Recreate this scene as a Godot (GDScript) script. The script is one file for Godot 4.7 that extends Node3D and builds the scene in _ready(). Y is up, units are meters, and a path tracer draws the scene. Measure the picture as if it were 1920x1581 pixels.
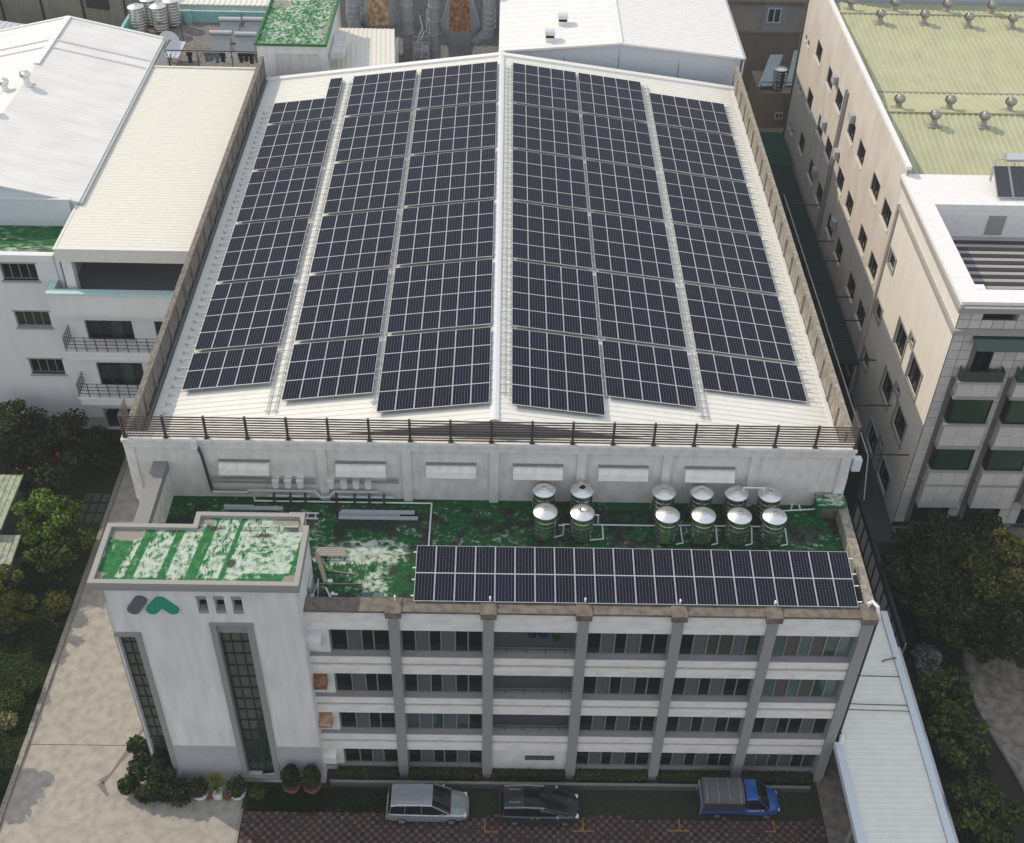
extends Node3D

var rng := RandomNumberGenerator.new()
var M := {}
var T := {}
var taken := {}

class MB:
	var v := PackedVector3Array()
	var n := PackedVector3Array()
	var uv := PackedVector2Array()
	var c := PackedColorArray()
	var col := Color.WHITE
	func tri(a: Vector3, b: Vector3, d: Vector3, na: Vector3, nb: Vector3, nd: Vector3, ua := Vector2.ZERO, ub := Vector2.ZERO, ud := Vector2.ZERO):
		v.append(a); v.append(d); v.append(b)
		n.append(na); n.append(nd); n.append(nb)
		uv.append(ua); uv.append(ud); uv.append(ub)
		c.append(col); c.append(col); c.append(col)
	func quad(a: Vector3, b: Vector3, d: Vector3, e: Vector3, ua := Vector2(0, 1), ub := Vector2(1, 1), ud := Vector2(1, 0), ue := Vector2(0, 0)):
		var nn := (d - a).cross(e - b).normalized()
		tri(a, b, d, nn, nn, nn, ua, ub, ud)
		tri(a, d, e, nn, nn, nn, ua, ud, ue)
	func quadn(a: Vector3, b: Vector3, d: Vector3, e: Vector3, ref: Vector3):
		if (d - a).cross(e - b).dot(ref) < 0.0:
			quad(a, e, d, b)
		else:
			quad(a, b, d, e)
	func bx(p: Vector3, q: Vector3):
		box((p + q) * 0.5, (q - p).abs())
	func box(ct: Vector3, s: Vector3, b := Basis()):
		var x := b.x * s.x * 0.5
		var y := b.y * s.y * 0.5
		var z := b.z * s.z * 0.5
		quad(ct - x - y + z, ct + x - y + z, ct + x + y + z, ct - x + y + z)
		quad(ct + x - y - z, ct - x - y - z, ct - x + y - z, ct + x + y - z)
		quad(ct + x - y + z, ct + x - y - z, ct + x + y - z, ct + x + y + z)
		quad(ct - x - y - z, ct - x - y + z, ct - x + y + z, ct - x + y - z)
		quad(ct - x + y + z, ct + x + y + z, ct + x + y - z, ct - x + y - z)
		quad(ct - x - y - z, ct + x - y - z, ct + x - y + z, ct - x - y + z)
	func bar(p: Vector3, q: Vector3, w: float, h: float):
		var d := q - p
		var z := d.normalized()
		var up := Vector3.UP if absf(z.y) < 0.95 else Vector3.RIGHT
		var x := up.cross(z).normalized()
		box((p + q) * 0.5, Vector3(w, h, d.length()), Basis(x, z.cross(x), z))
	func tube(pts: Array, r: float, k := 8):
		for i in pts.size() - 1:
			var p: Vector3 = pts[i]
			var q: Vector3 = pts[i + 1]
			var z := (q - p).normalized()
			var up := Vector3.UP if absf(z.y) < 0.95 else Vector3.RIGHT
			var x := up.cross(z).normalized()
			var y := z.cross(x)
			p -= z * r * 0.5
			q += z * r * 0.5
			for j in k:
				var a0 := TAU * j / k
				var a1 := TAU * (j + 1) / k
				var n0 := x * cos(a0) + y * sin(a0)
				var n1 := x * cos(a1) + y * sin(a1)
				tri(p + n0 * r, p + n1 * r, q + n1 * r, n0, n1, n1)
				tri(p + n0 * r, q + n1 * r, q + n0 * r, n0, n1, n0)
				tri(p, p + n1 * r, p + n0 * r, -z, -z, -z)
				tri(q, q + n0 * r, q + n1 * r, z, z, z)
	func lathe(prof: Array, ct: Vector3, k := 24, b := Basis()):
		for i in prof.size() - 1:
			var p: Vector2 = prof[i]
			var q: Vector2 = prof[i + 1]
			var d := q - p
			var nr := Vector2(d.y, -d.x).normalized()
			for j in k:
				var a0 := TAU * j / k
				var a1 := TAU * (j + 1) / k
				var e0 := b.x * cos(a0) - b.z * sin(a0)
				var e1 := b.x * cos(a1) - b.z * sin(a1)
				var n0 := e0 * nr.x + b.y * nr.y
				var n1 := e1 * nr.x + b.y * nr.y
				var p0 := ct + e0 * p.x + b.y * p.y
				var p1 := ct + e1 * p.x + b.y * p.y
				var q0 := ct + e0 * q.x + b.y * q.y
				var q1 := ct + e1 * q.x + b.y * q.y
				if p.x > 0.0001: tri(p0, p1, q1, n0, n1, n1)
				if q.x > 0.0001: tri(p0, q1, q0, n0, n1, n0)
	func loft(secs: Array, caps := true, closed := true):
		for i in secs.size() - 1:
			var s: PackedVector3Array = secs[i]
			var t: PackedVector3Array = secs[i + 1]
			var k := s.size()
			for j in (k if closed else k - 1):
				var j2 := (j + 1) % k
				quad(s[j], s[j2], t[j2], t[j])
		if caps:
			for e in 2:
				var s: PackedVector3Array = secs[0] if e == 0 else secs[secs.size() - 1]
				var m := Vector3.ZERO
				for p in s: m += p
				m /= s.size()
				for j in s.size():
					var j2 := (j + 1) % s.size()
					var nn := (s[j] - m).cross(s[j2] - m).normalized() * (-1.0 if e == 0 else 1.0)
					if e == 0: tri(m, s[j2], s[j], nn, nn, nn)
					else: tri(m, s[j], s[j2], nn, nn, nn)
	# extrudes a polygon (counter-clockwise seen against dir) from o along dir
	func prism(poly: PackedVector2Array, o: Vector3, x: Vector3, y: Vector3, dir: Vector3):
		var pl := poly.duplicate()
		if Geometry2D.is_polygon_clockwise(pl): pl.reverse()
		var flip := x.cross(y).dot(dir) < 0.0
		var ix := Geometry2D.triangulate_polygon(pl)
		var nn := dir.normalized()
		for i in range(0, ix.size(), 3):
			var p := [pl[ix[i]], pl[ix[i + 1]], pl[ix[i + 2]]]
			if (p[1] - p[0]).cross(p[2] - p[0]) < 0: p = [p[0], p[2], p[1]]
			var q := []
			for e in p: q.append(o + x * e.x + y * e.y)
			if flip: q = [q[0], q[2], q[1]]
			tri(q[0] + dir, q[1] + dir, q[2] + dir, nn, nn, nn, p[0], p[1], p[2])
			tri(q[0], q[2], q[1], -nn, -nn, -nn)
		for i in pl.size():
			var p: Vector2 = pl[i]
			var q: Vector2 = pl[(i + 1) % pl.size()]
			var a := o + x * p.x + y * p.y
			var b := o + x * q.x + y * q.y
			if flip: quad(b, a, a + dir, b + dir)
			else: quad(a, b, b + dir, a + dir)
	func corr(o: Vector3, along: Vector3, across: Vector3, period: float, h: float, up: Vector3, thick := 0.0):
		var w := across.length()
		var k := int(round(w / period))
		var st := across / k
		var un := up - along.normalized() * up.dot(along.normalized())
		un = (un - across.normalized() * un.dot(across.normalized())).normalized()
		var pr := [Vector2(0, 0), Vector2(0.55, 0), Vector2(0.63, 1), Vector2(0.9, 1), Vector2(1, 0)]
		for i in k:
			for j in 4:
				var a: Vector3 = o + st * (i + pr[j].x) + un * h * pr[j].y
				var b: Vector3 = o + st * (i + pr[j + 1].x) + un * h * pr[j + 1].y
				quadn(a, b, b + along, a + along, un)
		if thick > 0.0:
			var lo := o - un * thick
			quadn(lo, lo + across, lo + across + along, lo + along, -un)
			for e in [[o, o + across, along], [o + along, o + along + across, -along]]:
				quadn(e[0] - un * thick, e[1] - un * thick, e[1] + un * h * 0.4, e[0] + un * h * 0.4, -e[2])
			for e in [[o, o + along, across], [o + across, o + across + along, -across]]:
				quadn(e[0] - un * thick, e[1] - un * thick, e[1], e[0], -e[2])
	# a wall sheet with holes; u x v points outwards; dep goes inwards
	func holed(o: Vector3, u: Vector3, w: Vector3, wid: float, hei: float, holes: Array, dep: Vector3):
		var xs := [0.0, wid]
		var ys := [0.0, hei]
		for r in holes:
			for e in [r.position.x, r.end.x]:
				if not xs.has(e) and e > 0 and e < wid: xs.append(e)
			for e in [r.position.y, r.end.y]:
				if not ys.has(e) and e > 0 and e < hei: ys.append(e)
		xs.sort(); ys.sort()
		for i in xs.size() - 1:
			for j in ys.size() - 1:
				var m := Vector2((xs[i] + xs[i + 1]) * 0.5, (ys[j] + ys[j + 1]) * 0.5)
				var inside := false
				for r in holes:
					if r.has_point(m): inside = true
				if inside: continue
				quad(o + u * xs[i] + w * ys[j], o + u * xs[i + 1] + w * ys[j], o + u * xs[i + 1] + w * ys[j + 1], o + u * xs[i] + w * ys[j + 1])
		for r in holes:
			var a: Vector3 = o + u * r.position.x + w * r.position.y
			var b: Vector3 = o + u * r.end.x + w * r.position.y
			var d: Vector3 = o + u * r.end.x + w * r.end.y
			var e: Vector3 = o + u * r.position.x + w * r.end.y
			quad(a, a + dep, b + dep, b); quad(b, b + dep, d + dep, d)
			quad(d, d + dep, e + dep, e); quad(e, e + dep, a + dep, a)
	func mesh() -> ArrayMesh:
		var m := ArrayMesh.new()
		add_to(m)
		return m
	func add_to(m: ArrayMesh):
		var a := []
		a.resize(Mesh.ARRAY_MAX)
		a[Mesh.ARRAY_VERTEX] = v
		a[Mesh.ARRAY_NORMAL] = n
		a[Mesh.ARRAY_TEX_UV] = uv
		a[Mesh.ARRAY_COLOR] = c
		m.add_surface_from_arrays(Mesh.PRIMITIVE_TRIANGLES, a)

func numbered(called: String) -> String:
	var k: int = taken.get(called, 0)
	taken[called] = k + 1
	return called if k == 0 else "%s_%03d" % [called, k]

func tag(o: Node, label: String, category := "", group := "", kind := ""):
	if label: o.set_meta("label", label)
	if category: o.set_meta("category", category)
	if group: o.set_meta("group", group)
	if kind: o.set_meta("kind", kind)

func thing(called: String, label: String, category: String, at := Vector3.ZERO, group := "") -> Node3D:
	var o := Node3D.new()
	o.name = numbered(called)
	add_child(o)
	o.position = at
	tag(o, label, category, group)
	return o

func copy(o: Node3D, label := "", group := "") -> Node3D:
	var base := String(o.name).rstrip("0123456789").trim_suffix("_")
	var r: Node3D = o.duplicate()
	r.name = numbered(base)
	add_child(r)
	if label: r.set_meta("label", label)
	if group: r.set_meta("group", group)
	return r

# a part from shapes given in world coordinates (lo = true: in the thing's own coordinates)
func part(p: Node3D, called: String, g, mat: Material, lo := false) -> MeshInstance3D:
	var mi := MeshInstance3D.new()
	mi.name = called
	mi.mesh = g.mesh() if g is MB else g
	if mat: mi.material_override = mat
	p.add_child(mi, true)
	if not lo and p.get_parent() == self: mi.position = -p.position
	return mi

func solo(called: String, label: String, category: String, g, mat: Material, group := "", kind := "") -> MeshInstance3D:
	var mi := MeshInstance3D.new()
	mi.name = numbered(called)
	mi.mesh = g.mesh() if g is MB else g
	if mat: mi.material_override = mat
	add_child(mi)
	tag(mi, label, category, group, kind)
	return mi

func struct(called: String, g, mat: Material, label := "", category := "") -> MeshInstance3D:
	return solo(called, label, category, g, mat, "", "structure")

func b(p: Vector3, q: Vector3) -> MB:
	var m := MB.new()
	m.bx(p, q)
	return m

func boxes(list: Array) -> MB:
	var m := MB.new()
	for e in list: m.bx(e[0], e[1])
	return m

func tubes(pts: Array, r: float, k := 8) -> MB:
	var m := MB.new()
	m.tube(pts, r, k)
	return m

func V(x: float, y: float, z: float) -> Vector3: return Vector3(x, y, z)

# ---------------------------------------------------------------- textures and materials
func img_tex(im: Image) -> ImageTexture:
	im.generate_mipmaps()
	return ImageTexture.create_from_image(im)

func noise(seed_: int, freq: float, oct := 4, type := FastNoiseLite.TYPE_SIMPLEX_SMOOTH) -> FastNoiseLite:
	var f := FastNoiseLite.new()
	f.seed = seed_
	f.frequency = freq
	f.noise_type = type
	f.fractal_octaves = oct
	return f

# grey multiplier texture: lo..hi, gamma shapes how much is dark
func grey(seed_: int, freq: float, lo: float, hi: float, g := 1.0, oct := 4, size := 512, tint := Color.WHITE, mono := true) -> ImageTexture:
	var src := noise(seed_, freq, oct).get_seamless_image(size, size)
	src.convert(Image.FORMAT_L8)
	var d := src.get_data()
	var out := PackedByteArray()
	out.resize(size * size * 3)
	var lut := []
	for i in 256:
		var t := pow(i / 255.0, g)
		var k := lerpf(lo, hi, t)
		var lc := Color(clampf(k * lerpf(tint.r, 1, t), 0, 1), clampf(k * lerpf(tint.g, 1, t), 0, 1), clampf(k * lerpf(tint.b, 1, t), 0, 1)).linear_to_srgb()
		lut.append([int(lc.r * 255), int(lc.g * 255), int(lc.b * 255)])
	for i in d.size():
		var e: Array = lut[d[i]]
		out[i * 3] = e[0]; out[i * 3 + 1] = e[1]; out[i * 3 + 2] = e[2]
	return img_tex(Image.create_from_data(size, size, false, Image.FORMAT_RGB8, out))

func mat(called: String, lin: Color, rough := 0.8, metal := 0.0, tex = null, scale := Vector3.ONE, spec := 0.4) -> StandardMaterial3D:
	var m := StandardMaterial3D.new()
	m.albedo_color = Color(lin.r, lin.g, lin.b).linear_to_srgb()
	m.roughness = rough
	m.metallic = metal
	m.metallic_specular = spec
	if tex:
		m.albedo_texture = tex
		m.uv1_triplanar = true
		m.uv1_world_triplanar = true
		m.uv1_scale = scale
	M[called] = m
	return m

func make_materials():
	T.fine = grey(1, 0.05, 0.78, 1.0, 1.0, 4)
	T.blotch = grey(2, 0.012, 0.72, 1.0, 0.8, 5)
	T.soft = grey(3, 0.010, 0.88, 1.0, 0.8, 4)
	T.speck = grey(4, 0.22, 0.55, 1.0, 1.0, 2)
	T.stain = grey(5, 0.02, 0.35, 1.0, 0.7, 5, 512, Color(0.95, 0.9, 0.82))
	T.grime = grey(6, 0.018, 0.55, 1.0, 0.55, 5, 512, Color(1.0, 0.95, 0.86))
	T.rust = grey(7, 0.03, 0.25, 1.0, 1.2, 5, 512, Color(1.0, 0.6, 0.35))
	T.mild = grey(9, 0.014, 0.78, 1.0, 0.8, 5, 512, Color(1.0, 0.975, 0.94))
	T.leafy = grey(8, 0.09, 0.35, 1.0, 1.0, 3)
	mat("wall_white", Color(0.75, 0.75, 0.745), 0.75, 0, T.mild, Vector3(0.2, 0.03, 0.2))
	mat("wall_left", Color(0.74, 0.74, 0.745), 0.8, 0, T.soft, Vector3(0.12, 0.04, 0.12))
	mat("plain_grey", Color(0.40, 0.41, 0.43), 0.8, 0, T.soft, Vector3(0.3, 0.3, 0.3))
	mat("hall_wall", Color(0.73, 0.72, 0.70), 0.85, 0, T.mild, Vector3(0.22, 0.10, 0.22))
	mat("spandrel", Color(0.81, 0.80, 0.78), 0.7, 0, T.mild, Vector3(0.10, 0.22, 0.10))
	mat("granite", Color(0.36, 0.355, 0.35), 0.7, 0, T.speck, Vector3(1.2, 1.2, 1.2))
	mat("granite_light", Color(0.30, 0.295, 0.29), 0.7, 0, T.speck, Vector3(1.1, 1.1, 1.1))
	mat("coping", Color(0.20, 0.175, 0.15), 0.9, 0, T.stain, Vector3(0.16, 0.16, 0.16))
	mat("coping_pale", Color(0.40, 0.385, 0.36), 0.85, 0, T.speck, Vector3(1.0, 1.0, 1.0))
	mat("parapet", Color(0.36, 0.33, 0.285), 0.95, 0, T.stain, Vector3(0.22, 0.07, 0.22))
	mat("roof_cream", Color(0.77, 0.76, 0.70), 0.55, 0, T.soft, Vector3(0.2, 0.2, 0.2))
	mat("roof_cream2", Color(0.74, 0.715, 0.64), 0.6, 0, T.soft, Vector3(0.3, 0.3, 0.3))
	mat("roof_white", Color(0.80, 0.795, 0.78), 0.6, 0, T.mild, Vector3(0.03, 0.05, 0.08))
	mat("roof_white2", Color(0.80, 0.79, 0.77), 0.5, 0, T.soft, Vector3(0.15, 0.15, 0.15))
	mat("roof_grey", Color(0.50, 0.52, 0.54), 0.5, 0.2, T.soft, Vector3(0.2, 0.2, 0.2))
	mat("roof_olive", Color(0.47, 0.48, 0.31), 0.6, 0, T.mild, Vector3(0.08, 0.08, 0.05))
	mat("white_paint", Color(0.80, 0.79, 0.78), 0.6, 0, T.soft, Vector3(0.3, 0.3, 0.3))
	mat("white_metal", Color(0.75, 0.76, 0.77), 0.45, 0, T.fine, Vector3(0.5, 0.5, 0.5))
	mat("hood", Color(0.80, 0.79, 0.74), 0.6, 0, T.mild, Vector3(0.25, 0.25, 0.25))
	mat("pale_metal", Color(0.60, 0.65, 0.69), 0.5, 0, T.soft, Vector3(0.4, 0.4, 0.4))
	mat("brown_metal", Color(0.075, 0.058, 0.05), 0.6, 0.2)
	mat("black_metal", Color(0.018, 0.018, 0.02), 0.55, 0.2)
	mat("dark_frame", Color(0.05, 0.05, 0.05), 0.5, 0.2)
	mat("frame_alu", Color(0.26, 0.25, 0.24), 0.5, 0.3)
	mat("frame_light", Color(0.60, 0.60, 0.60), 0.4, 0.4)
	mat("pv_frame", Color(0.66, 0.67, 0.69), 0.4, 0.3)
	mat("galv", Color(0.55, 0.56, 0.57), 0.45, 0.6, T.fine, Vector3(0.6, 0.6, 0.6))
	mat("steel", Color(0.72, 0.71, 0.68), 0.2, 1.0)
	mat("steel_dome", Color(0.78, 0.78, 0.77), 0.38, 1.0)
	mat("duct", Color(0.36, 0.38, 0.41), 0.6, 0.3, T.grime, Vector3(0.3, 0.15, 0.3))
	mat("rusty", Color(0.42, 0.26, 0.17), 0.9, 0, T.rust, Vector3(0.12, 0.12, 0.12))
	mat("rust_white", Color(0.70, 0.57, 0.40), 0.8, 0, T.rust, Vector3(0.12, 0.12, 0.12))
	mat("drip_band", Color(0.50, 0.455, 0.385), 0.85, 0, T.grime, Vector3(0.3, 0.6, 0.3))
	mat("parapet_dark", Color(0.25, 0.23, 0.20), 0.95, 0, T.stain, Vector3(0.22, 0.07, 0.22))  # darker tone of the parapet material, for the left side
	mat("infill", Color(0.30, 0.31, 0.32), 0.6)
	mat("tile_line", Color(0.66, 0.62, 0.56), 0.8)
	mat("lane_green", Color(0.012, 0.075, 0.042), 0.7, 0, T.blotch, Vector3(0.2, 0.2, 0.2))
	mat("deck_concrete", Color(0.20, 0.205, 0.20), 0.9, 0, T.stain, Vector3(0.2, 0.2, 0.2))
	mat("black_hole", Color(0.01, 0.01, 0.01), 0.9)
	mat("interior", Color(0.25, 0.245, 0.24), 0.9)
	mat("balcony_tile", Color(0.28, 0.27, 0.265), 0.7, 0, T.fine, Vector3(0.6, 0.6, 0.6))
	mat("pvc", Color(0.72, 0.73, 0.74), 0.5)
	mat("pipe_dark", Color(0.05, 0.055, 0.065), 0.5)
	mat("teal", Color(0.30, 0.58, 0.54), 0.8, 0, T.blotch, Vector3(0.3, 0.3, 0.3))
	mat("teal_pale", Color(0.50, 0.68, 0.67), 0.8, 0, T.soft, Vector3(0.3, 0.3, 0.3))
	mat("tile_floor_dark", Color(0.20, 0.20, 0.205), 0.6, 0, T.soft, Vector3(0.3, 0.3, 0.3))
	mat("terrace", Color(0.24, 0.22, 0.21), 0.9, 0, T.stain, Vector3(0.2, 0.2, 0.2))
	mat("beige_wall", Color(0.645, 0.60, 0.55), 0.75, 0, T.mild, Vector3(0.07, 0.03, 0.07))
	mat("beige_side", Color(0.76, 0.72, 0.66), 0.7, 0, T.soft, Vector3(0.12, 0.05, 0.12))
	mat("tile_a", Color(0.60, 0.57, 0.54), 0.6, 0, T.fine, Vector3(0.4, 0.4, 0.4))
	mat("tile_b", Color(0.64, 0.605, 0.57), 0.6, 0, T.fine, Vector3(0.4, 0.4, 0.4))
	mat("tile_c", Color(0.56, 0.535, 0.51), 0.6, 0, T.fine, Vector3(0.4, 0.4, 0.4))
	mat("joint", Color(0.16, 0.15, 0.14), 0.9)
	mat("stone_trim", Color(0.42, 0.40, 0.375), 0.75, 0, T.speck, Vector3(0.7, 0.7, 0.7))
	mat("brown_wall", Color(0.34, 0.26, 0.195), 0.9, 0, T.mild, Vector3(0.1, 0.05, 0.1))
	mat("mauve_wall", Color(0.45, 0.39, 0.36), 0.9, 0, T.mild, Vector3(0.1, 0.05, 0.1))
	mat("olive_wall", Color(0.30, 0.28, 0.22), 0.8, 0, T.blotch, Vector3(0.2, 0.05, 0.2))
	mat("dark_green", Color(0.011, 0.030, 0.027), 0.7, 0, T.soft, Vector3(0.3, 0.3, 0.3))
	mat("green_paint", Color(0.02, 0.16, 0.05), 0.6, 0, T.blotch, Vector3(0.5, 0.5, 0.5))
	mat("concrete", Color(0.40, 0.365, 0.315), 0.9, 0, grey(11, 0.014, 0.62, 1.0, 0.7, 6, 512, Color(0.97, 0.97, 1.0)), Vector3(0.16, 0.16, 0.16))
	mat("plaza", Color(0.28, 0.245, 0.21), 0.95, 0, grey(12, 0.02, 0.35, 1.0, 0.9, 6), Vector3(0.13, 0.13, 0.13))
	mat("asphalt", Color(0.06, 0.06, 0.06), 0.95, 0, T.fine, Vector3(0.2, 0.2, 0.2))
	mat("soil", Color(0.035, 0.032, 0.022), 1.0, 0, T.leafy, Vector3(0.25, 0.25, 0.25))
	mat("lawn", Color(0.035, 0.055, 0.016), 1.0, 0, T.leafy, Vector3(0.2, 0.2, 0.2))
	mat("moss", Color(0.040, 0.045, 0.024), 1.0, 0, T.stain, Vector3(0.35, 0.35, 0.35))
	mat("kerb", Color(0.30, 0.28, 0.25), 0.9, 0, T.grime, Vector3(0.4, 0.4, 0.4))
	mat("kerb_dark", Color(0.09, 0.095, 0.10), 0.9, 0, T.grime, Vector3(0.4, 0.4, 0.4))
	mat("orange", Color(0.42, 0.19, 0.06), 0.8, 0, T.stain, Vector3(1.5, 1.5, 1.5))
	mat("terracotta", Color(0.22, 0.10, 0.08), 0.85, 0, T.fine, Vector3(1, 1, 1))
	mat("pot_white", Color(0.75, 0.75, 0.74), 0.5)
	mat("pot_red", Color(0.22, 0.07, 0.05), 0.7)
	mat("bark", Color(0.10, 0.08, 0.06), 0.95, 0, T.speck, Vector3(0.6, 0.2, 0.6))
	mat("logo_grey", Color(0.10, 0.115, 0.145), 0.5)
	mat("logo_green", Color(0.008, 0.27, 0.155), 0.5)
	mat("rubber", Color(0.015, 0.015, 0.015), 0.85)
	mat("alloy", Color(0.55, 0.56, 0.57), 0.3, 0.8)
	mat("car_silver", Color(0.38, 0.41, 0.43), 0.32, 0.55)
	mat("car_grey", Color(0.045, 0.05, 0.056), 0.3, 0.5)
	mat("car_blue", Color(0.015, 0.085, 0.33), 0.3, 0.1)
	for k in ["car_silver", "car_grey", "car_blue"]:
		M[k].clearcoat_enabled = true
		M[k].clearcoat = 0.8
		M[k].clearcoat_roughness = 0.06
	mat("car_glass", Color(0.008, 0.009, 0.010), 0.06, 0.0, null, Vector3.ONE, 0.55)
	mat("canvas", Color(0.13, 0.135, 0.14), 0.9, 0, T.grime, Vector3(1, 1, 1))
	mat("lamp_red", Color(0.35, 0.02, 0.02), 0.25)
	mat("lamp_clear", Color(0.75, 0.75, 0.72), 0.15)
	mat("glass_dark", Color(0.010, 0.012, 0.012), 0.07, 0.0, null, Vector3.ONE, 0.5)
	mat("glass_green", Color(0.020, 0.050, 0.034), 0.06, 0.0, null, Vector3.ONE, 0.6)
	mat("glass_pale", Color(0.040, 0.064, 0.046), 0.08, 0.0, null, Vector3.ONE, 0.5)
	mat("glass_teal", Color(0.07, 0.125, 0.115), 0.12, 0.0, null, Vector3.ONE, 0.5)
	mat("frosted", Color(0.095, 0.105, 0.115), 0.5, 0, T.soft, Vector3(1, 1, 1))
	mat("frosted_brown", Color(0.085, 0.078, 0.072), 0.5, 0, T.soft, Vector3(1, 1, 1))
	mat("deck_dark", Color(0.045, 0.045, 0.05), 0.7, 0, T.fine, Vector3(0.5, 0.5, 0.5))
	mat("deck_light", Color(0.40, 0.38, 0.37), 0.8, 0, T.fine, Vector3(0.5, 0.5, 0.5))
	mat("sheet_blue", Color(0.48, 0.58, 0.58), 0.6, 0, T.blotch, Vector3(0.3, 0.3, 0.3))
	mat("shed_roof", Color(0.42, 0.47, 0.36), 0.7, 0, T.stain, Vector3(0.2, 0.2, 0.2))
	mat("shed_wall", Color(0.14, 0.19, 0.16), 0.8, 0, T.blotch, Vector3(0.2, 0.1, 0.2))
	mat("heater_panel", Color(0.30, 0.32, 0.33), 0.3, 0.3, T.fine, Vector3(1, 1, 1))
	mat("cloth_black", Color(0.012, 0.012, 0.014), 0.9)
	mat("cloth_grey", Color(0.12, 0.15, 0.18), 0.9)
	mat("cloth_white", Color(0.55, 0.55, 0.57), 0.9)
	mat("blue_plastic", Color(0.02, 0.035, 0.10), 0.5)
	mat("red_paint", Color(0.25, 0.03, 0.015), 0.6)
	mat("wood", Color(0.42, 0.34, 0.25), 0.8, 0, T.fine, Vector3(0.5, 0.5, 0.5))
	# leaves take their colour from each leaf
	for k in [["leaf", 0.18], ["grass", 0.1]]:
		var m := StandardMaterial3D.new()
		m.vertex_color_use_as_albedo = true
		m.roughness = 0.65
		m.metallic_specular = 0.25
		m.cull_mode = BaseMaterial3D.CULL_DISABLED
		m.backlight_enabled = true
		m.backlight = Color(k[1], k[1] * 1.2, k[1] * 0.3)
		M[k[0]] = m
	var pm := StandardMaterial3D.new()
	pm.vertex_color_use_as_albedo = true
	pm.roughness = 0.9
	pm.albedo_texture = T.fine
	pm.uv1_triplanar = true
	pm.uv1_world_triplanar = true
	pm.uv1_scale = Vector3(0.8, 0.8, 0.8)
	M.paver = pm
	# solar cells: printed 6 x 10 cells with bus bars, in four tones
	var tones := [Color(0.0068, 0.0092, 0.021), Color(0.007, 0.009, 0.0195), Color(0.0064, 0.0095, 0.024), Color(0.0074, 0.0088, 0.018)]
	for t in 4:
		var W := 96
		var H := 160
		var im := Image.create(W, H, false, Image.FORMAT_RGB8)
		var r2 := RandomNumberGenerator.new()
		r2.seed = 40 + t
		var line := Color(0.085, 0.087, 0.098).linear_to_srgb()
		var cells := []
		for i in 60:
			var k := r2.randf_range(0.85, 1.15)
			cells.append((tones[t] * k).linear_to_srgb())
		for y in H:
			for x in W:
				var cx := x % 16
				var cy := y % 16
				var c: Color = cells[(y / 16) * 6 + x / 16]
				if cx < 3: c = line
				elif cy == 0: c = c.lerp(line, 0.5)
				elif cx == 9: c = c.lerp(line, 0.2)
				im.set_pixel(x, y, c)
		var m := StandardMaterial3D.new()
		m.albedo_texture = img_tex(im)
		m.roughness = 0.16
		m.metallic_specular = 0.14
		M["cell%d" % t] = m

# waterproof paint peeling off: fn(x, z) gives [white 0..1, dark 0..1, grey 0..1] biases
func peel_tex(W: int, H: int, x0: float, x1: float, z0: float, z1: float, seed_: int, fn: Callable, bright := 1.0) -> StandardMaterial3D:
	var na := noise(seed_, 1.0, 5)
	var nb := noise(seed_ + 1, 1.0, 4)
	var nc := noise(seed_ + 2, 0.55, 4)
	var im := Image.create(W, H, false, Image.FORMAT_RGB8)
	for j in H:
		var z := lerpf(z0, z1, (j + 0.5) / H)
		for i in W:
			var x := lerpf(x0, x1, (i + 0.5) / W)
			var e: Array = fn.call(x, z)   # white, dark, grey, streak direction (0 along z, 1 along x)
			var s4 := nc.get_noise_2d(x * 2.6 + 40.0, z * 2.6) * 1.6
			var s1 := na.get_noise_2d(x * 8.0 + s4, z * 0.8) if e[3] < 0.5 else na.get_noise_2d(x * 1.1, z * 5.5 + s4)
			var s2 := nb.get_noise_2d(x * 2.2, z * 2.2)
			var s3 := nc.get_noise_2d(x * 0.9, z * 0.9)
			var g := Color(0.012, 0.10, 0.030).lerp(Color(0.035, 0.18, 0.055), clampf(0.5 + s2 * 0.8, 0, 1))
			var c := g * bright
			var wv: float = e[0] + s1 * 0.62 + s2 * 0.42 + s3 * 0.40
			c = c.lerp(Color(0.46, 0.52, 0.45), clampf((wv - 0.30) * 2.6, 0, 1) * clampf(0.82 + s2 * 0.4, 0.5, 1.0))
			var dv: float = e[1] + s3 * 0.75 + s2 * 0.25
			c = c.lerp(Color(0.022, 0.024, 0.022), clampf((dv - 0.5) * 6.0, 0, 1) * 0.9)
			var gv: float = e[2] + s3 * 0.5 + s2 * 0.2
			c = c.lerp(Color(0.26, 0.24, 0.21), clampf((gv - 0.55) * 6.0, 0, 1))
			im.set_pixel(i, j, Color(c.r, c.g, c.b).linear_to_srgb())
	var m := StandardMaterial3D.new()
	m.albedo_texture = img_tex(im)
	m.roughness = 0.75
	m.metallic_specular = 0.3
	return m

static func bump(x: float, z: float, cx: float, cz: float, rx: float, rz: float) -> float:
	var d := Vector2((x - cx) / rx, (z - cz) / rz).length()
	return clampf(1.4 - d, 0.0, 1.0)

# flat sheet facing up with uv over its rectangle
func sheet(x0: float, x1: float, z0: float, z1: float, y: float) -> MB:
	var m := MB.new()
	m.quad(V(x0, y, z1), V(x1, y, z1), V(x1, y, z0), V(x0, y, z0), Vector2(0, 1), Vector2(1, 1), Vector2(1, 0), Vector2(0, 0))
	return m

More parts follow.
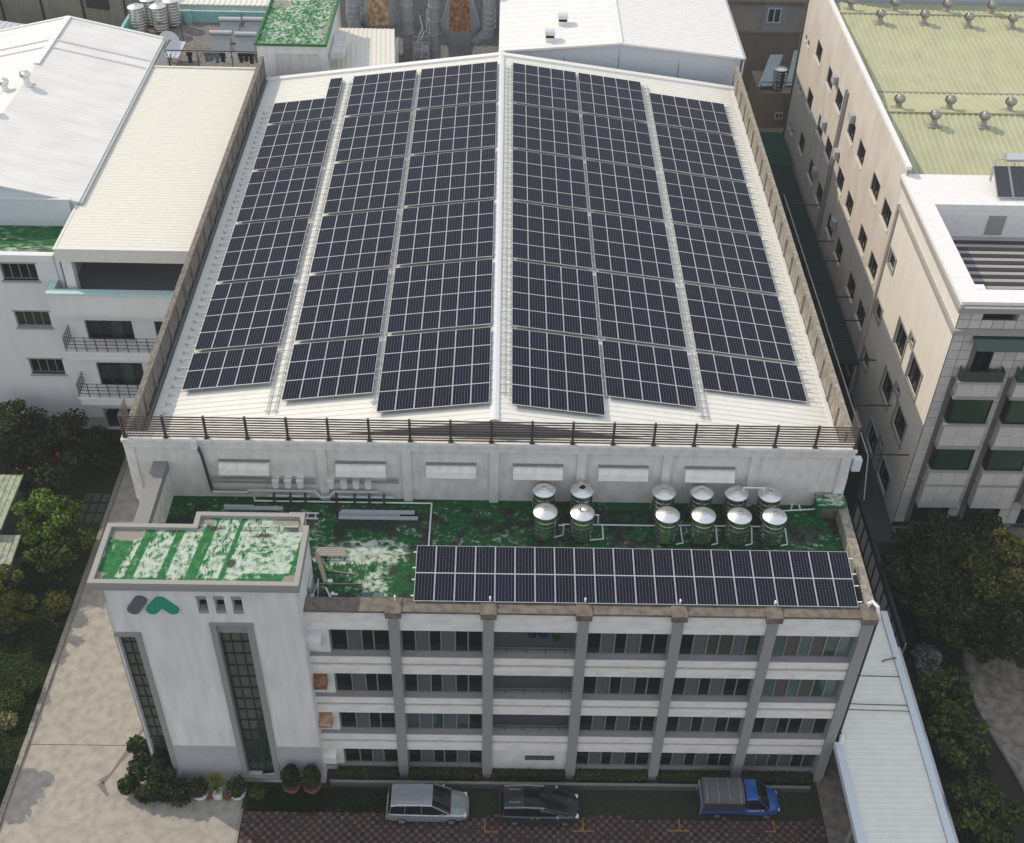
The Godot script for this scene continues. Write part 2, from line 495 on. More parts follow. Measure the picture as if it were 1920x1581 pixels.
# a window: frame bars as the part, each pane its child
func window(p: Node3D, o: Vector3, u: Vector3, v: Vector3, w: float, h: float, cols: Array, rows: int, panes: Array, fr: Material, bar := 0.06, inset := 0.04, called := "window") -> MeshInstance3D:
	var n := u.cross(v)
	var bs := Basis(u, v, n)
	var m := MB.new()
	var tot := 0.0
	for e in cols: tot += e
	var d := 0.08
	m.box(o + u * w * 0.5 + v * bar * 0.5, V(w, bar, d), bs)
	m.box(o + u * w * 0.5 + v * (h - bar * 0.5), V(w, bar, d), bs)
	var x := 0.0
	var edges := [0.0]
	for e in cols:
		x += e / tot * w
		edges.append(x)
	for i in edges.size():
		var cx: float = clampf(edges[i], bar * 0.5, w - bar * 0.5)
		m.box(o + u * cx + v * h * 0.5 + n * 0.003, V(bar, h, d), bs)
	for j in range(1, rows):
		m.box(o + u * w * 0.5 + v * (h * j / rows) - n * 0.003, V(w, bar * 0.8, d), bs)
	var fm := part(p, called, m, fr)
	for i in cols.size():
		for j in rows:
			var g := MB.new()
			var a: Vector3 = o + u * edges[i] + v * (h * j / rows) - n * inset
			var b2: Vector3 = u * (edges[i + 1] - edges[i])
			var c2 := v * (h / rows)
			g.box(a + b2 * 0.5 + c2 * 0.5, V(b2.length() - 0.01, c2.length() - 0.01, 0.012), bs)
			part(fm, "pane", g, M[panes[(i * rows + j) % panes.size()]])
	return fm

# leaves scattered through ellipsoid clumps; each leaf a folded pair of triangles
func foliage(seed_: int, clumps: Array, count: int, size: float, cols: Array, shell := 0.45) -> MB:
	var r := RandomNumberGenerator.new()
	r.seed = seed_
	var m := MB.new()
	var vol := []
	var tot := 0.0
	for c in clumps:
		tot += pow(c[1].x * c[1].y * c[1].z, 0.667)
		vol.append(tot)
	var tint := []
	for cc in clumps: tint.append(r.randf_range(0.7, 1.35))
	for i in count:
		var pick := r.randf() * tot
		var k := 0
		while vol[k] < pick: k += 1
		var dir := V(r.randfn(), r.randfn(), r.randfn()).normalized()
		var rad := pow(r.randf(), shell)
		var p: Vector3 = clumps[k][0] + dir * clumps[k][1] * rad
		var nn := (dir + V(r.randfn(), r.randfn() + 0.6, r.randfn()) * 0.55).normalized()
		var t := nn.cross(V(r.randfn(), r.randfn(), r.randfn())).normalized()
		var q := nn.cross(t)
		var s := size * r.randf_range(0.4, 1.6)
		var base: Color = cols[r.randi() % cols.size()]
		var f: float = r.randf_range(0.6, 1.4) * tint[k]
		m.col = Color(base.r * f, base.g * f * r.randf_range(0.9, 1.1), base.b * f)
		var a := p - t * s * 0.5
		var e := p + t * s * 0.5
		var o1 := p + q * s * 0.3 + nn * s * 0.08
		var o2 := p - q * s * 0.3 + nn * s * 0.08
		m.tri(a, o2, e, nn, nn, nn)
		m.tri(a, e, o1, nn, nn, nn)
	return m

func tapered(m: MB, p: Vector3, q: Vector3, r0: float, r1: float, k := 7):
	var d := q - p
	var z := d.normalized()
	var up := Vector3.UP if absf(z.y) < 0.95 else Vector3.RIGHT
	var x := up.cross(z).normalized()
	m.lathe([Vector2(r0, 0), Vector2(lerpf(r0, r1, 0.5) * 0.95, d.length() * 0.5), Vector2(r1, d.length())], p, k, Basis(x, z, x.cross(z)))

func tree(called: String, label: String, at: Vector3, h: float, rad: float, seed_: int, leaves: int, size: float, cols: Array, group := "", cat := "tree", lumps := 9, low := 0.35) -> Node3D:
	var t := thing(called, label, cat, at, group)
	var r := RandomNumberGenerator.new()
	r.seed = seed_
	var cl := []
	var tr := MB.new()
	var fork := V(r.randf_range(-0.15, 0.15), h * low, r.randf_range(-0.15, 0.15))
	tapered(tr, V(0, -0.1, 0), fork, 0.055 * h * 0.5 + 0.04, 0.035 * h * 0.5 + 0.03)
	for i in lumps:
		var a := TAU * (i + r.randf() * 0.7) / lumps
		var ring := 0.0 if i == 0 else r.randf_range(0.3, 0.92)
		var y := lerpf(h * (low + 0.1), h * 0.86, r.randf())
		if i == 0: y = h * 0.85
		var c := V(cos(a) * rad * ring, y, sin(a) * rad * ring)
		var s := rad * r.randf_range(0.22, 0.46)
		cl.append([c, V(s, s * r.randf_range(0.6, 0.85), s)])
		tapered(tr, fork, c, 0.03 * h * 0.4 + 0.015, 0.012, 5)
	part(t, "trunk", tr, M.bark, true)
	part(t, "crown", foliage(seed_ + 7, cl, leaves, size, cols), M.leaf, true)
	return t

const B := 4.7355
const RY := 18.95        # hall roof ridge height
const RX := 0.074

func _ready():
	rng.seed = 20240
	setup_view()
	make_materials()
	ground()
	factory_hall()
	office_block()
	stair_tower()
	left_building()
	back_buildings()
	right_building()
	alley()
	solar_arrays()
	railing()
	roof_items()
	vegetation()
	vehicles()

func setup_view():
	var cam := Camera3D.new()
	cam.name = "camera"
	var yaw := 0.0153
	var pit := 0.7174
	var rol := 0.026
	var fwd := V(sin(yaw) * cos(pit), -sin(pit), -cos(yaw) * cos(pit))
	var right := V(cos(yaw), 0, sin(yaw))
	var up := right.cross(fwd)
	var r2 := right * cos(rol) + up * sin(rol)
	var u2 := up * cos(rol) - right * sin(rol)
	cam.transform = Transform3D(Basis(r2, u2, -fwd), V(0.2675, 61.2492, 39.0237))
	cam.fov = rad_to_deg(2.0 * atan(790.5 / 2280.6))
	cam.near = 0.5
	cam.far = 900.0
	add_child(cam)
	cam.current = true
	var we := WorldEnvironment.new()
	we.name = "world_environment"
	var env := Environment.new()
	var sky := Sky.new()
	var sm := ProceduralSkyMaterial.new()
	sm.sky_top_color = Color(0.69, 0.72, 0.765)
	sm.sky_horizon_color = Color(0.90, 0.90, 0.89)
	sm.sky_curve = 0.18
	sm.ground_horizon_color = Color(0.55, 0.54, 0.52)
	sm.ground_bottom_color = Color(0.25, 0.24, 0.22)
	sm.sky_energy_multiplier = 1.22
	sm.sun_angle_max = 0.0
	sky.sky_material = sm
	env.background_mode = Environment.BG_SKY
	env.sky = sky
	env.background_energy_multiplier = 1.0
	env.tonemap_mode = Environment.TONE_MAPPER_LINEAR
	env.tonemap_exposure = 1.0
	env.sdfgi_enabled = true
	env.ssao_enabled = true
	env.ssil_enabled = true
	env.fog_enabled = true
	env.fog_density = 0.00035
	env.fog_light_color = Color(0.78, 0.80, 0.82)
	we.environment = env
	add_child(we)
	var sun := DirectionalLight3D.new()
	sun.name = "sun"
	sun.light_energy = 0.97
	sun.light_color = Color(1.0, 0.94, 0.85)
	sun.light_angular_distance = 0.6
	sun.shadow_enabled = true
	add_child(sun)
	sun.look_at_from_position(Vector3.ZERO, V(0.645, -0.652, 0.398), Vector3.UP)

# ------------------------------------------------------------------ ground
func ground():
	struct("ground", sheet(-400, 400, -500, 300, -0.03), M.asphalt, "dark worn ground around the buildings", "ground")
	# concrete driveway in two pours with an open joint between them
	var d := MB.new()
	d.bx(V(-26.72, -0.3, -75), V(-19.7, 0.0, -1.93))
	d.bx(V(-26.72, -0.3, -1.89), V(-13.75, 0.0, 16))
	struct("driveway", d, M.concrete, "stained pale concrete driveway along the stair tower", "driveway")
	var st := MB.new()
	var path := [V(-20.3, 0, -3.2), V(-20.81, 0, -1.85), V(-21.0, 0, -1.2), V(-21.25, 0, -0.7), V(-21.5, 0, 0.0), V(-21.95, 0, 0.55), V(-21.7, 0, 0.95), V(-21.3, 0, 1.4)]
	var wd := [0.06, 0.11, 0.16, 0.09, 0.08, 0.22, 0.14, 0.06]
	for i in path.size() - 1:
		var a: Vector3 = path[i] + V(0, 0.004, 0)
		var e: Vector3 = path[i + 1] + V(0, 0.004, 0)
		var s := (e - a).cross(Vector3.UP).normalized()
		st.quadn(a - s * wd[i], a + s * wd[i], e + s * wd[i + 1], e - s * wd[i + 1], Vector3.UP)
	var wet := mat("wet", Color(0.17, 0.145, 0.125), 0.45, 0, T.fine, Vector3(0.5, 0.5, 0.5))
	struct("damp_trickle", st, wet, "dark damp trickle running over the concrete driveway", "stain")
	# lawn with its kerb
	struct("lawn", sheet(-70, -27.0, -29.5, 20, 0.04), M.lawn, "dark green lawn beside the driveway", "lawn")
	var kb := MB.new()
	for i in 44:
		var z := -27.0 + i
		kb.bx(V(-27.02, -0.2, z + 0.008), V(-26.74, 0.15 + 0.008 * sin(i * 2.3), z + 0.992))
	struct("kerb", kb, M.kerb, "long grey kerb between lawn and driveway", "kerb")
	# stepping stones by the lawn
	var ss := MB.new()
	for i in 3:
		for j in 3:
			ss.bx(V(-28.9 + i * 0.62, 0, -22.6 + j * 1.0), V(-28.4 + i * 0.62, 0.07, -21.8 + j * 1.0))
	struct("stepping_stones", ss, M.kerb_dark, "square stepping slabs in the shaded lawn", "path")
	# strip of soil and moss under the facade
	struct("moss_strip", sheet(-13.6, 18.9, 0.3, 2.35, 0.012), M.moss, "mossy strip between kerb wall and parking pavers", "ground")
	var kw := MB.new()
	kw.bx(V(-8.9, 0, 0.42), V(12.0, 0.34, 0.62))
	kw.bx(V(12.02, 0, 0.42), V(18.4, 0.30, 0.60))
	var kwm := struct("planter_kerb", kw, M.kerb_dark, "low dark planter kerb in front of the hedges", "kerb")
	part(kwm, "cap", boxes([[V(-8.92, 0.342, 0.40), V(12.0, 0.37, 0.56)], [V(12.02, 0.302, 0.40), V(18.4, 0.33, 0.56)]]), M.kerb)
	# checkered pavers of the parking court
	struct("paver_bed", sheet(-13.6, 18.85, 2.0, 20, -0.005), M.soil, "dark bedding under the parking pavers", "ground")
	var pv := MB.new()
	var r := RandomNumberGenerator.new()
	r.seed = 77
	var s := 0.245
	var nz := noise(5, 0.25, 3)
	for j in 26:
		for i in 133:
			var x := -13.55 + i * s
			var z := 1.98 + j * s
			var edge := 2.12 + nz.get_noise_1d(x * 3.0) * 0.35
			if x > -4.0: edge += 0.12
			if z < edge: continue
			if x + s > 18.85: continue
			var k := r.randf_range(0.8, 1.15)
			if (i + j) % 2 == 0: pv.col = Color(0.115 * k, 0.095 * k, 0.088 * k)
			else: pv.col = Color(0.075 * k, 0.024 * k, 0.024 * k)
			if r.randf() < 0.12: pv.col = pv.col * 0.6
			var y := r.randf_range(0.010, 0.020)
			var g := 0.012
			var q := [V(x + g, y, z + s - g), V(x + s - g, y, z + s - g), V(x + s - g, y, z + g), V(x + g, y, z + g)]
			pv.quad(q[0], q[1], q[2], q[3])
			for e in 4:
				var a: Vector3 = q[e]
				var b2: Vector3 = q[(e + 1) % 4]
				pv.quad(a - V(0, 0.03, 0), b2 - V(0, 0.03, 0), b2, a)
	solo("parking_pavers", "red and grey checkered pavers of the parking court", "paving", pv, M.paver, "", "structure")
	# orange corner marks of the parking bays
	var marks := [
		["orange L shaped bay mark between silver and dark cars", [[-0.14, -0.06, 2.55, 3.3], [-0.14, 0.62, 3.3, 3.38]]],
		["orange T shaped bay mark in front of the dark car", [[5.3, 5.38, 2.45, 3.18], [4.75, 5.95, 3.18, 3.26]]],
		["orange T shaped bay mark behind the blue truck", [[10.68, 10.76, 2.4, 3.1], [10.1, 11.25, 3.1, 3.18]]],
		["orange L shaped bay mark by the blue truck's front wheel", [[15.97, 16.05, 2.42, 3.08], [15.45, 16.05, 3.08, 3.16]]]]
	for e in marks:
		var m := MB.new()
		for q in e[1]: m.bx(V(q[0], 0.0, q[2]), V(q[1], 0.025, q[3]))
		solo("parking_mark", e[0], "marking", m, M.orange, "parking bay corner marks", "structure")
	struct("side_pavement", sheet(18.86, 25.1, -9, 20, 0.02), M.plaza, "grey concrete strip beside the canopy", "pavement")
	struct("drive_edge", b(V(-13.74, -0.1, 2.1), V(-13.6, 0.035, 16)), M.kerb, "pale edging between driveway and pavers", "kerb")
	# plaza and planting bed on the other side of the fence
	struct("plaza", sheet(25.3, 120, -20.9, 30, 0.0), M.plaza, "mottled brown concrete plaza beyond the black fence", "plaza")
	var bed := PackedVector2Array()
	for i in 25:
		var t := i / 24.0
		bed.append(Vector2(lerpf(28.6, 30.6, sin(t * PI)) + 1.0 * sin(t * 9.0), lerpf(8.0, -19.0, t)))
	bed.append(Vector2(25.35, -19.0)); bed.append(Vector2(25.35, 8.0))
	var bm := MB.new()
	bm.prism(bed, V(0, -0.1, 0), Vector3.RIGHT, V(0, 0, 1), V(0, 0.16, 0))
	struct("planting_bed", bm, M.soil, "dark soil bed with trees along the black fence", "planting bed")
	var bk := MB.new()
	for i in 24:
		var a := V(bed[i].x, 0.05, bed[i].y)
		var e := V(bed[i + 1].x, 0.05, bed[i + 1].y)
		bk.bar(a, e, 0.14, 0.22)
	struct("bed_edging", bk, M.kerb_dark, "dark curved edging of the planting bed", "kerb")

# ------------------------------------------------------------------ hall
func roof_y(x: float) -> float: return RY - 0.1345 * absf(x - RX)

func factory_hall():
	var t := thing("factory_hall", "wide factory hall whose ridged pale roof carries the solar arrays", "building", V(0, 0, -32))
	var w := MB.new()
	w.bx(V(-19.54, 0, -9.2), V(19.3, 18.0, -8.8))
	w.bx(V(-19.62, 0, -55.9), V(-19.34, 15.6, -9.2))
	w.bx(V(19.24, 0, -55.9), V(19.48, 15.6, -9.2))
	w.bx(V(-19.34, 0, -55.9), V(19.24, 15.4, -55.5))
	part(t, "wall", w, M.hall_wall)
	part(t, "cornice", boxes([[V(-19.56, 17.45, -8.8), V(19.32, 17.86, -8.62)], [V(-19.6, 17.86, -9.25), V(19.36, 18.04, -8.54)]]), M.hall_wall)
	for x in [-19.3, -9.15, -4.6, 0.1, 4.8, 9.4, 14.1, 18.95]:
		part(t, "pilaster", b(V(x - 0.24, 13.6, -8.8), V(x + 0.24, 17.45, -8.62)), M.hall_wall)
	for x in [-14.66, -8.40, -3.55, 1.12, 5.72, 10.40]:
		var h := MB.new()
		var sec := []
		for xx in [x, x + 2.68]:
			sec.append(PackedVector3Array([V(xx, 15.78, -8.8), V(xx, 15.78, -8.28), V(xx, 15.86, -8.24), V(xx, 16.2, -8.36), V(xx, 16.42, -8.52), V(xx, 16.5, -8.8)]))
		h.loft(sec)
		part(t, "window_hood", h, M.hood)
		part(t, "hood_flashing", b(V(x - 0.02, 16.5, -8.8), V(x + 2.7, 16.54, -8.6)), M.frame_alu)
		part(t, "window_sill", b(V(x, 15.55, -8.8), V(x + 2.68, 15.66, -8.66)), M.hall_wall)
	# gable wall behind the railing, and gutter floor
	var g := MB.new()
	var gp := PackedVector2Array([Vector2(-19.2, 15.0), Vector2(19.1, 15.0), Vector2(19.1, roof_y(19.1) - 0.1), Vector2(RX, RY - 0.1), Vector2(-19.2, roof_y(19.2) - 0.1)])
	g.prism(gp, V(0, 0, -9.95), Vector3.RIGHT, Vector3.UP, V(0, 0, 0.25))
	g.prism(gp, V(0, 0, -54.4), Vector3.RIGHT, Vector3.UP, V(0, 0, 0.25))
	part(t, "gable_wall", g, M.plain_grey)
	part(t, "gutter_floor", b(V(-19.2, 14.9, -9.7), V(19.1, 15.2, -9.2)), M.plain_grey)
	# corrugated roof, one sheet each side
	var zf := -9.5
	var zb := -54.5
	for s in [-1, 1]:
		var m := MB.new()
		var e := 19.12
		var o := V(RX, RY, zf)
		var along := V(s * e, -0.1345 * e, 0)
		m.corr(o, along, V(0, 0, zb - zf), 0.42, 0.03, Vector3.UP, 0.08)
		part(t, "roof", m, M.roof_cream)
	# ridge cap in lapped lengths
	for i in 15:
		var z0 := zf + 0.05 - i * 3.05
		var m := MB.new()
		m.prism(PackedVector2Array([Vector2(-0.24, -0.02), Vector2(0.24, -0.02), Vector2(0.24, 0.05), Vector2(0.05, 0.11), Vector2(-0.05, 0.11), Vector2(-0.24, 0.05)]), V(RX, RY + 0.03 + 0.004 * (i % 2), z0), Vector3.RIGHT, Vector3.UP, V(0, 0, -3.05))
		part(t, "ridge_cap", m, M.white_metal)
	# rear flashing
	var fl := MB.new()
	for s in [-1, 1]:
		fl.bar(V(RX, RY + 0.06, -54.45), V(RX + s * 19.2, RY + 0.06 - 0.1345 * 19.2, -54.45), 0.5, 0.2)
	part(t, "rear_flashing", fl, M.roof_white2)
	# side parapets with piers on the inside
	for s in [-1, 1]:
		var x0 := -19.62 if s < 0 else 19.24
		var x1 := -19.34 if s < 0 else 19.48
		part(t, "parapet", b(V(x0, 15.6, -55.4), V(x1, 17.94, -9.25)), M.parapet_dark if s < 0 else M.parapet)
		part(t, "parapet_cap", b(V(x0 - 0.02, 17.942, -55.4), V(x1 + 0.02, 18.02, -9.26)), M.parapet_dark if s < 0 else M.parapet)
		for i in 21:
			var z := -10.4 - i * 2.14
			var q := MB.new()
			if s < 0: q.bx(V(x1, 15.5, z - 0.16), V(x1 + 0.10, 17.8, z + 0.16))
			else: q.bx(V(x0 - 0.10, 15.5, z - 0.16), V(x0, 17.8, z + 0.16))
			part(t, "pier", q, M.parapet_dark if s < 0 else M.parapet)
	part(t, "gutter", b(V(-19.3, 16.0, -54.3), V(-19.05, 16.34, -9.9)), M.white_metal)
	part(t, "gutter", b(V(18.95, 16.1, -54.3), V(19.2, 16.46, -9.9)), M.white_metal)
	var dp := MB.new()
	dp.tube([V(-19.2, 16.55, -10.0), V(-19.2, 16.55, -54.2)], 0.07, 8)
	dp.tube([V(-19.05, 16.48, -10.0), V(-19.05, 16.48, -54.2)], 0.045, 6)
	part(t, "conduit", dp, M.pipe_dark)
	# link wall down to the stair tower with two slots
	var lw := MB.new()
	lw.holed(V(-17.55, 13.5, -3.3), V(0, 0, -1), Vector3.UP, 5.5, 2.3, [Rect2(1.2, 0.5, 0.3, 1.1), Rect2(3.1, 0.5, 0.3, 1.1)], V(-0.6, 0, 0))
	lw.holed(V(-18.15, 13.5, -8.8), V(0, 0, 1), Vector3.UP, 5.5, 2.3, [Rect2(2.1, 0.5, 0.3, 1.1), Rect2(4.0, 0.5, 0.3, 1.1)], V(0.01, 0, 0))
	part(t, "link_wall", lw, M.hall_wall)
	part(t, "link_cap", b(V(-18.22, 15.8, -8.8), V(-17.45, 16.3, -3.2)), M.granite_light)

# ------------------------------------------------------------------ office block
func office_block():
	var t := thing("office_block", "four storey office block with grey piers and white spandrels", "building", V(5, 0, -4.5))
	var w := MB.new()
	w.bx(V(-9.2, 0, -8.8), V(0.0, 13.68, -0.52))
	w.bx(V(B, 0, -8.8), V(19.3, 13.68, -0.52))
	w.bx(V(0, 0, -8.8), V(B, 13.68, -2.6))
	w.bx(V(0, 0, -2.6), V(B, 2.7, -0.80))
	w.bx(V(-18.15, 0, -8.8), V(-9.2, 13.68, -4.2))
	part(t, "wall", w, M.wall_white)
	var lint := [13.0, 9.48, 6.06, 2.65]
	var sill := [10.92, 7.46, 4.12, 0.86]
	# bays: 0 is the short one by the tower
	var xs := []
	for i in 6: xs.append((i - 1) * B - 0.04)
	for bay in 6:
		var x0: float = -9.2 if bay == 0 else xs[bay - 1] + 0.2
		var x1: float = xs[bay] - 0.2
		for f in 5:
			var top: float = 14.42 if f == 0 else sill[f - 1]
			var bot: float = lint[f] if f < 4 else 0.0
			if f == 4: continue
			var m := MB.new()
			if f == 0:
				m.bx(V(x0, bot, -0.80), V(x1, top, -0.15))
			else:
				var mid := bot + (top - bot) * 0.56
				m.bx(V(x0, mid + 0.05, -0.80), V(x1, top, -0.14))
				m.bx(V(x0, bot, -0.80), V(x1, mid - 0.17, -0.12))
			var sp := part(t, "spandrel", m, M.spandrel)
			if f > 0:
				var mid := bot + (top - bot) * 0.56
				part(sp, "drip_band", b(V(x0, mid - 0.17, -0.80), V(x1, mid + 0.05, -0.20)), M.drip_band)
			if f > 0:
				part(t, "window_sill", b(V(x0, top, -0.80), V(x1, top + 0.05, -0.10)), M.granite)
		if bay != 2:
			part(t, "window_sill", b(V(x0, 0.6, -0.80), V(x1, 0.86, -0.35)), M.granite_light)
		else:
			part(t, "base_wall", b(V(x0, 0, -0.8), V(x1, 2.65, -0.3)), M.wall_white)
			var lv := part(t, "louvre", b(V(2.1, 1.55, -0.3), V(3.75, 1.95, -0.26)), M.dark_frame)
			for k in 5: part(lv, "blade", b(V(2.15 + k * 0.32, 1.6, -0.26), V(2.15 + k * 0.32 + 0.26, 1.9, -0.24)), M.frosted)
	# piers with caps
	for i in 6:
		var m := MB.new()
		m.bx(V(xs[i] - 0.27, 0.45, -0.8), V(xs[i] + 0.27, 14.2, 0.0))
		m.bx(V(xs[i] - 0.22, 0.0, -0.8), V(xs[i] + 0.22, 0.45, -0.06))
		var pr := part(t, "pier", m, M.granite)
		part(pr, "pier_cap", boxes([[V(xs[i] - 0.40, 14.2, -0.95), V(xs[i] + 0.40, 14.62, 0.10)]]), M.coping)
		var pp := MB.new()
		pp.tube([V(xs[i] + 0.06, 14.5, -0.75), V(xs[i] + 0.06, 14.95, -0.75), V(xs[i] + 0.06, 14.98, -0.62)], 0.045, 6)
		part(pr, "vent_pipe", pp, M.pvc)
	# coping between caps and the side parapet
	for bay in 6:
		var x0: float = -9.2 if bay == 0 else xs[bay - 1] + 0.4
		var x1: float = xs[bay] - 0.4
		part(t, "coping", boxes([[V(x0, 14.42, -0.95), V(x1, 14.56, -0.06)], [V(x0, 13.6, -0.95), V(x1, 14.42, -0.803)]]), M.coping)
	part(t, "side_parapet", b(V(18.87, 13.6, -8.8), V(19.38, 14.5, -0.95)), M.parapet)
	# painted roof floor
	var rf := func(x, z):
		var white := 0.16
		white = maxf(white, 0.85 * bump(x, z, -6.6, -4.7, 2.6, 1.1))
		white = maxf(white, 0.7 * bump(x, z, -5.9, -2.6, 0.9, 1.5))
		white = maxf(white, 0.32 * bump(x, z, -0.5, -5.9, 3.2, 1.2))
		white = maxf(white, 0.42 * bump(x, z, -9.8, -6.3, 1.2, 1.8))
		white = maxf(white, 0.35 * bump(x, z, -4.4, -6.6, 2.0, 0.8))
		white = maxf(white, 0.32 * bump(x, z, 17.2, -5.9, 1.3, 1.4))
		white = maxf(white, 0.42 * bump(x, z, 7.0, -5.4, 0.8, 0.9))
		white -= 0.5 * bump(x, z, -4.0, -2.5, 1.0, 2.2)
		var dark := 0.36 if z > -5.0 else 0.46
		dark = maxf(dark, 0.85 * bump(x, z, -6.3, -7.0, 3.0, 1.2))
		dark = maxf(dark, 0.75 * bump(x, z, -16.2, -6.5, 1.4, 2.0))
		dark = maxf(dark, 0.62 * bump(x, z, -0.8, -6.8, 3.6, 1.4))
		dark = maxf(dark, 0.85 * bump(x, z, 7.2, -7.6, 2.2, 1.2))
		dark = maxf(dark, 0.7 * bump(x, z, -8.0, -1.6, 1.3, 0.7))
		dark = maxf(dark, 0.62 * bump(x, z, 18.4, -7.4, 0.8, 0.7))
		if z < -8.2: dark = 0.0; white = minf(white, -0.1)
		return [white, dark, -0.2, 1.0 if sin(x * 1.1) + sin(z * 2.0) > -0.3 else 0.0]
	var pm := peel_tex(1024, 256, -17.6, 18.9, -8.8, -0.9, 60, rf, 0.60)
	part(t, "roof", sheet(-17.55, 18.87, -8.8, -0.95, 13.7), pm)
	# windows
	var dark := ["glass_dark"]
	for f in 4:
		var y0: float = sill[f] + (0.05 if f < 3 else 0.0)
		var y1: float = lint[f]
		for bay in 6:
			if bay == 2: continue
			var x0: float = -8.12 if bay == 0 else xs[bay - 1] + 0.27
			var x1: float = xs[bay] - 0.27
			var cols := [0.74, 0.70, 0.60, 0.72, 0.66, 0.76] if bay > 0 else [0.9, 0.72, 0.62, 0.85]
			var ps := ["glass_dark", "frosted", "glass_dark", "frosted", "glass_dark", "glass_dark"]
			if bay == 0: ps = ["glass_dark", "frosted", "glass_dark", "glass_dark"] if f < 3 else ["glass_dark", "glass_dark", "frosted", "glass_dark"]
			if f == 3 and bay == 1: ps = ["glass_dark", "frosted", "glass_dark", "glass_dark", "frosted", "glass_dark"]
			if bay == 4 and f == 0: ps = ["glass_dark", "frosted", "glass_pale", "glass_pale", "frosted", "glass_green"]
			if bay == 1 and f == 2: ps = ["glass_pale", "frosted", "glass_green", "frosted", "glass_green", "glass_dark"]
			if bay == 5:
				ps = ["glass_teal", "frosted_brown", "glass_teal", "frosted_brown", "glass_green", "glass_teal"]
				if f == 2: ps = ["glass_dark", "frosted", "glass_dark", "glass_dark", "frosted", "glass_dark"]
				if f == 3: ps = ["glass_teal", "frosted_brown", "glass_green", "frosted_brown", "glass_dark", "glass_green"]
			window(t, V(x0, y0, -0.45), Vector3.RIGHT, Vector3.UP, x1 - x0, y1 - y0, cols, 1, ps, M.frame_alu, 0.07, 0.03)
	# white wall beside the short bay
	part(t, "side_wall", b(V(-9.2, 0.9, -0.52), V(-8.14, 13.0, -0.34)), M.wall_white)
	# open landings in the middle bay
	for f in 3:
		var y: float = sill[f] - 0.3
		var lb := part(t, "landing", b(V(0.05, y - 0.4, -2.6), V(B - 0.05, y, -0.8)), M.balcony_tile)
		part(lb, "back_wall", b(V(0.05, y, -2.6), V(B - 0.05, lint[f] + 0.9, -2.52)), M.balcony_tile)
		var rl := MB.new()
		for yy in [0.9, 0.55]:
			rl.tube([V(0.2, sill[f] + yy * 0.6, -0.45), V(B - 0.2, sill[f] + yy * 0.6, -0.45)], 0.025, 6)
		for k in 4: rl.tube([V(0.9 + k * 1.0, sill[f], -0.45), V(0.9 + k * 1.0, sill[f] + 0.54, -0.45)], 0.02, 6)
		part(t, "handrail", rl, M.dark_frame)
	# conduit on the right end pier
	part(t, "downpipe", tubes([V(19.42, 14.8, -0.9), V(19.5, 14.4, -0.5), V(19.5, 0, -0.5)], 0.07, 8), M.pipe_dark)
	var cp := MB.new()
	cp.tube([V(19.0, 14.55, -1.0), V(19.1, 14.95, -0.8), V(19.3, 14.9, -0.5), V(19.42, 14.4, -0.3)], 0.09, 8)
	part(t, "corner_pipe", cp, M.pvc)
	# hooded air conditioners by the tower
	var acn := ["clean white hooded air conditioner beside top floor window", "orange rusted hooded air conditioner, second from the roof", "brown blotched hooded air conditioner, third from the roof", "cream rust-tinged hooded air conditioner just above the hedge"]
	var acy := [12.25, 8.85, 5.45, 2.0]
	var acm := ["white_metal", "rusty", "rust_white", "hood"]
	for i in 4:
		var ac := thing("air_conditioner", acn[i], "air conditioner", V(-8.85, acy[i] - 0.5, -0.3), "hooded air conditioners by the stair tower")
		var m := MB.new()
		var sec := []
		for xx in [-9.22, -8.50]:
			var y: float = acy[i]
			sec.append(PackedVector3Array([V(xx, y - 0.5, -0.5), V(xx, y - 0.5, 0.12), V(xx, y + 0.1, 0.12), V(xx, y + 0.35, -0.5)]))
		m.loft(sec)
		part(ac, "hood", m, M[acm[i]])
		part(ac, "grille", b(V(-9.15, acy[i] - 0.42, 0.122), V(-8.57, acy[i] + 0.02, 0.14)), M[acm[i]])

func round_rect(r: float, a: Vector2, c: Vector2) -> PackedVector2Array:
	var p := PackedVector2Array()
	var d := (c - a).normalized()
	var ang := d.angle()
	for i in 13: p.append(c + Vector2.from_angle(ang - PI / 2 + PI * i / 12) * r)
	for i in 13: p.append(a + Vector2.from_angle(ang + PI / 2 + PI * i / 12) * r)
	return p

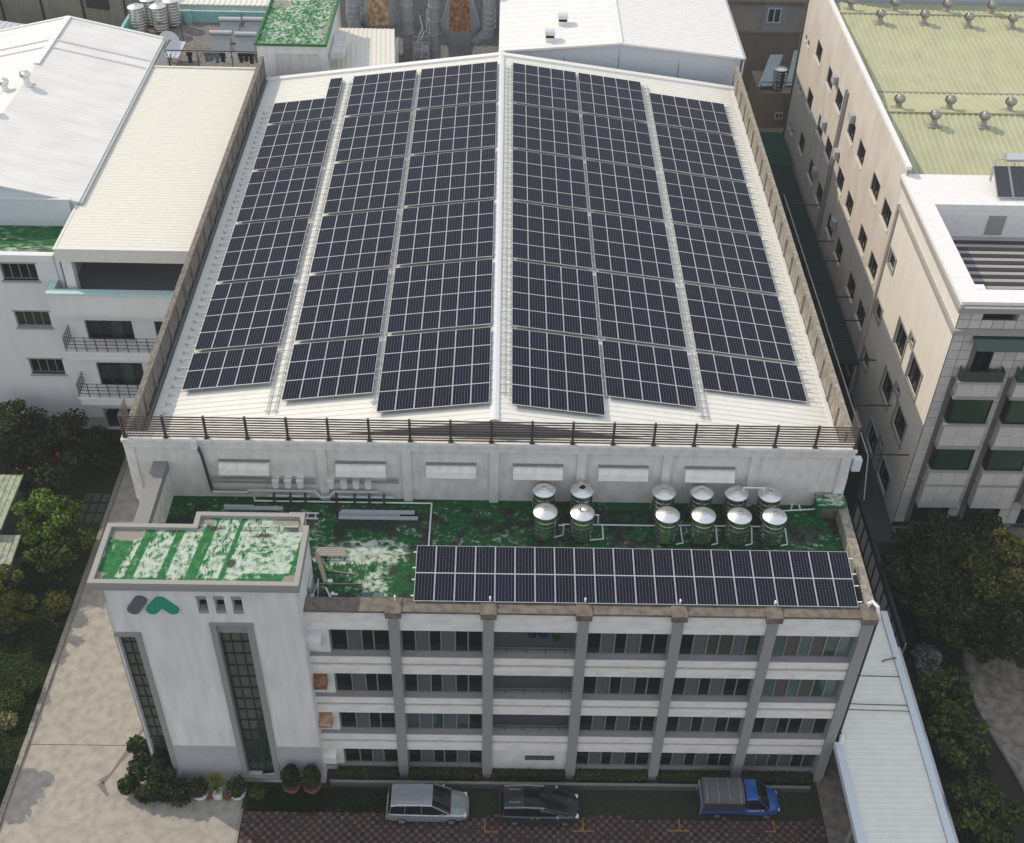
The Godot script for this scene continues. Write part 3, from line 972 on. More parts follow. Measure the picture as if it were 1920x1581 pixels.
func stair_tower():
	var t := thing("stair_tower", "tall white stair tower with green peeling roof and two strip windows", "building", V(-14, 0, -1.5))
	var zf := 0.4
	var holes := [Rect2(0.08, 1.15, 1.28, 12.05), Rect2(4.92, 0.8, 2.1, 13.1)]
	for x in [4.50, 5.35, 6.20]: holes.append(Rect2(x, 14.75, 0.5, 1.32))
	var w := MB.new()
	w.holed(V(-18.7, 0, zf), Vector3.RIGHT, Vector3.UP, 9.5, 16.75, holes, V(0, 0, -0.45))
	part(t, "front_wall", w, M.wall_white)
	var c := MB.new()
	c.bx(V(-18.7, 0, -3.3), V(-18.55, 16.75, zf))
	c.bx(V(-9.35, 0, -3.3), V(-9.2, 16.75, zf))
	c.bx(V(-18.7, 0, -3.3), V(-9.2, 16.75, -3.15))
	c.bx(V(-14.75, 0, -4.15), V(-9.4, 16.75, -3.3))
	part(t, "wall", c, M.wall_white)
	part(t, "base_band", b(V(-17.3, 0, zf), V(-13.85, 3.54, zf + 0.006)), M.plain_grey)  # thin grey sheet, makes the lower front wall darker
	part(t, "base_band", b(V(-11.6, 0, zf), V(-9.19, 3.54, zf + 0.006)), M.plain_grey)
	part(t, "core", b(V(-18.5, 0, -3.0), V(-9.4, 16.7, zf - 0.5)), M.interior)
	for x in [4.50, 5.35, 6.20]:
		var sl := part(t, "slot_window", b(V(-18.7 + x, 14.75, zf - 0.44), V(-18.2 + x, 14.98, zf - 0.02)), M.granite)
		part(sl, "pane", b(V(-18.7 + x, 14.98, zf - 0.46), V(-18.2 + x, 16.07, zf - 0.43)), M.glass_dark)
		part(sl, "lintel", b(V(-18.7 + x, 15.85, zf - 0.42), V(-18.2 + x, 16.07, zf + 0.03)), M.granite)
	# strip windows: granite surround, mullions, panes
	var fr := MB.new()
	fr.bx(V(-17.62, 1.15, zf - 0.4), V(-17.34, 13.2, zf + 0.08)); fr.bx(V(-18.66, 13.0, zf - 0.4), V(-17.34, 13.28, zf + 0.10))
	part(t, "stone_surround", fr, M.granite)
	var fr2 := MB.new()
	fr2.bx(V(-13.8, 0.7, zf - 0.4), V(-13.5, 14.0, zf + 0.10)); fr2.bx(V(-11.98, 0.7, zf - 0.4), V(-11.66, 14.0, zf + 0.10))
	fr2.bx(V(-13.8, 14.0, zf - 0.4), V(-11.66, 14.12, zf + 0.14)); fr2.bx(V(-13.5, 13.2, zf - 0.4), V(-11.98, 14.0, zf - 0.1)); fr2.bx(V(-13.9, 0.45, zf - 0.3), V(-11.56, 0.8, zf + 0.16))
	part(t, "stone_surround", fr2, M.granite)
	var gl := ["glass_green", "glass_green", "glass_pale", "glass_green", "glass_green", "glass_pale", "glass_green"]
	window(t, V(-18.6, 1.15, zf - 0.3), Vector3.RIGHT, Vector3.UP, 0.98, 11.85, [1, 1], 13, gl, M.dark_frame, 0.05, 0.03, "strip_window")
	window(t, V(-13.5, 0.8, zf - 0.3), Vector3.RIGHT, Vector3.UP, 1.52, 12.4, [1, 1, 1], 13, gl, M.dark_frame, 0.05, 0.03, "strip_window")
	# roof slab with a raised rim
	var poly := PackedVector2Array([Vector2(-19.1, 0.68), Vector2(-9.08, 0.68), Vector2(-9.08, -3.3), Vector2(-9.38, -3.3), Vector2(-9.38, -4.15), Vector2(-14.85, -4.15), Vector2(-14.85, -3.28), Vector2(-19.1, -3.28)])
	var sl := MB.new()
	sl.prism(poly, V(0, 16.7, 0), Vector3.RIGHT, V(0, 0, 1), V(0, 0.28, 0))
	part(t, "roof_slab", sl, M.granite)
	var inner: PackedVector2Array = Geometry2D.offset_polygon(poly, -0.26, Geometry2D.JOIN_MITER)[0]
	var rim := MB.new()
	for i in poly.size():
		var a: Vector2 = poly[i]
		var e: Vector2 = poly[(i + 1) % poly.size()]
		var bi := 0
		var bj := 0
		for k in inner.size():
			if inner[k].distance_to(a) < inner[bi].distance_to(a): bi = k
			if inner[k].distance_to(e) < inner[bj].distance_to(e): bj = k
		var ia := inner[bi]
		var ie := inner[bj]
		var y0 := 16.98
		var y1 := 17.22
		rim.quadn(V(a.x, y1, a.y), V(e.x, y1, e.y), V(ie.x, y1, ie.y), V(ia.x, y1, ia.y), Vector3.UP)
		var out := V((a + e).x - (ia + ie).x, 0, (a + e).y - (ia + ie).y)
		rim.quadn(V(a.x, y0, a.y), V(e.x, y0, e.y), V(e.x, y1, e.y), V(a.x, y1, a.y), out)
		rim.quadn(V(ia.x, y0, ia.y), V(ie.x, y0, ie.y), V(ie.x, y1, ie.y), V(ia.x, y1, ia.y), -out)
	part(t, "roof_rim", rim, M.coping_pale)
	var tf := func(x, z):
		var white := 0.64
		var st := 0.0 if x < -11.6 or z < -2.3 else 1.0
		for q in [[-18.3, 0.35], [-17.3, 0.22], [-15.75, 0.2], [-14.35, 0.28], [-12.9, 0.12], [-9.5, 0.22]]:
			if absf(x - q[0] + z * 0.12) < q[1]: white -= 0.6
		if z > 0.12: white -= 0.35
		if z > -0.25 and x > -11.9: white -= 0.4
		white -= 0.5 * bump(x, z, -18.4, -1.4, 0.7, 1.2)
		var gry := -0.1
		gry = maxf(gry, 1.0 * bump(x, z, -18.2, -2.7, 1.2, 0.5))
		gry = maxf(gry, 0.9 * bump(x, z, -18.7, 0.1, 0.5, 0.8))
		gry = maxf(gry, 1.0 * bump(x, z, -14.3, -3.7, 0.5, 0.3))
		gry = maxf(gry, 1.0 * bump(x, z, -10.2, -3.7, 1.0, 0.3))
		gry = maxf(gry, 1.0 * bump(x, z, -9.6, 0.2, 0.6, 0.5))
		var dk := 0.0
		dk = maxf(dk, 0.75 * bump(x, z, -12.6, -0.9, 0.28, 0.35))
		dk = maxf(dk, 0.7 * bump(x, z, -11.3, -2.7, 0.7, 0.3))
		if z < -3.0 and z > -3.35: dk = 0.45
		return [white, dk, gry, st]
	var tm := peel_tex(768, 384, -19.1, -9.08, -4.15, 0.68, 90, tf, 1.0)
	var fl := MB.new()
	var ix := Geometry2D.triangulate_polygon(inner)
	for i in range(0, ix.size(), 3):
		var p := []
		for k in 3: p.append(inner[ix[i + k]])
		if (p[1] - p[0]).cross(p[2] - p[0]) > 0: p = [p[0], p[2], p[1]]
		var q := []
		var u := []
		for k in 3:
			q.append(V(p[k].x, 17.02, p[k].y))
			u.append(Vector2((p[k].x + 19.1) / 10.02, (p[k].y + 4.15) / 4.83))
		fl.tri(q[0], q[1], q[2], Vector3.UP, Vector3.UP, Vector3.UP, u[0], u[1], u[2])
	part(t, "roof_floor", fl, tm)
	# emblem on the wall
	var lg := thing("wall_emblem", "grey pill and green chevron emblem on white tower wall", "emblem", V(-16.5, 15.4, zf))
	var m1 := MB.new()
	m1.prism(round_rect(0.31, Vector2(-17.32, 15.08), Vector2(-16.88, 15.74)), V(0, 0, zf), Vector3.RIGHT, Vector3.UP, V(0, 0, 0.12))
	part(lg, "grey_pill", m1, M.logo_grey)
	var pa := round_rect(0.30, Vector2(-16.42, 15.08), Vector2(-15.93, 15.70))
	var pb := round_rect(0.30, Vector2(-15.93, 15.70), Vector2(-15.42, 15.10))
	var un := Geometry2D.merge_polygons(pa, pb)
	var m2 := MB.new()
	m2.prism(un[0], V(0, 0, zf), Vector3.RIGHT, Vector3.UP, V(0, 0, 0.12))
	part(lg, "green_chevron", m2, M.logo_green)

# ------------------------------------------------------------------ neighbours on the left
func left_building():
	var zf := -29.5
	var t := thing("white_office_building", "white neighbouring office building with balconies and teal roof terrace", "building", V(-33, 0, -32))
	var holes := []
	for x in [60 - 38.9, 60 - 33.48]:
		for y in [13.5, 9.55, 5.36]: holes.append(Rect2(x, y, 2.42, 1.35))
	var w := MB.new()
	w.holed(V(-60, 0, zf), Vector3.RIGHT, Vector3.UP, 30.3, 15.0, holes, V(0, 0, -0.35))
	w.bx(V(-60, 14.0, -34.4), V(-29.7, 14.85, zf - 0.36))
	w.bx(V(-30.0, 0, -34), V(-29.7, 15.0, zf - 0.005))
	part(t, "front_wall", w, M.wall_left)
	part(t, "base_band", b(V(-60, 0, zf), V(-29.1, 1.25, zf + 0.01)), M.plain_grey)  # thin grey sheet over the foot of the wall, darker than above
	part(t, "parapet_cap", boxes([[V(-60, 15.0, zf - 0.4), V(-29.7, 15.55, zf + 0.06)]]), M.wall_left)
	part(t, "core", b(V(-59.5, 0, -33.5), V(-30.2, 13.9, zf - 0.5)), M.interior)
	for x in [-38.9, -33.48]:
		for y in [13.5, 9.55, 5.36]:
			window(t, V(x, y, zf - 0.22), Vector3.RIGHT, Vector3.UP, 2.42, 1.35, [1, 1, 1, 1], 1, ["glass_dark"], M.frame_alu, 0.06, 0.03)
			part(t, "window_sill", b(V(x - 0.1, y - 0.14, zf - 0.2), V(x + 2.52, y, zf + 0.12)), M.stone_trim)
			part(t, "window_head", b(V(x - 0.1, y + 1.35, zf - 0.2), V(x + 2.52, y + 1.44, zf + 0.05)), M.stone_trim)
	var gf := func(x, z):
		return [0.12 + 0.3 * bump(x, z, -32, -30.8, 3, 1), 0.2, -0.3, 1.0]
	part(t, "green_roof", sheet(-60, -29.75, -34.3, zf - 0.4, 14.9), peel_tex(512, 128, -45, -29.7, -34.3, -29.9, 120, gf, 0.75))
	# wing with balconies
	var h2 := [Rect2(0.95, 6.9, 3.3, 3.3), Rect2(5.8, 6.9, 3.1, 3.3), Rect2(1.0, 2.75, 3.3, 3.7), Rect2(5.8, 2.75, 3.1, 3.7), Rect2(0.6, 0.0, 8.4, 2.1)]
	var w2 := MB.new()
	w2.holed(V(-29.7, 0, zf - 0.003), Vector3.RIGHT, Vector3.UP, 9.5, 12.2, h2, V(0, 0, -0.4))
	part(t, "wing_wall", w2, M.wall_left)
	part(t, "wing_core", boxes([[V(-29.3, 2.3, -40), V(-20.4, 11.9, zf - 0.6)], [V(-29.6, 0, -40), V(-20.4, 2.3, -36)]]), M.interior)
	for q in [[-28.75, 6.9, 3.3, 3.3], [-23.9, 6.9, 3.1, 3.3], [-28.7, 2.75, 3.3, 3.7], [-23.9, 2.75, 3.1, 3.7]]:
		window(t, V(q[0], q[1], zf - 0.3), Vector3.RIGHT, Vector3.UP, q[2], q[3], [1, 1, 1, 1], 1, ["glass_dark", "glass_dark", "glass_green"], M.dark_frame, 0.06, 0.03, "balcony_door")
	for y in [8.58, 4.44]:
		var x0 := -30.0 if y > 6 else -29.95
		part(t, "balcony_slab", boxes([[V(x0, y - 0.18, zf + 0.003), V(-20.2, y, -27.92)], [V(x0 + 0.1, y - 0.75, zf + 0.003), V(-20.2, y - 0.18, -28.02)]]), M.wall_left)
		var rl := MB.new()
		for k in 4: rl.bx(V(x0 + 0.08, y + 0.28 + k * 0.3, -28.06), V(-20.2, y + 0.31 + k * 0.3, -28.02))
		for k in 4: rl.bx(V(x0 + 0.08, y + 0.28 + k * 0.3, zf), V(x0 + 0.12, y + 0.31 + k * 0.3, -28.06))
		for k in 14: rl.bx(V(x0 + 0.08 + k * 0.72, y, -28.07), V(x0 + 0.13 + k * 0.72, y + 1.22, -28.01))
		for k in 4: rl.bx(V(x0 + 0.075, y, -28.4 - k * 0.32), V(x0 + 0.125, y + 1.22, -28.36 - k * 0.32))
		part(t, "balcony_rail", rl, M.brown_metal)
	# roof terrace
	part(t, "terrace_parapet", boxes([[V(-30.1, 11.75, -28.3), V(-20.2, 13.42, -28.0)], [V(-30.1, 11.75, zf + 0.01), V(-29.85, 13.42, -28.3)], [V(-30.0, 11.45, zf + 0.01), V(-20.2, 11.75, -28.12)]]), M.wall_left)
	part(t, "terrace_cap", boxes([[V(-30.2, 13.42, -28.45), V(-20.2, 13.58, -27.9)], [V(-30.2, 13.42, zf + 0.01), V(-29.75, 13.58, -28.45)]]), M.teal_pale)
	part(t, "terrace_floor", b(V(-29.8, 12.2, -34.5), V(-20.2, 12.4, -28.3)), M.tile_floor_dark)
	var bw := part(t, "terrace_back_wall", b(V(-29.5, 12.4, -34.6), V(-20.2, 15.7, -34.3)), M.plain_grey)
	for i in 3: part(bw, "groove", b(V(-27.0 + i * 2.6, 12.4, -34.3), V(-26.96 + i * 2.6, 15.7, -34.285)), M.black_hole)
	part(t, "terrace_pillar", b(V(-28.95, 12.4, -29.4), V(-28.3, 15.7, -28.8)), M.wall_left)
	part(t, "terrace_side_wall", b(V(-29.65, 12.4, -34.3), V(-29.35, 15.7, -29.5)), M.wall_left)
	# cream canopy roof over the terrace
	var cr := thing("cream_canopy_roof", "cream corrugated canopy roof running alongside the hall's left parapet", "roof", V(-24.7, 12.4, -42))
	var m := MB.new()
	m.corr(V(-29.1, 16.52, -28.75), V(8.85, -0.05, 0), V(0, 0, -27.3), 0.36, 0.022, Vector3.UP, 0.08)
	part(cr, "roof_sheet", m, M.roof_cream2)
	part(cr, "fascia", boxes([[V(-29.2, 15.6, -28.85), V(-20.2, 16.56, -28.7)], [V(-29.26, 15.6, -56.1), V(-29.1, 16.56, -28.85)], [V(-29.1, 16.4, -56.25), V(-20.2, 16.64, -56.06)]]), M.roof_cream2)
	part(cr, "fascia_edge", b(V(-29.25, 16.56, -28.88), V(-20.2, 16.60, -28.68)), M.white_metal)
	part(cr, "wall", b(V(-29.0, 12.4, -56), V(-20.3, 16.3, -55.8)), M.wall_left)
	for i in 5: part(cr, "beam", b(V(-29.0, 15.9, -33.0 - i * 5.0), V(-20.3, 16.3, -32.8 - i * 5.0)), M.white_metal)
	# big white roof
	var wf := thing("white_factory", "factory with weathered white low-pitched roof and turbine vents", "building", V(-37, 0, -48))
	var g := MB.new()
	var rx := -36.7
	var ry := 18.55
	var ze := -61.2
	for s in [-1, 1]:
		var mm := MB.new()
		mm.corr(V(rx, ry, -34.3), V(s * 7.75, -1.75, 0), V(0, 0, ze + 34.3), 0.5, 0.012, Vector3.UP, 0.08)
		part(wf, "roof", mm, M.roof_white)
	part(wf, "front_fascia", boxes([[V(-44.4, 14.9, -34.28), V(-29.6, 17.0, -34.15)]]), M.pale_metal)
	var gp := PackedVector2Array([Vector2(-44.3, 14.9), Vector2(-29.1, 14.9), Vector2(-29.1, 16.75), Vector2(rx, ry - 0.12), Vector2(-44.3, 16.75)])
	g.prism(gp, V(0, 0, -34.6), Vector3.RIGHT, Vector3.UP, V(0, 0, 0.2))
	g.prism(gp, V(0, 0, ze + 0.1), Vector3.RIGHT, Vector3.UP, V(0, 0, 0.2))
	g.bx(V(-29.25, 0, ze + 0.2), V(-28.98, 16.6, -34.7)); g.bx(V(-44.3, 0, ze + 0.2), V(-44.1, 16.6, -34.7)); g.bx(V(-44.3, 0, ze), V(-29.0, 14.9, ze + 0.2))
	part(wf, "wall", g, M.pale_metal)
	part(wf, "fascia_cap", b(V(-44.5, 17.0, -34.4), V(-29.5, 17.08, -34.1)), M.white_metal)
	var rc := MB.new()
	rc.bar(V(rx, ry + 0.06, -52), V(rx, ry + 0.06, ze), 0.5, 0.08)
	for s in [-1, 1]:
		for z in [-55.2, -56.6]:
			rc.bar(V(rx + s * 0.3, ry + 0.0, z), V(rx + s * 7.6, ry - 1.65, z), 0.07, 0.10)
		rc.bar(V(rx, ry + 0.03, ze + 0.05), V(rx + s * 7.75, ry - 1.70, ze + 0.05), 0.25, 0.12)
	part(wf, "ridge_cap", rc, M.roof_white2)
	var gu := MB.new()
	gu.bx(V(-29.0, 16.45, ze), V(-28.75, 16.75, -34.3))
	part(wf, "eave_gutter", gu, M.galv)
	vent(V(-37.9, 18.2, -47.9), 1.1, M.steel_dome, M.roof_white2, "silver turbine vent on white roof, farther from cream canopy", "turbine vents on the white roof")
	vent(V(-36.4, 18.5, -48.6), 1.1, M.steel_dome, M.roof_white2, "silver turbine vent on white roof, on the ridge by another", "turbine vents on the white roof")
	vent(V(-37.3, 18.3, -43.6), 1.1, M.steel_dome, M.roof_white2, "lone silver turbine vent lower along the white roof's ridge", "turbine vents on the white roof")
	# small green shed in the garden
	var sh := thing("garden_shed", "low green shed with pale stained roof beside leafy trees", "shed", V(-35, 0, -17))
	part(sh, "wall", boxes([[V(-40, 0, -20.8), V(-32.4, 3.0, -16.4)], [V(-40, 0, -16.4), V(-31.4, 1.9, -12.8)]]), M.shed_wall)
	var sr := MB.new()
	sr.corr(V(-40, 3.35, -21.1), V(0, -0.2, 4.9), V(7.9, -0.15, 0), 0.4, 0.04, Vector3.UP, 0.08)
	part(sh, "roof", sr, M.shed_roof)
	var sr2 := MB.new()
	sr2.corr(V(-40, 2.3, -16.35), V(0, -0.35, 3.8), V(9.0, 0, 0), 0.4, 0.04, Vector3.UP, 0.08)
	part(sh, "lean_to_roof", sr2, M.shed_roof)
	part(sh, "opening", b(V(-36, 0.1, -12.8), V(-31.6, 1.6, -12.78)), M.black_hole)

const NTH := ["first", "second", "third", "fourth", "fifth", "sixth", "seventh", "eighth", "ninth", "tenth", "eleventh", "twelfth"]
func vent(at: Vector3, s: float, dm: Material, bm: Material, label: String, group: String):
	var t := thing("turbine_vent", label, "roof vent", at, group)
	var m := MB.new()
	m.lathe([Vector2(0.30, -0.3), Vector2(0.27, 0.12), Vector2(0.20, 0.30), Vector2(0.20, 0.5)], V(0, 0, 0), 14)
	m.box(V(0, 0.0, 0), V(0.75, 0.10, 0.75))
	part(t, "base", m, bm, true)
	var d := MB.new()
	for i in 20:
		var a := TAU * i / 20
		var a2 := a + 0.26
		var prof := [Vector2(0.20, 0.48), Vector2(0.33, 0.58), Vector2(0.38, 0.72), Vector2(0.34, 0.88), Vector2(0.18, 0.98)]
		for j in 4:
			var p0 := V(cos(a) * prof[j].x, prof[j].y, sin(a) * prof[j].x)
			var p1 := V(cos(a) * prof[j + 1].x, prof[j + 1].y, sin(a) * prof[j + 1].x)
			var q0 := V(cos(a2) * (prof[j].x - 0.03), prof[j].y, sin(a2) * (prof[j].x - 0.03))
			var q1 := V(cos(a2) * (prof[j + 1].x - 0.03), prof[j + 1].y, sin(a2) * (prof[j + 1].x - 0.03))
			d.quadn(p0, q0, q1, p1, V(p0.x, 0, p0.z))
	d.lathe([Vector2(0.20, 0.97), Vector2(0.15, 1.02), Vector2(0.0, 1.03)], Vector3.ZERO, 14)
	part(t, "turbine", d, dm, true)
	t.scale = Vector3.ONE * s

func tank(at: Vector3, r: float, h: float, label: String, group: String, lid := 0, ribs := 6):
	var t := thing("water_tank", label, "water tank", at, group)
	var st := MB.new()
	for i in 4:
		var a := TAU * (i + 0.5) / 4
		st.bar(V(cos(a) * r * 0.8, 0, sin(a) * r * 0.8), V(cos(a) * r * 0.8, 0.22, sin(a) * r * 0.8), 0.06, 0.06)
	st.lathe([Vector2(r * 0.9, 0.18), Vector2(r * 0.9, 0.22), Vector2(0.0, 0.22)], Vector3.ZERO, 20)
	part(t, "stand", st, M.galv, true)
	var pr := [Vector2(0.0, 0.22), Vector2(r * 0.94, 0.22), Vector2(r, 0.3)]
	for i in ribs:
		var y0 := 0.3 + (h - 0.42) * i / ribs
		var y1 := 0.3 + (h - 0.42) * (i + 1) / ribs
		pr.append(Vector2(r, y0 + 0.03)); pr.append(Vector2(r * 0.985, y0 + 0.06)); pr.append(Vector2(r * 0.985, y1 - 0.05)); pr.append(Vector2(r * 1.012, y1 - 0.015)); pr.append(Vector2(r, y1))
	var m := MB.new()
	m.lathe(pr, Vector3.ZERO, 28)
	part(t, "body", m, M.steel, true)
	var top: float = pr[pr.size() - 1].y
	var d := MB.new()
	d.lathe([Vector2(r * 1.03, top - 0.02), Vector2(r * 1.03, top + 0.03), Vector2(r * 0.8, top + 0.12), Vector2(r * 0.45, top + 0.21), Vector2(r * 0.28, top + 0.235), Vector2(r * 0.28, top + 0.27 if lid == 0 else top + 0.25), Vector2(0, top + 0.27 if lid == 0 else top + 0.10)], Vector3.ZERO, 28)
	part(t, "dome", d, M.steel_dome, true)
	if lid == 0:
		var k := MB.new()
		k.lathe([Vector2(r * 0.24, top + 0.268), Vector2(r * 0.22, top + 0.30), Vector2(0.0, top + 0.32)], Vector3.ZERO, 18)
		part(t, "lid", k, M.steel, true)
	else:
		var k := MB.new()
		k.lathe([Vector2(0, 0), Vector2(r * 0.30, 0.0), Vector2(r * 0.30, 0.04), Vector2(0.0, 0.08)], V(-0.12 if lid == 1 else 0.10, top + 0.25, -0.22 if lid == 1 else -0.03), 18, Basis(V(0, 0, 1), 0.5 if lid == 1 else 0.15))
		part(t, "lid", k, M.steel_dome, true)
		var hl := MB.new()
		hl.lathe([Vector2(r * 0.275, top + 0.246), Vector2(0, top + 0.246)], Vector3.ZERO, 18)
		part(t, "opening", hl, M.black_hole, true)
	return t

# ------------------------------------------------------------------ behind the hall
func back_buildings():
	# white penthouse with a green roof
	var t := thing("white_penthouse", "white stair penthouse with green flaking roof behind the hall", "building", V(-17.3, 0, -60))
	var w := MB.new()
	w.holed(V(-20.05, 0, -56.4), Vector3.RIGHT, Vector3.UP, 5.65, 18.55, [Rect2(1.5, 13.5, 3.5, 4.3)], V(0, 0, -0.18))
	w.bx(V(-20.05, 0, -65.4), V(-19.9, 18.55, -56.41)); w.bx(V(-14.55, 0, -65.4), V(-14.4, 18.55, -56.41)); w.bx(V(-19.9, 0, -65.4), V(-14.55, 18.55, -65.2))
	part(t, "wall", w, M.wall_white)
	part(t, "recessed_panel", b(V(-18.7, 13.4, -56.7), V(-14.9, 18.0, -56.55)), M.hall_wall)
	var pf := func(x, z):
		return [0.42 + 0.1 * sin(x * 2.0), 0.0, 0.15 + 0.5 * bump(x, z, -19.3, -64.5, 1.2, 1.2) + 0.5 * bump(x, z, -14.6, -60, 0.6, 3), 0.0]
	part(t, "roof", sheet(-20.1, -14.35, -65.5, -56.3, 18.62), peel_tex(256, 384, -20.1, -14.35, -65.5, -56.3, 150, pf, 1.0))
	part(t, "roof_rim", boxes([[V(-20.2, 18.55, -65.6), V(-20.02, 18.78, -56.2)], [V(-14.43, 18.55, -65.6), V(-14.25, 18.78, -56.2)], [V(-20.02, 18.55, -56.32), V(-14.43, 18.74, -56.2)]]), M.green_paint)
	part(t, "side_ledge", boxes([[V(-14.25, 16.9, -62.0), V(-13.1, 17.2, -57.6)], [V(-13.2, 17.2, -62.0), V(-13.1, 17.5, -57.6)], [V(-14.25, 17.2, -57.7), V(-13.2, 17.5, -57.6)]]), M.wall_white)
	# cream lean-to roof
	var a := thing("cream_lean_to", "small cream lean-to roof beside the white penthouse", "roof", V(-11.8, 0, -61.5))
	var m := MB.new()
	m.corr(V(-14.5, 15.6, -57.9), V(-0.6, 0.5, -7.8), V(5.6, 0, 0), 0.4, 0.04, Vector3.UP, 0.1)
	part(a, "roof_sheet", m, M.roof_cream2)
	part(a, "wall", b(V(-14.3, 12, -58.3), V(-9.0, 15.5, -58.1)), M.hall_wall)
	part(a, "side_wall", b(V(-9.3, 12, -65), V(-9.15, 15.6, -58.3)), M.hall_wall)
	solo_ladder("green_ladder", "narrow steel ladder leaning beside the cream lean-to", V(-8.7, 12.0, -61.6), V(-8.7, 15.5, -62.3), 0.4, M.dark_green)
	# plant floor
	struct("plant_deck", boxes([[V(-14.2, 10.0, -85), V(0.2, 12.0, -56.1)]]), M.deck_concrete, "grey machinery deck behind the hall", "deck")
	# two rusted scrubbers
	for s in 2:
		var c := V(-11.2, 12, -69.5) if s == 0 else V(-3.75, 12, -68.6)
		var sc := thing("dust_scrubber", ["grey scrubber hopper with tan rusted lid next to penthouse", "grey scrubber hopper with red rusted lid near white warehouse"][s], "scrubber", c, "rusted scrubbers behind the hall")
		var hop := MB.new()
		var secs := []
		for q in [[0.0, 0.95, 0.7], [1.2, 1.15, 0.8], [3.3, 1.75, 1.25], [6.2, 1.0, 1.0]]:
			var y: float = q[0]
			var wx: float = q[1]
			var wz: float = q[2]
			var p := PackedVector3Array()
			for k in [[-1, 0.45], [-0.55, 1], [0.55, 1], [1, 0.45], [1, -0.45], [0.55, -1], [-0.55, -1], [-1, -0.45]]:
				p.append(V(k[0] * wx, y, k[1] * wz))
			secs.append(p)
		hop.loft(secs)
		part(sc, "hopper", hop, M.duct, true)
		var rb := MB.new()
		for k in 4:
			rb.bar(V(-0.6 + k * 0.4, 0.2, 0.82), V(-0.75 + k * 0.5, 3.2, 1.30), 0.07, 0.07)
		part(sc, "stiffeners", rb, M.duct, true)
		var tp := MB.new()
		var s2 := []
		for q in [[3.32, 1.0, 1.28], [6.3, 0.85, 1.05], [7.4, 0.7, 0.6]]:
			s2.append(PackedVector3Array([V(-q[1], q[0], q[2] + 0.02), V(q[1], q[0], q[2] + 0.02), V(q[1], q[0], -q[2]), V(-q[1], q[0], -q[2])]))
		tp.loft(s2)
		part(sc, "rusted_lid", tp, M.rusty if s == 1 else M.rust_white, true)
	# round ducts
	var dl := [
		["large grey elbow duct curling round the tan scrubber", [V(-13.4, 19.5, -68.5), V(-13.5, 16.2, -68.5), V(-13.3, 14.6, -68.4), V(-12.6, 13.8, -68.5), V(-11.6, 13.6, -69.0)], 0.62],
		["upright grey duct pipe next to the tan scrubber", [V(-8.55, 19.5, -68.5), V(-8.55, 12.0, -68.5)], 0.5],
		["upright grey duct pipe next to the red scrubber", [V(-6.1, 19.5, -68.3), V(-6.1, 12.0, -68.3)], 0.52],
		["large grey elbow duct against the white warehouse", [V(-1.1, 19.5, -67.5), V(-1.15, 16.6, -67.5), V(-1.3, 15.0, -67.6), V(-2.0, 14.3, -68.0), V(-2.8, 14.1, -68.4)], 0.55]]
	for e in dl:
		var d := thing("round_duct", e[0], "duct", V(e[1][0].x, 12, e[1][0].z), "grey ducts behind the hall")
		part(d, "pipe", tubes(e[1], e[2], 16), M.duct)
		var fl := MB.new()
		for k in 4:
			var p: Vector3 = e[1][0]
			fl.lathe([Vector2(e[2], 0), Vector2(e[2] + 0.06, 0.0), Vector2(e[2] + 0.06, 0.1), Vector2(e[2], 0.1)], V(p.x, 17.2 - k * (1.3 if e[1].size() == 2 else 0.5), p.z), 16)
		part(d, "flange", fl, M.galv)
	# pumps and frame between the ducts
	var fr := thing("pump_frame", "dark pump frame with pipes between the two upright ducts", "machinery", V(-7.3, 12, -67))
	var fm := MB.new()
	for x in [-8.0, -6.6]:
		for z in [-66.6, -67.8]: fm.bar(V(x, 12, z), V(x, 14.6, z), 0.08, 0.08)
	for y in [12.7, 13.6, 14.5]:
		for z in [-66.6, -67.8]: fm.bar(V(-8.0, y, z), V(-6.6, y, z), 0.07, 0.07)
	part(fr, "frame", fm, M.galv)
	part(fr, "pump", boxes([[V(-7.8, 12.9, -67.4), V(-7.35, 13.5, -66.8)], [V(-7.2, 12.9, -67.4), V(-6.75, 13.5, -66.8)], [V(-7.7, 13.8, -67.4), V(-7.3, 14.2, -66.9)]]), M.duct)
	var pp := MB.new()
	pp.tube([V(-7.9, 14.2, -67.0), V(-7.3, 14.6, -67.0), V(-7.0, 15.2, -67.3), V(-6.8, 15.0, -67.6), V(-6.7, 17, -67.9)], 0.09, 8)
	pp.tube([V(-7.6, 13.4, -66.7), V(-7.5, 14.9, -66.9), V(-7.1, 15.6, -67.2), V(-7.4, 16.6, -67.6)], 0.07, 8)
	part(fr, "pipework", pp, M.galv)
	part(fr, "drum", b(V(-7.35, 12.4, -66.4), V(-7.1, 12.9, -66.1)), M.cloth_white)
	var coil := MB.new()
	for k in 3: coil.lathe([Vector2(0.34 + k * 0.05, 0), Vector2(0.38 + k * 0.05, 0.03), Vector2(0.34 + k * 0.05, 0.06)], V(-6.9 + k * 0.1, 12.02 + k * 0.05, -63.2), 16)
	solo("hose_coil", "pale coiled hose lying on the machinery deck", "hose", coil, M.galv)
	# white warehouse
	var wh := thing("white_warehouse", "white metal warehouse with gabled roof directly behind the hall", "building", V(10, 0, -68))
	var gp := PackedVector2Array([Vector2(0.15, 0), Vector2(19.85, 0), Vector2(19.85, 18.2), Vector2(9.75, 19.25), Vector2(0.15, 18.42)])
	var g := MB.new()
	g.prism(gp, V(0, 0, -56.6), Vector3.RIGHT, Vector3.UP, V(0, 0, 0.35))
	g.bx(V(19.6, 0, -90), V(19.85, 18.1, -56.6)); g.bx(V(0.15, 0, -90), V(0.4, 18.3, -56.6))
	part(wh, "wall", g, M.pale_metal)
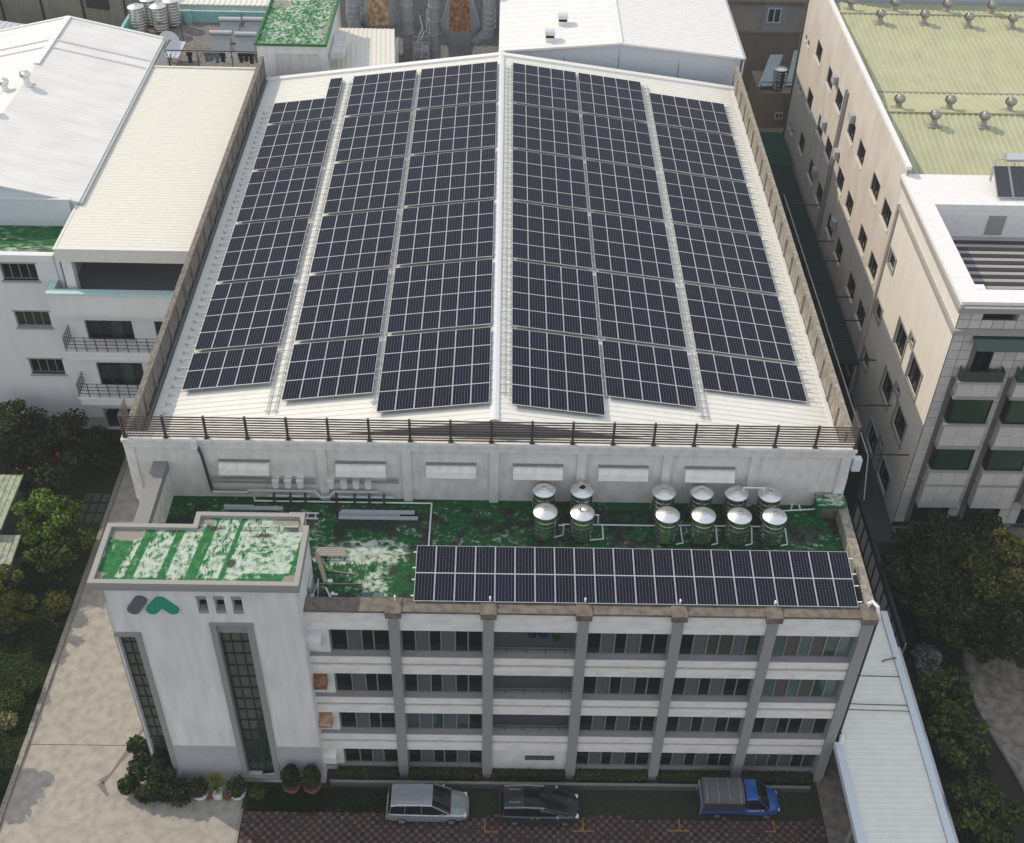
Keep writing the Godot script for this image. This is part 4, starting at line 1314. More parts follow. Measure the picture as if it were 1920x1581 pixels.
	for x in [5.25, 9.75, 14.75]:
		part(wh, "panel_joint", b(V(x - 0.05, 13, -56.25), V(x + 0.05, 18.05 if x != 9.75 else 19.0, -56.235)), M.galv)
	var wg := MB.new()
	for k in 10: wg.bx(V(0.2, 15.9 + k * 0.22, -56.25), V(19.8, 15.92 + k * 0.22, -56.240))
	part(wh, "seam", wg, M.pale_metal)
	for q in [[V(9.75, 19.38, -56.1), V(-9.9, -0.85, 0)], [V(9.75, 19.38, -56.1), V(10.3, -1.08, 0)]]:
		var rm := MB.new()
		rm.corr(q[0], q[1], V(0, 0, -34), 1.0 if q[1].x < 0 else 0.5, 0.03, Vector3.UP, 0.1)
		part(wh, "roof", rm, M.roof_white2)
	var rc := MB.new()
	rc.bar(V(9.75, 19.45, -56.1), V(9.75, 19.45, -90), 0.45, 0.08)
	rc.bar(V(9.75, 19.40, -56.02), V(-0.15, 18.55, -56.02), 0.12, 0.16); rc.bar(V(9.75, 19.40, -56.02), V(20.05, 18.32, -56.02), 0.12, 0.16)
	part(wh, "roof_trim", rc, M.roof_white2)
	part(wh, "gutter", b(V(20.0, 18.1, -90), V(20.25, 18.3, -56.1)), M.galv)
	part(wh, "downpipe", tubes([V(20.1, 18.1, -56.3), V(20.0, 17.0, -56.0), V(19.9, 15.9, -55.9)], 0.08, 8), M.pale_metal)
	for i in 2:
		var c := V(4.05, 18.75, -57.6) if i == 0 else V(5.2, 18.85, -60.7)
		var bv := thing("box_vent", ["white hooded box vent on warehouse roof, beside the gable edge", "white hooded box vent on warehouse roof, farther up the slope"][i], "roof vent", c, "box vents on the warehouse roof")
		var bm := MB.new()
		bm.box(V(0, 0.25, 0), V(0.75, 0.9, 0.75))
		part(bv, "base", bm, M.white_paint, true)
		part(bv, "opening", boxes([[V(-0.34, 0.5, 0.3), V(0.34, 0.78, 0.42)]]), M.black_hole, true)
		var hd := MB.new()
		var secs := []
		for xx in [-0.42, 0.42]:
			var p := PackedVector3Array([V(xx, 0.75, -0.5)])
			for k in 7:
				var an := PI * (1.0 - k / 6.0)
				p.append(V(xx, 0.85 + 0.32 * sin(an), 0.5 * cos(an)))
			p.append(V(xx, 0.75, 0.5))
			secs.append(p)
		hd.loft(secs)
		part(bv, "hood", hd, M.white_metal, true)
	# tiled roof terrace with tanks and solar heaters
	var te := thing("roof_terrace_block", "block with tiled roof terrace and teal parapet behind the cream canopy", "building", V(-28, 0, -67))
	part(te, "block", b(V(-35, 0, -73.6), V(-20.3, 12.9, -61.8)), M.wall_left)
	for i in 5:
		for j in 4:
			part(te, "floor_slab", b(V(-35 + i * 2.94, 12.9, -73.6 + j * 2.95), V(-35 + i * 2.94 + 2.92, 13.0 + 0.006 * ((i + j) % 2), -73.6 + j * 2.95 + 2.93)), M.terrace)
	part(te, "parapet", boxes([[V(-35.1, 12.9, -73.8), V(-20.2, 14.1, -73.55)], [V(-35.2, 12.9, -73.55), V(-34.95, 14.1, -66)]]), M.teal)
	for x in [-29.8, -25.2]: part(te, "parapet_pier", b(V(x - 0.35, 12.9, -73.55), V(x + 0.35, 14.25, -73.2)), M.teal)
	var sf := MB.new()
	for q in [[V(-29.5, 13, -62.4), V(-29.5, 15.2, -62.4)], [V(-26.6, 13, -62.4), V(-26.6, 15.2, -62.4)], [V(-23.6, 13, -62.4), V(-23.6, 15.2, -62.4)], [V(-20.6, 13, -62.4), V(-20.6, 15.2, -62.4)], [V(-29.6, 15.2, -62.4), V(-20.4, 15.2, -62.4)], [V(-29.5, 15.2, -62.4), V(-29.3, 15.0, -68.5)], [V(-29.3, 13, -68.5), V(-29.3, 15.0, -68.5)], [V(-31.5, 15.0, -68.5), V(-29.3, 15.0, -68.5)], [V(-29.5, 14.9, -62.9), V(-28.9, 13.0, -62.4)], [V(-28.9, 14.9, -62.4), V(-29.5, 13.0, -62.9)]]:
		sf.bar(q[0], q[1], 0.07, 0.07)
	solo("drying_frame", "rusty steel drying frame on the tiled roof terrace", "frame", sf, M.brown_metal)
	var cl := [[-27.3, "black"], [-25.8, "grey"], [-25.4, "grey"], [-24.9, "grey"], [-24.4, "black"], [-23.9, "white"], [-23.3, "white"], [-22.8, "black"], [-22.35, "black"], [-21.9, "black"], [-21.4, "grey"], [-21.0, "black"]]
	for i in cl.size():
		var g2 := MB.new()
		var x: float = cl[i][0]
		g2.bx(V(x - 0.17, 14.1 + 0.1 * (i % 3), -62.44), V(x + 0.17, 15.05, -62.36))
		g2.bx(V(x - 0.27, 14.75, -62.43), V(x + 0.27, 15.05, -62.37))
		g2.tube([V(x, 15.05, -62.4), V(x, 15.2, -62.4)], 0.015, 5)
		solo("hanging_garment", "%s garment on the drying frame, %s counted from the penthouse" % [{"black": "black", "grey": "grey-blue", "white": "pale"}[cl[i][1]], NTH[cl.size() - 1 - i]], "clothing", g2, M["cloth_" + cl[i][1]], "washing on the terrace frame")
	var hs := [[V(-25.5, 13.02, -66.6), "solar water heater on terrace, in front, farther from penthouse"], [V(-23.2, 13.02, -66.4), "solar water heater on terrace, in front, nearer the penthouse"], [V(-25.2, 13.02, -69.6), "solar water heater on terrace, by teal wall, farther from penthouse"], [V(-23.0, 13.02, -69.7), "solar water heater on terrace, by teal wall, nearer the penthouse"]]
	for e in hs:
		var h := thing("solar_water_heater", e[1], "water heater", e[0], "grey solar water heaters on the terrace")
		var pn := MB.new()
		pn.box(V(0, 0.75, 0), V(1.75, 0.08, 2.0), Basis(Vector3.RIGHT, 0.72))
		part(h, "collector", pn, M.heater_panel, true)
		part(h, "storage_drum", tubes([V(-0.9, 1.6, -0.95), V(0.9, 1.6, -0.95)], 0.24, 14), M.galv, true)
		var sm := MB.new()
		for x in [-0.8, 0.8]:
			sm.bar(V(x, 0, -0.95), V(x, 1.5, -0.95), 0.06, 0.06); sm.bar(V(x, 0, 0.7), V(x, 0.1, 0.75), 0.06, 0.06)
		part(h, "stand", sm, M.galv, true)
	var k := 0
	for e in [V(-33.9, 13, -71.0), V(-31.9, 13, -71.2), V(-33.2, 13, -72.8), V(-31.0, 13, -72.6)]:
		tank(e, 0.72, 2.6, ["steel tank on terrace, in front by the teal corner", "steel tank on terrace, in front by the pipe frame", "steel tank on terrace, against teal wall near the corner", "steel tank on terrace, against teal wall, rightmost"][k].replace(", rightmost", " nearest the heaters"), "steel tanks on the roof terrace", 0, 8)
		k += 1
	var ds := thing("satellite_dish", "white satellite dish at the white factory's roof corner", "satellite dish", V(-29.6, 13, -64.6))
	var dm := MB.new()
	dm.lathe([Vector2(0, 0), Vector2(0.5, 0.08), Vector2(0.95, 0.28), Vector2(0.97, 0.30), Vector2(0.5, 0.11), Vector2(0, 0.03)], V(0, 1.9, 0), 24, Basis(V(1, 0, 0), 1.0) * Basis(V(0, 0, 1), -0.4))
	part(ds, "reflector", dm, M.white_metal, true)
	part(ds, "mast", tubes([V(0, 0, -0.1), V(0, 1.85, -0.05)], 0.06, 8), M.galv, true)
	part(ds, "feed_arm", tubes([V(0, 1.9, 0), V(-0.2, 2.2, 0.75)], 0.03, 6), M.galv, true)
	var ps := MB.new()
	ps.corr(V(-30.6, 14.6, -62.6), V(2.2, -0.2, 0), V(0, 0, -3.4), 0.4, 0.03, Vector3.UP, 0.06)
	solo("pale_lean_to", "small pale sheet roof between white factory and drying frame", "roof", ps, M.pale_metal)
	# factories at the far left
	var of := thing("olive_factory", "olive ribbed metal factory with shuttered window and cream roof", "building", V(-40, 0, -82))
	var bs := Basis(Vector3.UP, -0.27)
	var om := MB.new()
	om.corr(V(-54, 2, -79.2) + V(0, 0, 0), V(0, 15.0, 0), bs * V(19.5, 0, 0), 0.5, 0.05, bs * V(0, 0, 1), 0.2)
	part(of, "wall", om, M.olive_wall)
	for i in 4: part(of, "post", tubes([V(-54, 2, -79.2) + bs * V(5.0 + i * 4.6, 0, 0.1), V(-54, 17, -79.2) + bs * V(5.0 + i * 4.6, 0, 0.1)], 0.09, 6), M.dark_frame)
	var om2 := MB.new()
	om2.corr(V(-54.5, 17.1, -79.0), bs * V(0, 3.0, -22), bs * V(20.5, 0, 0), 0.6, 0.06, Vector3.UP, 0.12)
	part(of, "roof", om2, M.roof_cream2)
	var wn := MB.new()
	wn.box(V(-54, 14.6, -79.2) + bs * V(15.9, 0, 0.12), V(2.4, 2.0, 0.1), bs)
	var wo := part(of, "window", wn, M.deck_dark)
	var aw := MB.new()
	aw.tube([V(-54, 15.9, -79.2) + bs * V(14.4, 0, 0.4), V(-54, 15.9, -79.2) + bs * V(17.2, 0, 0.4)], 0.3, 12)
	part(wo, "roller_awning", aw, M.galv)
	var gl := thing("grey_lean_to", "grey metal lean-to roof in front of the olive factory", "roof", V(-46, 0, -74))
	var gm := MB.new()
	gm.corr(V(-62, 13.4, -76.2), bs * V(0, -0.9, 5.2), bs * V(33, 0, 0), 0.6, 0.04, Vector3.UP, 0.1)
	part(gl, "upper_sheet", gm, M.roof_grey)
	var gm2 := MB.new()
	gm2.corr(V(-62.5, 12.2, -70.6), bs * V(0, -0.8, 4.6), bs * V(30, 0, 0), 0.6, 0.04, Vector3.UP, 0.1)
	part(gl, "lower_sheet", gm2, M.roof_grey)
	part(gl, "wall", boxes([[V(-62, 0, -68), V(-36, 11, -66.5)]]), M.plain_grey)
	var cb := thing("cream_roof_factory", "factory with cream ribbed roof behind the teal parapet", "building", V(-26, 0, -84))
	var cm := MB.new()
	cm.corr(V(-34.5, 14.3, -74.6), V(0, 1.6, -24), V(16, 0, 0), 0.5, 0.06, Vector3.UP, 0.1)
	part(cb, "roof", cm, M.roof_cream)
	part(cb, "wall", b(V(-34.3, 0, -98), V(-18.7, 14.1, -74.8)), M.wall_left)
	# backdrop behind the plant deck
	var bk := thing("shadowed_shed", "grey shed wall behind the scrubbers", "building", V(-6, 0, -80))
	part(bk, "wall", b(V(-14.2, 12, -84), V(0.1, 19, -76)), M.duct)
	# brown buildings between warehouse and beige block
	var br := thing("brown_apartment", "brown and mauve rendered building with white framed window", "building", V(29, 0, -94))
	part(br, "lower_wall", b(V(22.5, 0, -104), V(42, 6.8, -88)), M.brown_wall)
	part(br, "upper_wall", b(V(22.5, 6.8, -104), V(42, 26, -88.3)), M.mauve_wall)
	for y in [6.8, 10.2]: part(br, "string_course", b(V(22.4, y, -88.3), V(42, y + 0.25, -87.9)), M.brown_wall)
	for x in [28.1, 33.0]:
		part(br, "grey_panel", b(V(x, 7.05, -88.3), V(x + 2.6, 25, -88.22)), M.plain_grey)
		window(br, V(x + 0.4, 7.9, -88.18), Vector3.RIGHT, Vector3.UP, 1.5, 1.7, [1, 1], 1, ["glass_pale"], M.white_paint, 0.14, 0.03)
	var bh := thing("brown_house", "low brown house with pale blue sheet roof and steel tank", "building", V(26.5, 0, -76))
	part(bh, "wall", b(V(26.0, 0, -80), V(29.6, 6.2, -75.0)), M.brown_wall)
	part(bh, "front_extension", b(V(26.3, 0, -75.0), V(29.3, 2.4, -74.0)), M.brown_wall)
	window(bh, V(28.0, 3.4, -74.95), Vector3.RIGHT, Vector3.UP, 0.8, 0.7, [1, 1], 1, ["glass_dark"], M.white_paint, 0.1, 0.03)
	var sb := MB.new()
	sb.corr(V(25.9, 6.7, -75.4), V(2.3, 0.2, -7.0), V(1.35, 0.05, 0), 0.35, 0.04, Vector3.UP, 0.06)
	part(bh, "roof_sheet", sb, M.sheet_blue)
	var sb2 := MB.new()
	sb2.corr(V(28.9, 6.4, -76.3), V(2.2, 0.2, -8), V(1.6, 0.0, 0), 0.35, 0.04, Vector3.UP, 0.06)
	part(bh, "roof_sheet", sb2, M.sheet_blue)
	var ra := MB.new()
	for x in [26.1, 27.8, 29.5]: ra.bar(V(x, 6.2, -75.1), V(x, 7.3, -75.1), 0.06, 0.06)
	ra.bar(V(26.1, 7.3, -75.1), V(29.5, 7.3, -75.1), 0.06, 0.06)
	part(bh, "roof_rail", ra, M.dark_green)
	tank(V(28.0, 6.2, -75.9), 0.65, 2.3, "steel tank on the low brown house", "", 0, 6)
	var cg := thing("caged_stair", "black caged stair and clutter behind the hall's right parapet", "stair", V(22.5, 0, -64))
	var cm2 := MB.new()
	for i in 5:
		cm2.bar(V(21.0, 0, -60 - i * 2.2), V(21.0, 8 - i * 0.3, -60 - i * 2.2), 0.1, 0.1); cm2.bar(V(23.2, 0, -60 - i * 2.2), V(23.2, 8 - i * 0.3, -60 - i * 2.2), 0.1, 0.1)
		cm2.bar(V(21.0, 8 - i * 0.3, -60 - i * 2.2), V(23.2, 8 - i * 0.3, -60 - i * 2.2), 0.1, 0.1)
	for y in [3.0, 5.0, 7.4]:
		for x in [21.0, 23.2]: cm2.bar(V(x, y, -60), V(x, y, -68.8), 0.07, 0.07)
	for i in 8: cm2.bx(V(21.1, 1.0 + i * 0.8, -61.5 - i), V(23.1, 1.08 + i * 0.8, -60.9 - i))
	part(cg, "cage", cm2, M.black_metal)
	var pw := struct("back_yard", sheet(19.5, 30, -92, -57, 0.03), M.plaza, "pale dusty yard behind the hall", "yard")
	# pale building beyond the olive roof
	var pb := thing("pale_building", "pale grey building wall beyond the olive metal roof", "building", V(45, 0, -75))
	part(pb, "wall", b(V(29.4, 0, -72.4), V(80, 24, -67.6)), M.pale_metal)
	part(pb, "gutter", b(V(29.4, 17.9, -67.6), V(80, 18.4, -67.0)), M.dark_frame)

func solo_ladder(called: String, label: String, p: Vector3, q: Vector3, w: float, m: Material) -> Node3D:
	var t := thing(called, label, "ladder", p)
	var g := MB.new()
	var s := V(w * 0.5, 0, 0)
	var rails := [[p - s, q - s], [p + s, q + s]]
	for e in rails: part(t, "rail", tubes(e, 0.035, 6), m)
	for i in 8:
		var c := p.lerp(q, (i + 0.6) / 8.5)
		part(t, "rung", tubes([c - s, c + s], 0.022, 6), m)
	return t

# ------------------------------------------------------------------ right-hand building
func tiles(p: Node3D, o: Vector3, u: Vector3, v: Vector3, w: float, h: float, holes: Array, tw: float, th: float, seed_: int):
	var n := u.cross(v)
	var bs := Basis(u, v, n)
	var r := RandomNumberGenerator.new()
	r.seed = seed_
	var nx := int(round(w / tw))
	var ny := int(round(h / th))
	var cw := w / nx
	var ch := h / ny
	var shared := MB.new()
	shared.box(Vector3.ZERO, V(cw - 0.04, ch - 0.04, 0.05), bs)
	var me := shared.mesh()
	for i in nx:
		for j in ny:
			var rc := Rect2(i * cw, j * ch, cw, ch)
			var cut := 0.0
			for q in holes: cut += rc.intersection(q).get_area() if rc.intersects(q) else 0.0
			if cut > rc.get_area() * 0.3: continue
			var t := part(p, "tile", me, M[["tile_a", "tile_b", "tile_a", "tile_c"][r.randi() % 4]], true)
			t.position = o + u * (i + 0.5) * cw + v * (j + 0.5) * ch + n * r.randf_range(0.0, 0.006) - (p.position if p.get_parent() == self else Vector3.ZERO)

func right_building():
	var t := thing("beige_block", "tall beige tiled block with rows of dark windows and white parapets", "building", V(34, 0, -45))
	var L := 52.0
	var near := V(28.1, 0, -20.7)
	var far := V(28.1 + 0.0109 * L, 0, -20.7 - L)
	var u := (near - far).normalized()
	var n := u.cross(Vector3.UP)
	var holes := []
	var wins := []
	for q in [[45.6, 43.4], [40.2, 38.0], [36.2, 34.0], [30.9, 28.7], [27.0, 24.9], [21.9, 19.6], [18.1, 15.9]]:
		for y in [[14.2, 15.72], [9.6, 11.15], [5.15, 6.8], [0.7, 2.3]]: wins.append([q[0], q[1], y[0], y[1], 3])
	for y in [[12.8, 13.95], [8.3, 9.6], [3.85, 5.1]]: wins.append([14.0, 12.5, y[0], y[1], 1])
	for y in [[9.45, 11.6], [5.2, 7.25], [0.3, 2.2]]:
		wins.append([8.85, 6.55, y[0], y[1], 3]); wins.append([5.05, 2.5, y[0], y[1], 3])
		wins.append([6.25, 5.3, y[1] + 0.05, y[1] + 0.7, 1])
	for y in [13.6, 9.0, 4.6]:
		wins.append([50.4, 49.8, y, y + 0.5, 1]); wins.append([49.2, 48.5, y, y + 0.5, 1])
	for e in wins: holes.append(Rect2(L - e[0], e[2], e[0] - e[1], e[3] - e[2]))
	var wide := MB.new()
	var hf := []
	var hn := []
	for h in holes:
		if h.position.x > L - 15.0: hn.append(Rect2(h.position.x - (L - 15.0), h.position.y, h.size.x, h.size.y))
		else: hf.append(h)
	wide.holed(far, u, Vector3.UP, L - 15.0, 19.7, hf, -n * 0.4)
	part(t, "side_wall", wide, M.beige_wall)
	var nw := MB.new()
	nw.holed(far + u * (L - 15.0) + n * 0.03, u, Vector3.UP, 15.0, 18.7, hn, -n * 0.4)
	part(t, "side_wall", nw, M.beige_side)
	# fine tile joints of the sunlit corner, real grooves joined into one piece
	var gj := MB.new()
	var bs := Basis(u, Vector3.UP, n)
	for i in 27:
		var y := 0.6 + i * 0.68
		for seg in [[0.0, 2.2], [5.4, 6.2], [9.2, 12.2], [14.3, 14.9]]: gj.box(near - u * (seg[0] + seg[1]) * 0.5 + V(0, y, 0) + n * 0.031, V(seg[1] - seg[0], 0.022, 0.004), bs)
	for i in 20:
		var d := 0.35 + i * 0.72
		var inwin := (d > 2.3 and d < 5.3) or (d > 6.3 and d < 9.1) or (d > 12.3 and d < 14.2)
		for k in ([[11.9, 18.6]] if inwin and d < 12 else [[14.2, 18.6]] if inwin else [[0.5, 18.6]]):
			gj.box(near - u * d + V(0, (k[0] + k[1]) * 0.5, 0) + n * 0.0315, V(0.022, k[1] - k[0], 0.004), bs)
	part(t, "tile_joints", gj, M.tile_line).set_meta("kind", "stuff")
	part(t, "core", boxes([[V(28.95, 0, -72.4), V(60, 18.0, -36.2)], [V(28.9, 0, -36.2), V(60, 16.6, -21.4)]]), M.interior)
	for e in wins:
		var o: Vector3 = near - u * e[0] + V(0, e[2], 0) - n * 0.14
		var cols := [1, 1, 1] if e[4] == 3 else [1]
		var ps := ["glass_dark", "glass_dark", "frosted_brown"] if e[4] == 3 else ["glass_dark"]
		if e[0] > 15 and int(e[0]) % 2 == 0: ps = ["glass_dark", "glass_dark", "glass_dark"]
		window(t, o, u, Vector3.UP, e[0] - e[1], e[3] - e[2], cols, 1, ps, M.dark_frame, 0.06, 0.03)
		if e[0] < 15:
			var tr := MB.new()
			var c: Vector3 = near - u * (e[0] + e[1]) * 0.5 + n * 0.05
			var ww: float = e[0] - e[1]
			tr.box(c + V(0, e[2] - 0.08, 0), V(ww + 0.3, 0.16, 0.12), bs); tr.box(c + V(0, e[3] + 0.06, 0), V(ww + 0.3, 0.12, 0.12), bs)
			tr.box(c + V(0, (e[2] + e[3]) * 0.5, 0) + u * (ww * 0.5 + 0.08), V(0.14, e[3] - e[2], 0.12), bs); tr.box(c + V(0, (e[2] + e[3]) * 0.5, 0) - u * (ww * 0.5 + 0.08), V(0.14, e[3] - e[2], 0.12), bs)
			part(t, "window_trim", tr, M.stone_trim)
		else:
			var sl := MB.new()
			sl.box(near - u * (e[0] + e[1]) * 0.5 + V(0, e[2] - 0.06, 0) + n * 0.04, V(e[0] - e[1] + 0.1, 0.12, 0.1), bs)
			part(t, "window_sill", sl, M.beige_side)
	# trims and parapets
	var tr := MB.new()
	tr.box(near - u * 7.0 + V(0, 17.1, 0) + n * 0.1, V(14.6, 0.32, 0.22), bs)
	tr.box(near - u * 7.4 + V(0, 18.78, 0) + n * 0.1, V(15.4, 0.36, 0.36), bs)
	part(t, "stone_band", tr, M.stone_trim)
	var wp := MB.new()
	wp.box(near - u * 33.4 + V(0, 19.8, 0) - n * 0.10, V(36.8, 0.24, 0.34), bs)
	wp.bx(V(28.02, 18.96, -36.0), V(29.3, 19.2, -20.75)); wp.bx(V(29.3, 18.96, -22.1), V(60, 19.2, -20.75)); wp.bx(V(29.3, 18.5, -36.0), V(60, 19.2, -32.0))
	wp.bx(V(29.3, 19.0, -22.6), V(29.85, 19.22, -22.1))
	part(t, "white_parapet", wp, M.white_paint)
	part(t, "parapet_inner_wall", boxes([[V(29.1, 16.6, -32.1), V(60, 18.5, -31.98)], [V(29.1, 16.6, -32.0), V(29.28, 18.96, -22.1)], [V(29.1, 16.6, -22.2), V(60, 18.96, -22.08)]]), M.white_paint)
	part(t, "deck_door", b(V(33.2, 16.9, -31.98), V(34.4, 18.4, -31.95)), M.coping_pale)
	part(t, "deck_base", b(V(29.2, 16.5, -32.0), V(60, 16.75, -22.1)), M.deck_light)
	for i in 12:
		var z := -31.4 + i * 0.82
		part(t, "dark_deck_strip", b(V(29.3, 16.75, z), V(48, 16.80, z + 0.40)), M.deck_dark)
	part(t, "downpipe", tubes([far + u * (L - 14.6) + n * 0.15 + V(0, 0, 0), far + u * (L - 14.6) + n * 0.15 + V(0, 17.2, 0)], 0.12, 8), M.beige_wall)
	for k in 2:
		part(t, "downpipe", tubes([far + u * (L - 32.6 - k * 0.5) + n * 0.12 + V(0, 1.5, 0), far + u * (L - 32.6 - k * 0.5) + n * 0.12 + V(0, 16.8, 0)], 0.10, 8), M.coping_pale)
	part(t, "downpipe", tubes([far + n * 0.1 + u * 0.3, far + n * 0.1 + u * 0.3 + V(0, 19, 0)], 0.09, 8), M.coping)
	# tiled front
	var zf := -20.7
	var fh := [Rect2(1.75, 13.6, 1.3, 2.5), Rect2(1.1, 0.0, 2.6, 2.45), Rect2(4.75, 0.0, 2.6, 2.45), Rect2(8.4, 0, 2.6, 2.45), Rect2(1.05, 2.5, 2.7, 11.1), Rect2(4.65, 2.5, 2.65, 11.1), Rect2(5.35, 13.6, 1.3, 2.5), Rect2(8.2, 2.5, 2.7, 11.1), Rect2(1.3, 17.75, 2.1, 0.7)]
	var fw := MB.new()
	fw.holed(V(28.1, 0, zf), Vector3.RIGHT, Vector3.UP, 22.0, 18.6, [fh[0], fh[1], fh[2], fh[3], fh[6], fh[8]], V(0, 0, -0.5))
	part(t, "front_wall", fw, M.joint)
	tiles(t, V(28.1, 0.4, zf), Vector3.RIGHT, Vector3.UP, 8.6, 16.55, fh.map(func(q): return Rect2(q.position.x, q.position.y - 0.4, q.size.x, q.size.y)), 0.72, 0.69, 5)
	tiles(t, V(28.1, 17.28, zf), Vector3.RIGHT, Vector3.UP, 8.6, 1.3, [Rect2(1.3, 0.47, 2.1, 0.7)], 0.72, 0.65, 6)
	part(t, "stone_band", boxes([[V(28.0, 16.96, zf), V(50, 17.27, zf + 0.28)], [V(27.95, 18.6, zf), V(50, 18.96, zf + 0.3)]]), M.stone_trim)
	part(t, "base_band", boxes([[V(28.05, 0, zf), V(29.2, 0.4, zf + 0.06)], [V(31.9, 0, zf), V(32.8, 0.4, zf + 0.06)]]), M.black_metal)
	for x in [29.2, 32.85, 36.5]:
		window(t, V(x, 0.05, zf - 0.4), Vector3.RIGHT, Vector3.UP, 2.6, 2.4, [1, 1], 1, ["glass_dark", "glass_green"], M.black_metal, 0.08, 0.03, "ground_window")
	for x in [29.85, 33.45]:
		window(t, V(x, 13.6, zf - 0.45), Vector3.RIGHT, Vector3.UP, 1.3, 2.5, [1, 1], 1, ["glass_dark"], M.dark_frame, 0.08, 0.03, "balcony_door")
		var cn := MB.new()
		cn.quadn(V(x - 0.55, 16.75, zf + 0.06), V(x + 2.6, 16.75, zf + 0.06), V(x + 2.6, 16.25, zf + 0.95), V(x - 0.4, 16.25, zf + 0.95), Vector3.UP)
		cn.quadn(V(x - 0.55, 16.72, zf + 0.06), V(x + 2.6, 16.72, zf + 0.06), V(x + 2.6, 16.22, zf + 0.95), V(x - 0.4, 16.22, zf + 0.95), Vector3.DOWN)
		part(t, "glass_canopy", cn, M.glass_green)
	part(t, "top_louvre", b(V(29.4, 17.75, zf - 0.45), V(31.5, 18.45, zf - 0.40)), M.black_hole)
	# bays
	var bi := 0
	for x in [29.15, 32.75, 36.4]:
		var z1 := zf + 0.72
		var w := 2.65
		var base := boxes([[V(x, 2.5, zf), V(x + w, 5.9, z1 - 0.06)], [V(x, 8.0, zf), V(x + w, 10.05, z1 - 0.06)], [V(x, 12.25, zf), V(x + w, 13.6, z1 - 0.06)]])
		var bay := part(t, "bay", base, M.tile_b)
		part(bay, "bay_trim", boxes([[V(x - 0.1, 4.55, zf), V(x + w + 0.1, 4.7, z1)], [V(x - 0.14, 5.86, zf), V(x + w + 0.14, 6.02, z1 + 0.05)], [V(x - 0.1, 7.95, zf), V(x + w + 0.1, 8.22, z1)], [V(x - 0.14, 9.98, zf), V(x + w + 0.14, 10.14, z1 + 0.05)], [V(x - 0.1, 12.2, zf), V(x + w + 0.1, 12.42, z1)], [V(x - 0.14, 13.5, zf), V(x + w + 0.14, 13.64, z1 + 0.05)]]), M.stone_trim)
		for q in [[2.5, 2.0, 3], [4.75, 1.05, 1], [8.25, 1.7, 2], [12.45, 1.0, 1]]:
			for i in 3:
				for j in q[2]:
					var hh: float = q[1] / q[2]
					part(bay, "tile", b(V(x + i * w / 3 + 0.01, q[0] + j * hh + 0.01, z1 - 0.06), V(x + (i + 1) * w / 3 - 0.01, q[0] + (j + 1) * hh - 0.01, z1 - 0.03)), M[["tile_a", "tile_b"][(i + j + bi) % 2]])
		for y in [[6.02, 7.95], [10.14, 12.2]]:
			window(t, V(x + 0.1, y[0], z1 - 0.12), Vector3.RIGHT, Vector3.UP, w - 0.2, y[1] - y[0], [1], 1, ["glass_green"], M.black_metal, 0.1, 0.03, "bay_window")
			part(t, "bay_cheek", b(V(x + 0.05, y[0], zf), V(x + 0.12, y[1], z1 - 0.16)), M.black_metal)
			part(t, "bay_cheek", b(V(x + w - 0.12, y[0], zf), V(x + w - 0.05, y[1], z1 - 0.16)), M.black_metal)
		var gr := MB.new()
		gr.bx(V(x, 13.64, z1 - 0.05), V(x + w, 14.45, z1 - 0.02)); gr.bx(V(x, 13.64, zf + 0.05), V(x + 0.03, 14.45, z1 - 0.05)); gr.bx(V(x + w - 0.03, 13.64, zf + 0.05), V(x + w, 14.45, z1 - 0.05))
		part(t, "glass_balustrade", gr, M.glass_green)
		bi += 1
	# olive metal roof
	var rl := [[-36.3, 17.7, -45.4, 19.2], [-45.4, 19.2, -50.2, 18.4], [-50.2, 18.4, -63.3, 19.4], [-63.3, 19.4, -67.0, 18.8]]
	for e in rl:
		var m := MB.new()
		m.corr(V(29.0, e[1], e[0]), V(0, e[3] - e[1], e[2] - e[0]), V(40, 0, 0), 0.45, 0.05, Vector3.UP, 0.05)
		part(t, "olive_roof", m, M.roof_olive)
	part(t, "ridge_cap", boxes([[V(29.0, 19.2, -45.65), V(69, 19.32, -45.15)], [V(29.0, 19.4, -63.55), V(69, 19.52, -63.05)]]), M.roof_olive)
	part(t, "valley_gutter", b(V(29.0, 18.30, -50.3), V(69, 18.47, -50.1)), M.olive_wall)
	var vs := [[30.2, -64.0, "b"], [32.25, -61.6, "f"], [34.0, -63.9, "b"], [36.0, -61.6, "f"], [38.5, -63.8, "b"], [39.7, -61.3, "f"], [42.3, -63.6, "b"], [43.4, -61.2, "f"], [30.15, -46.0, "b"], [32.3, -43.8, "f"], [34.0, -46.0, "b"], [36.0, -43.8, "f"], [38.5, -45.8, "b"]]
	var vm := mat("vent_metal", Color(0.34, 0.33, 0.30), 0.45, 0.6)
	var vb := mat("vent_base", Color(0.44, 0.42, 0.37), 0.8, 0, T.stain, Vector3(0.8, 0.8, 0.8))
	var cnt := {}
	for e in vs:
		var key := "%s%s" % [e[2], e[1] < -55]
		cnt[key] = cnt.get(key, 0) + 1
		var y := 19.4 - absf(e[1] + 63.3) * 0.076 if e[1] < -55 else 19.2 - absf(e[1] + 45.4) * 0.165
		var far_side: bool = e[1] < -55
		vent(V(e[0], y, e[1]), 1.15, vm, vb, "dull turbine vent %s olive ridge %s white slab, %s from the beige wall" % ["behind the" if e[2] == "b" else "before the", "far from" if far_side else "near", NTH[cnt[key] - 1]], "turbine vents %s the %s olive ridge" % ["behind" if e[2] == "b" else "before", "far" if far_side else "near"])
	# solar heater on the white slab
	var h := thing("solar_water_heater", "three black collectors with silver drum on white roof slab", "water heater", V(35.2, 19.2, -34))
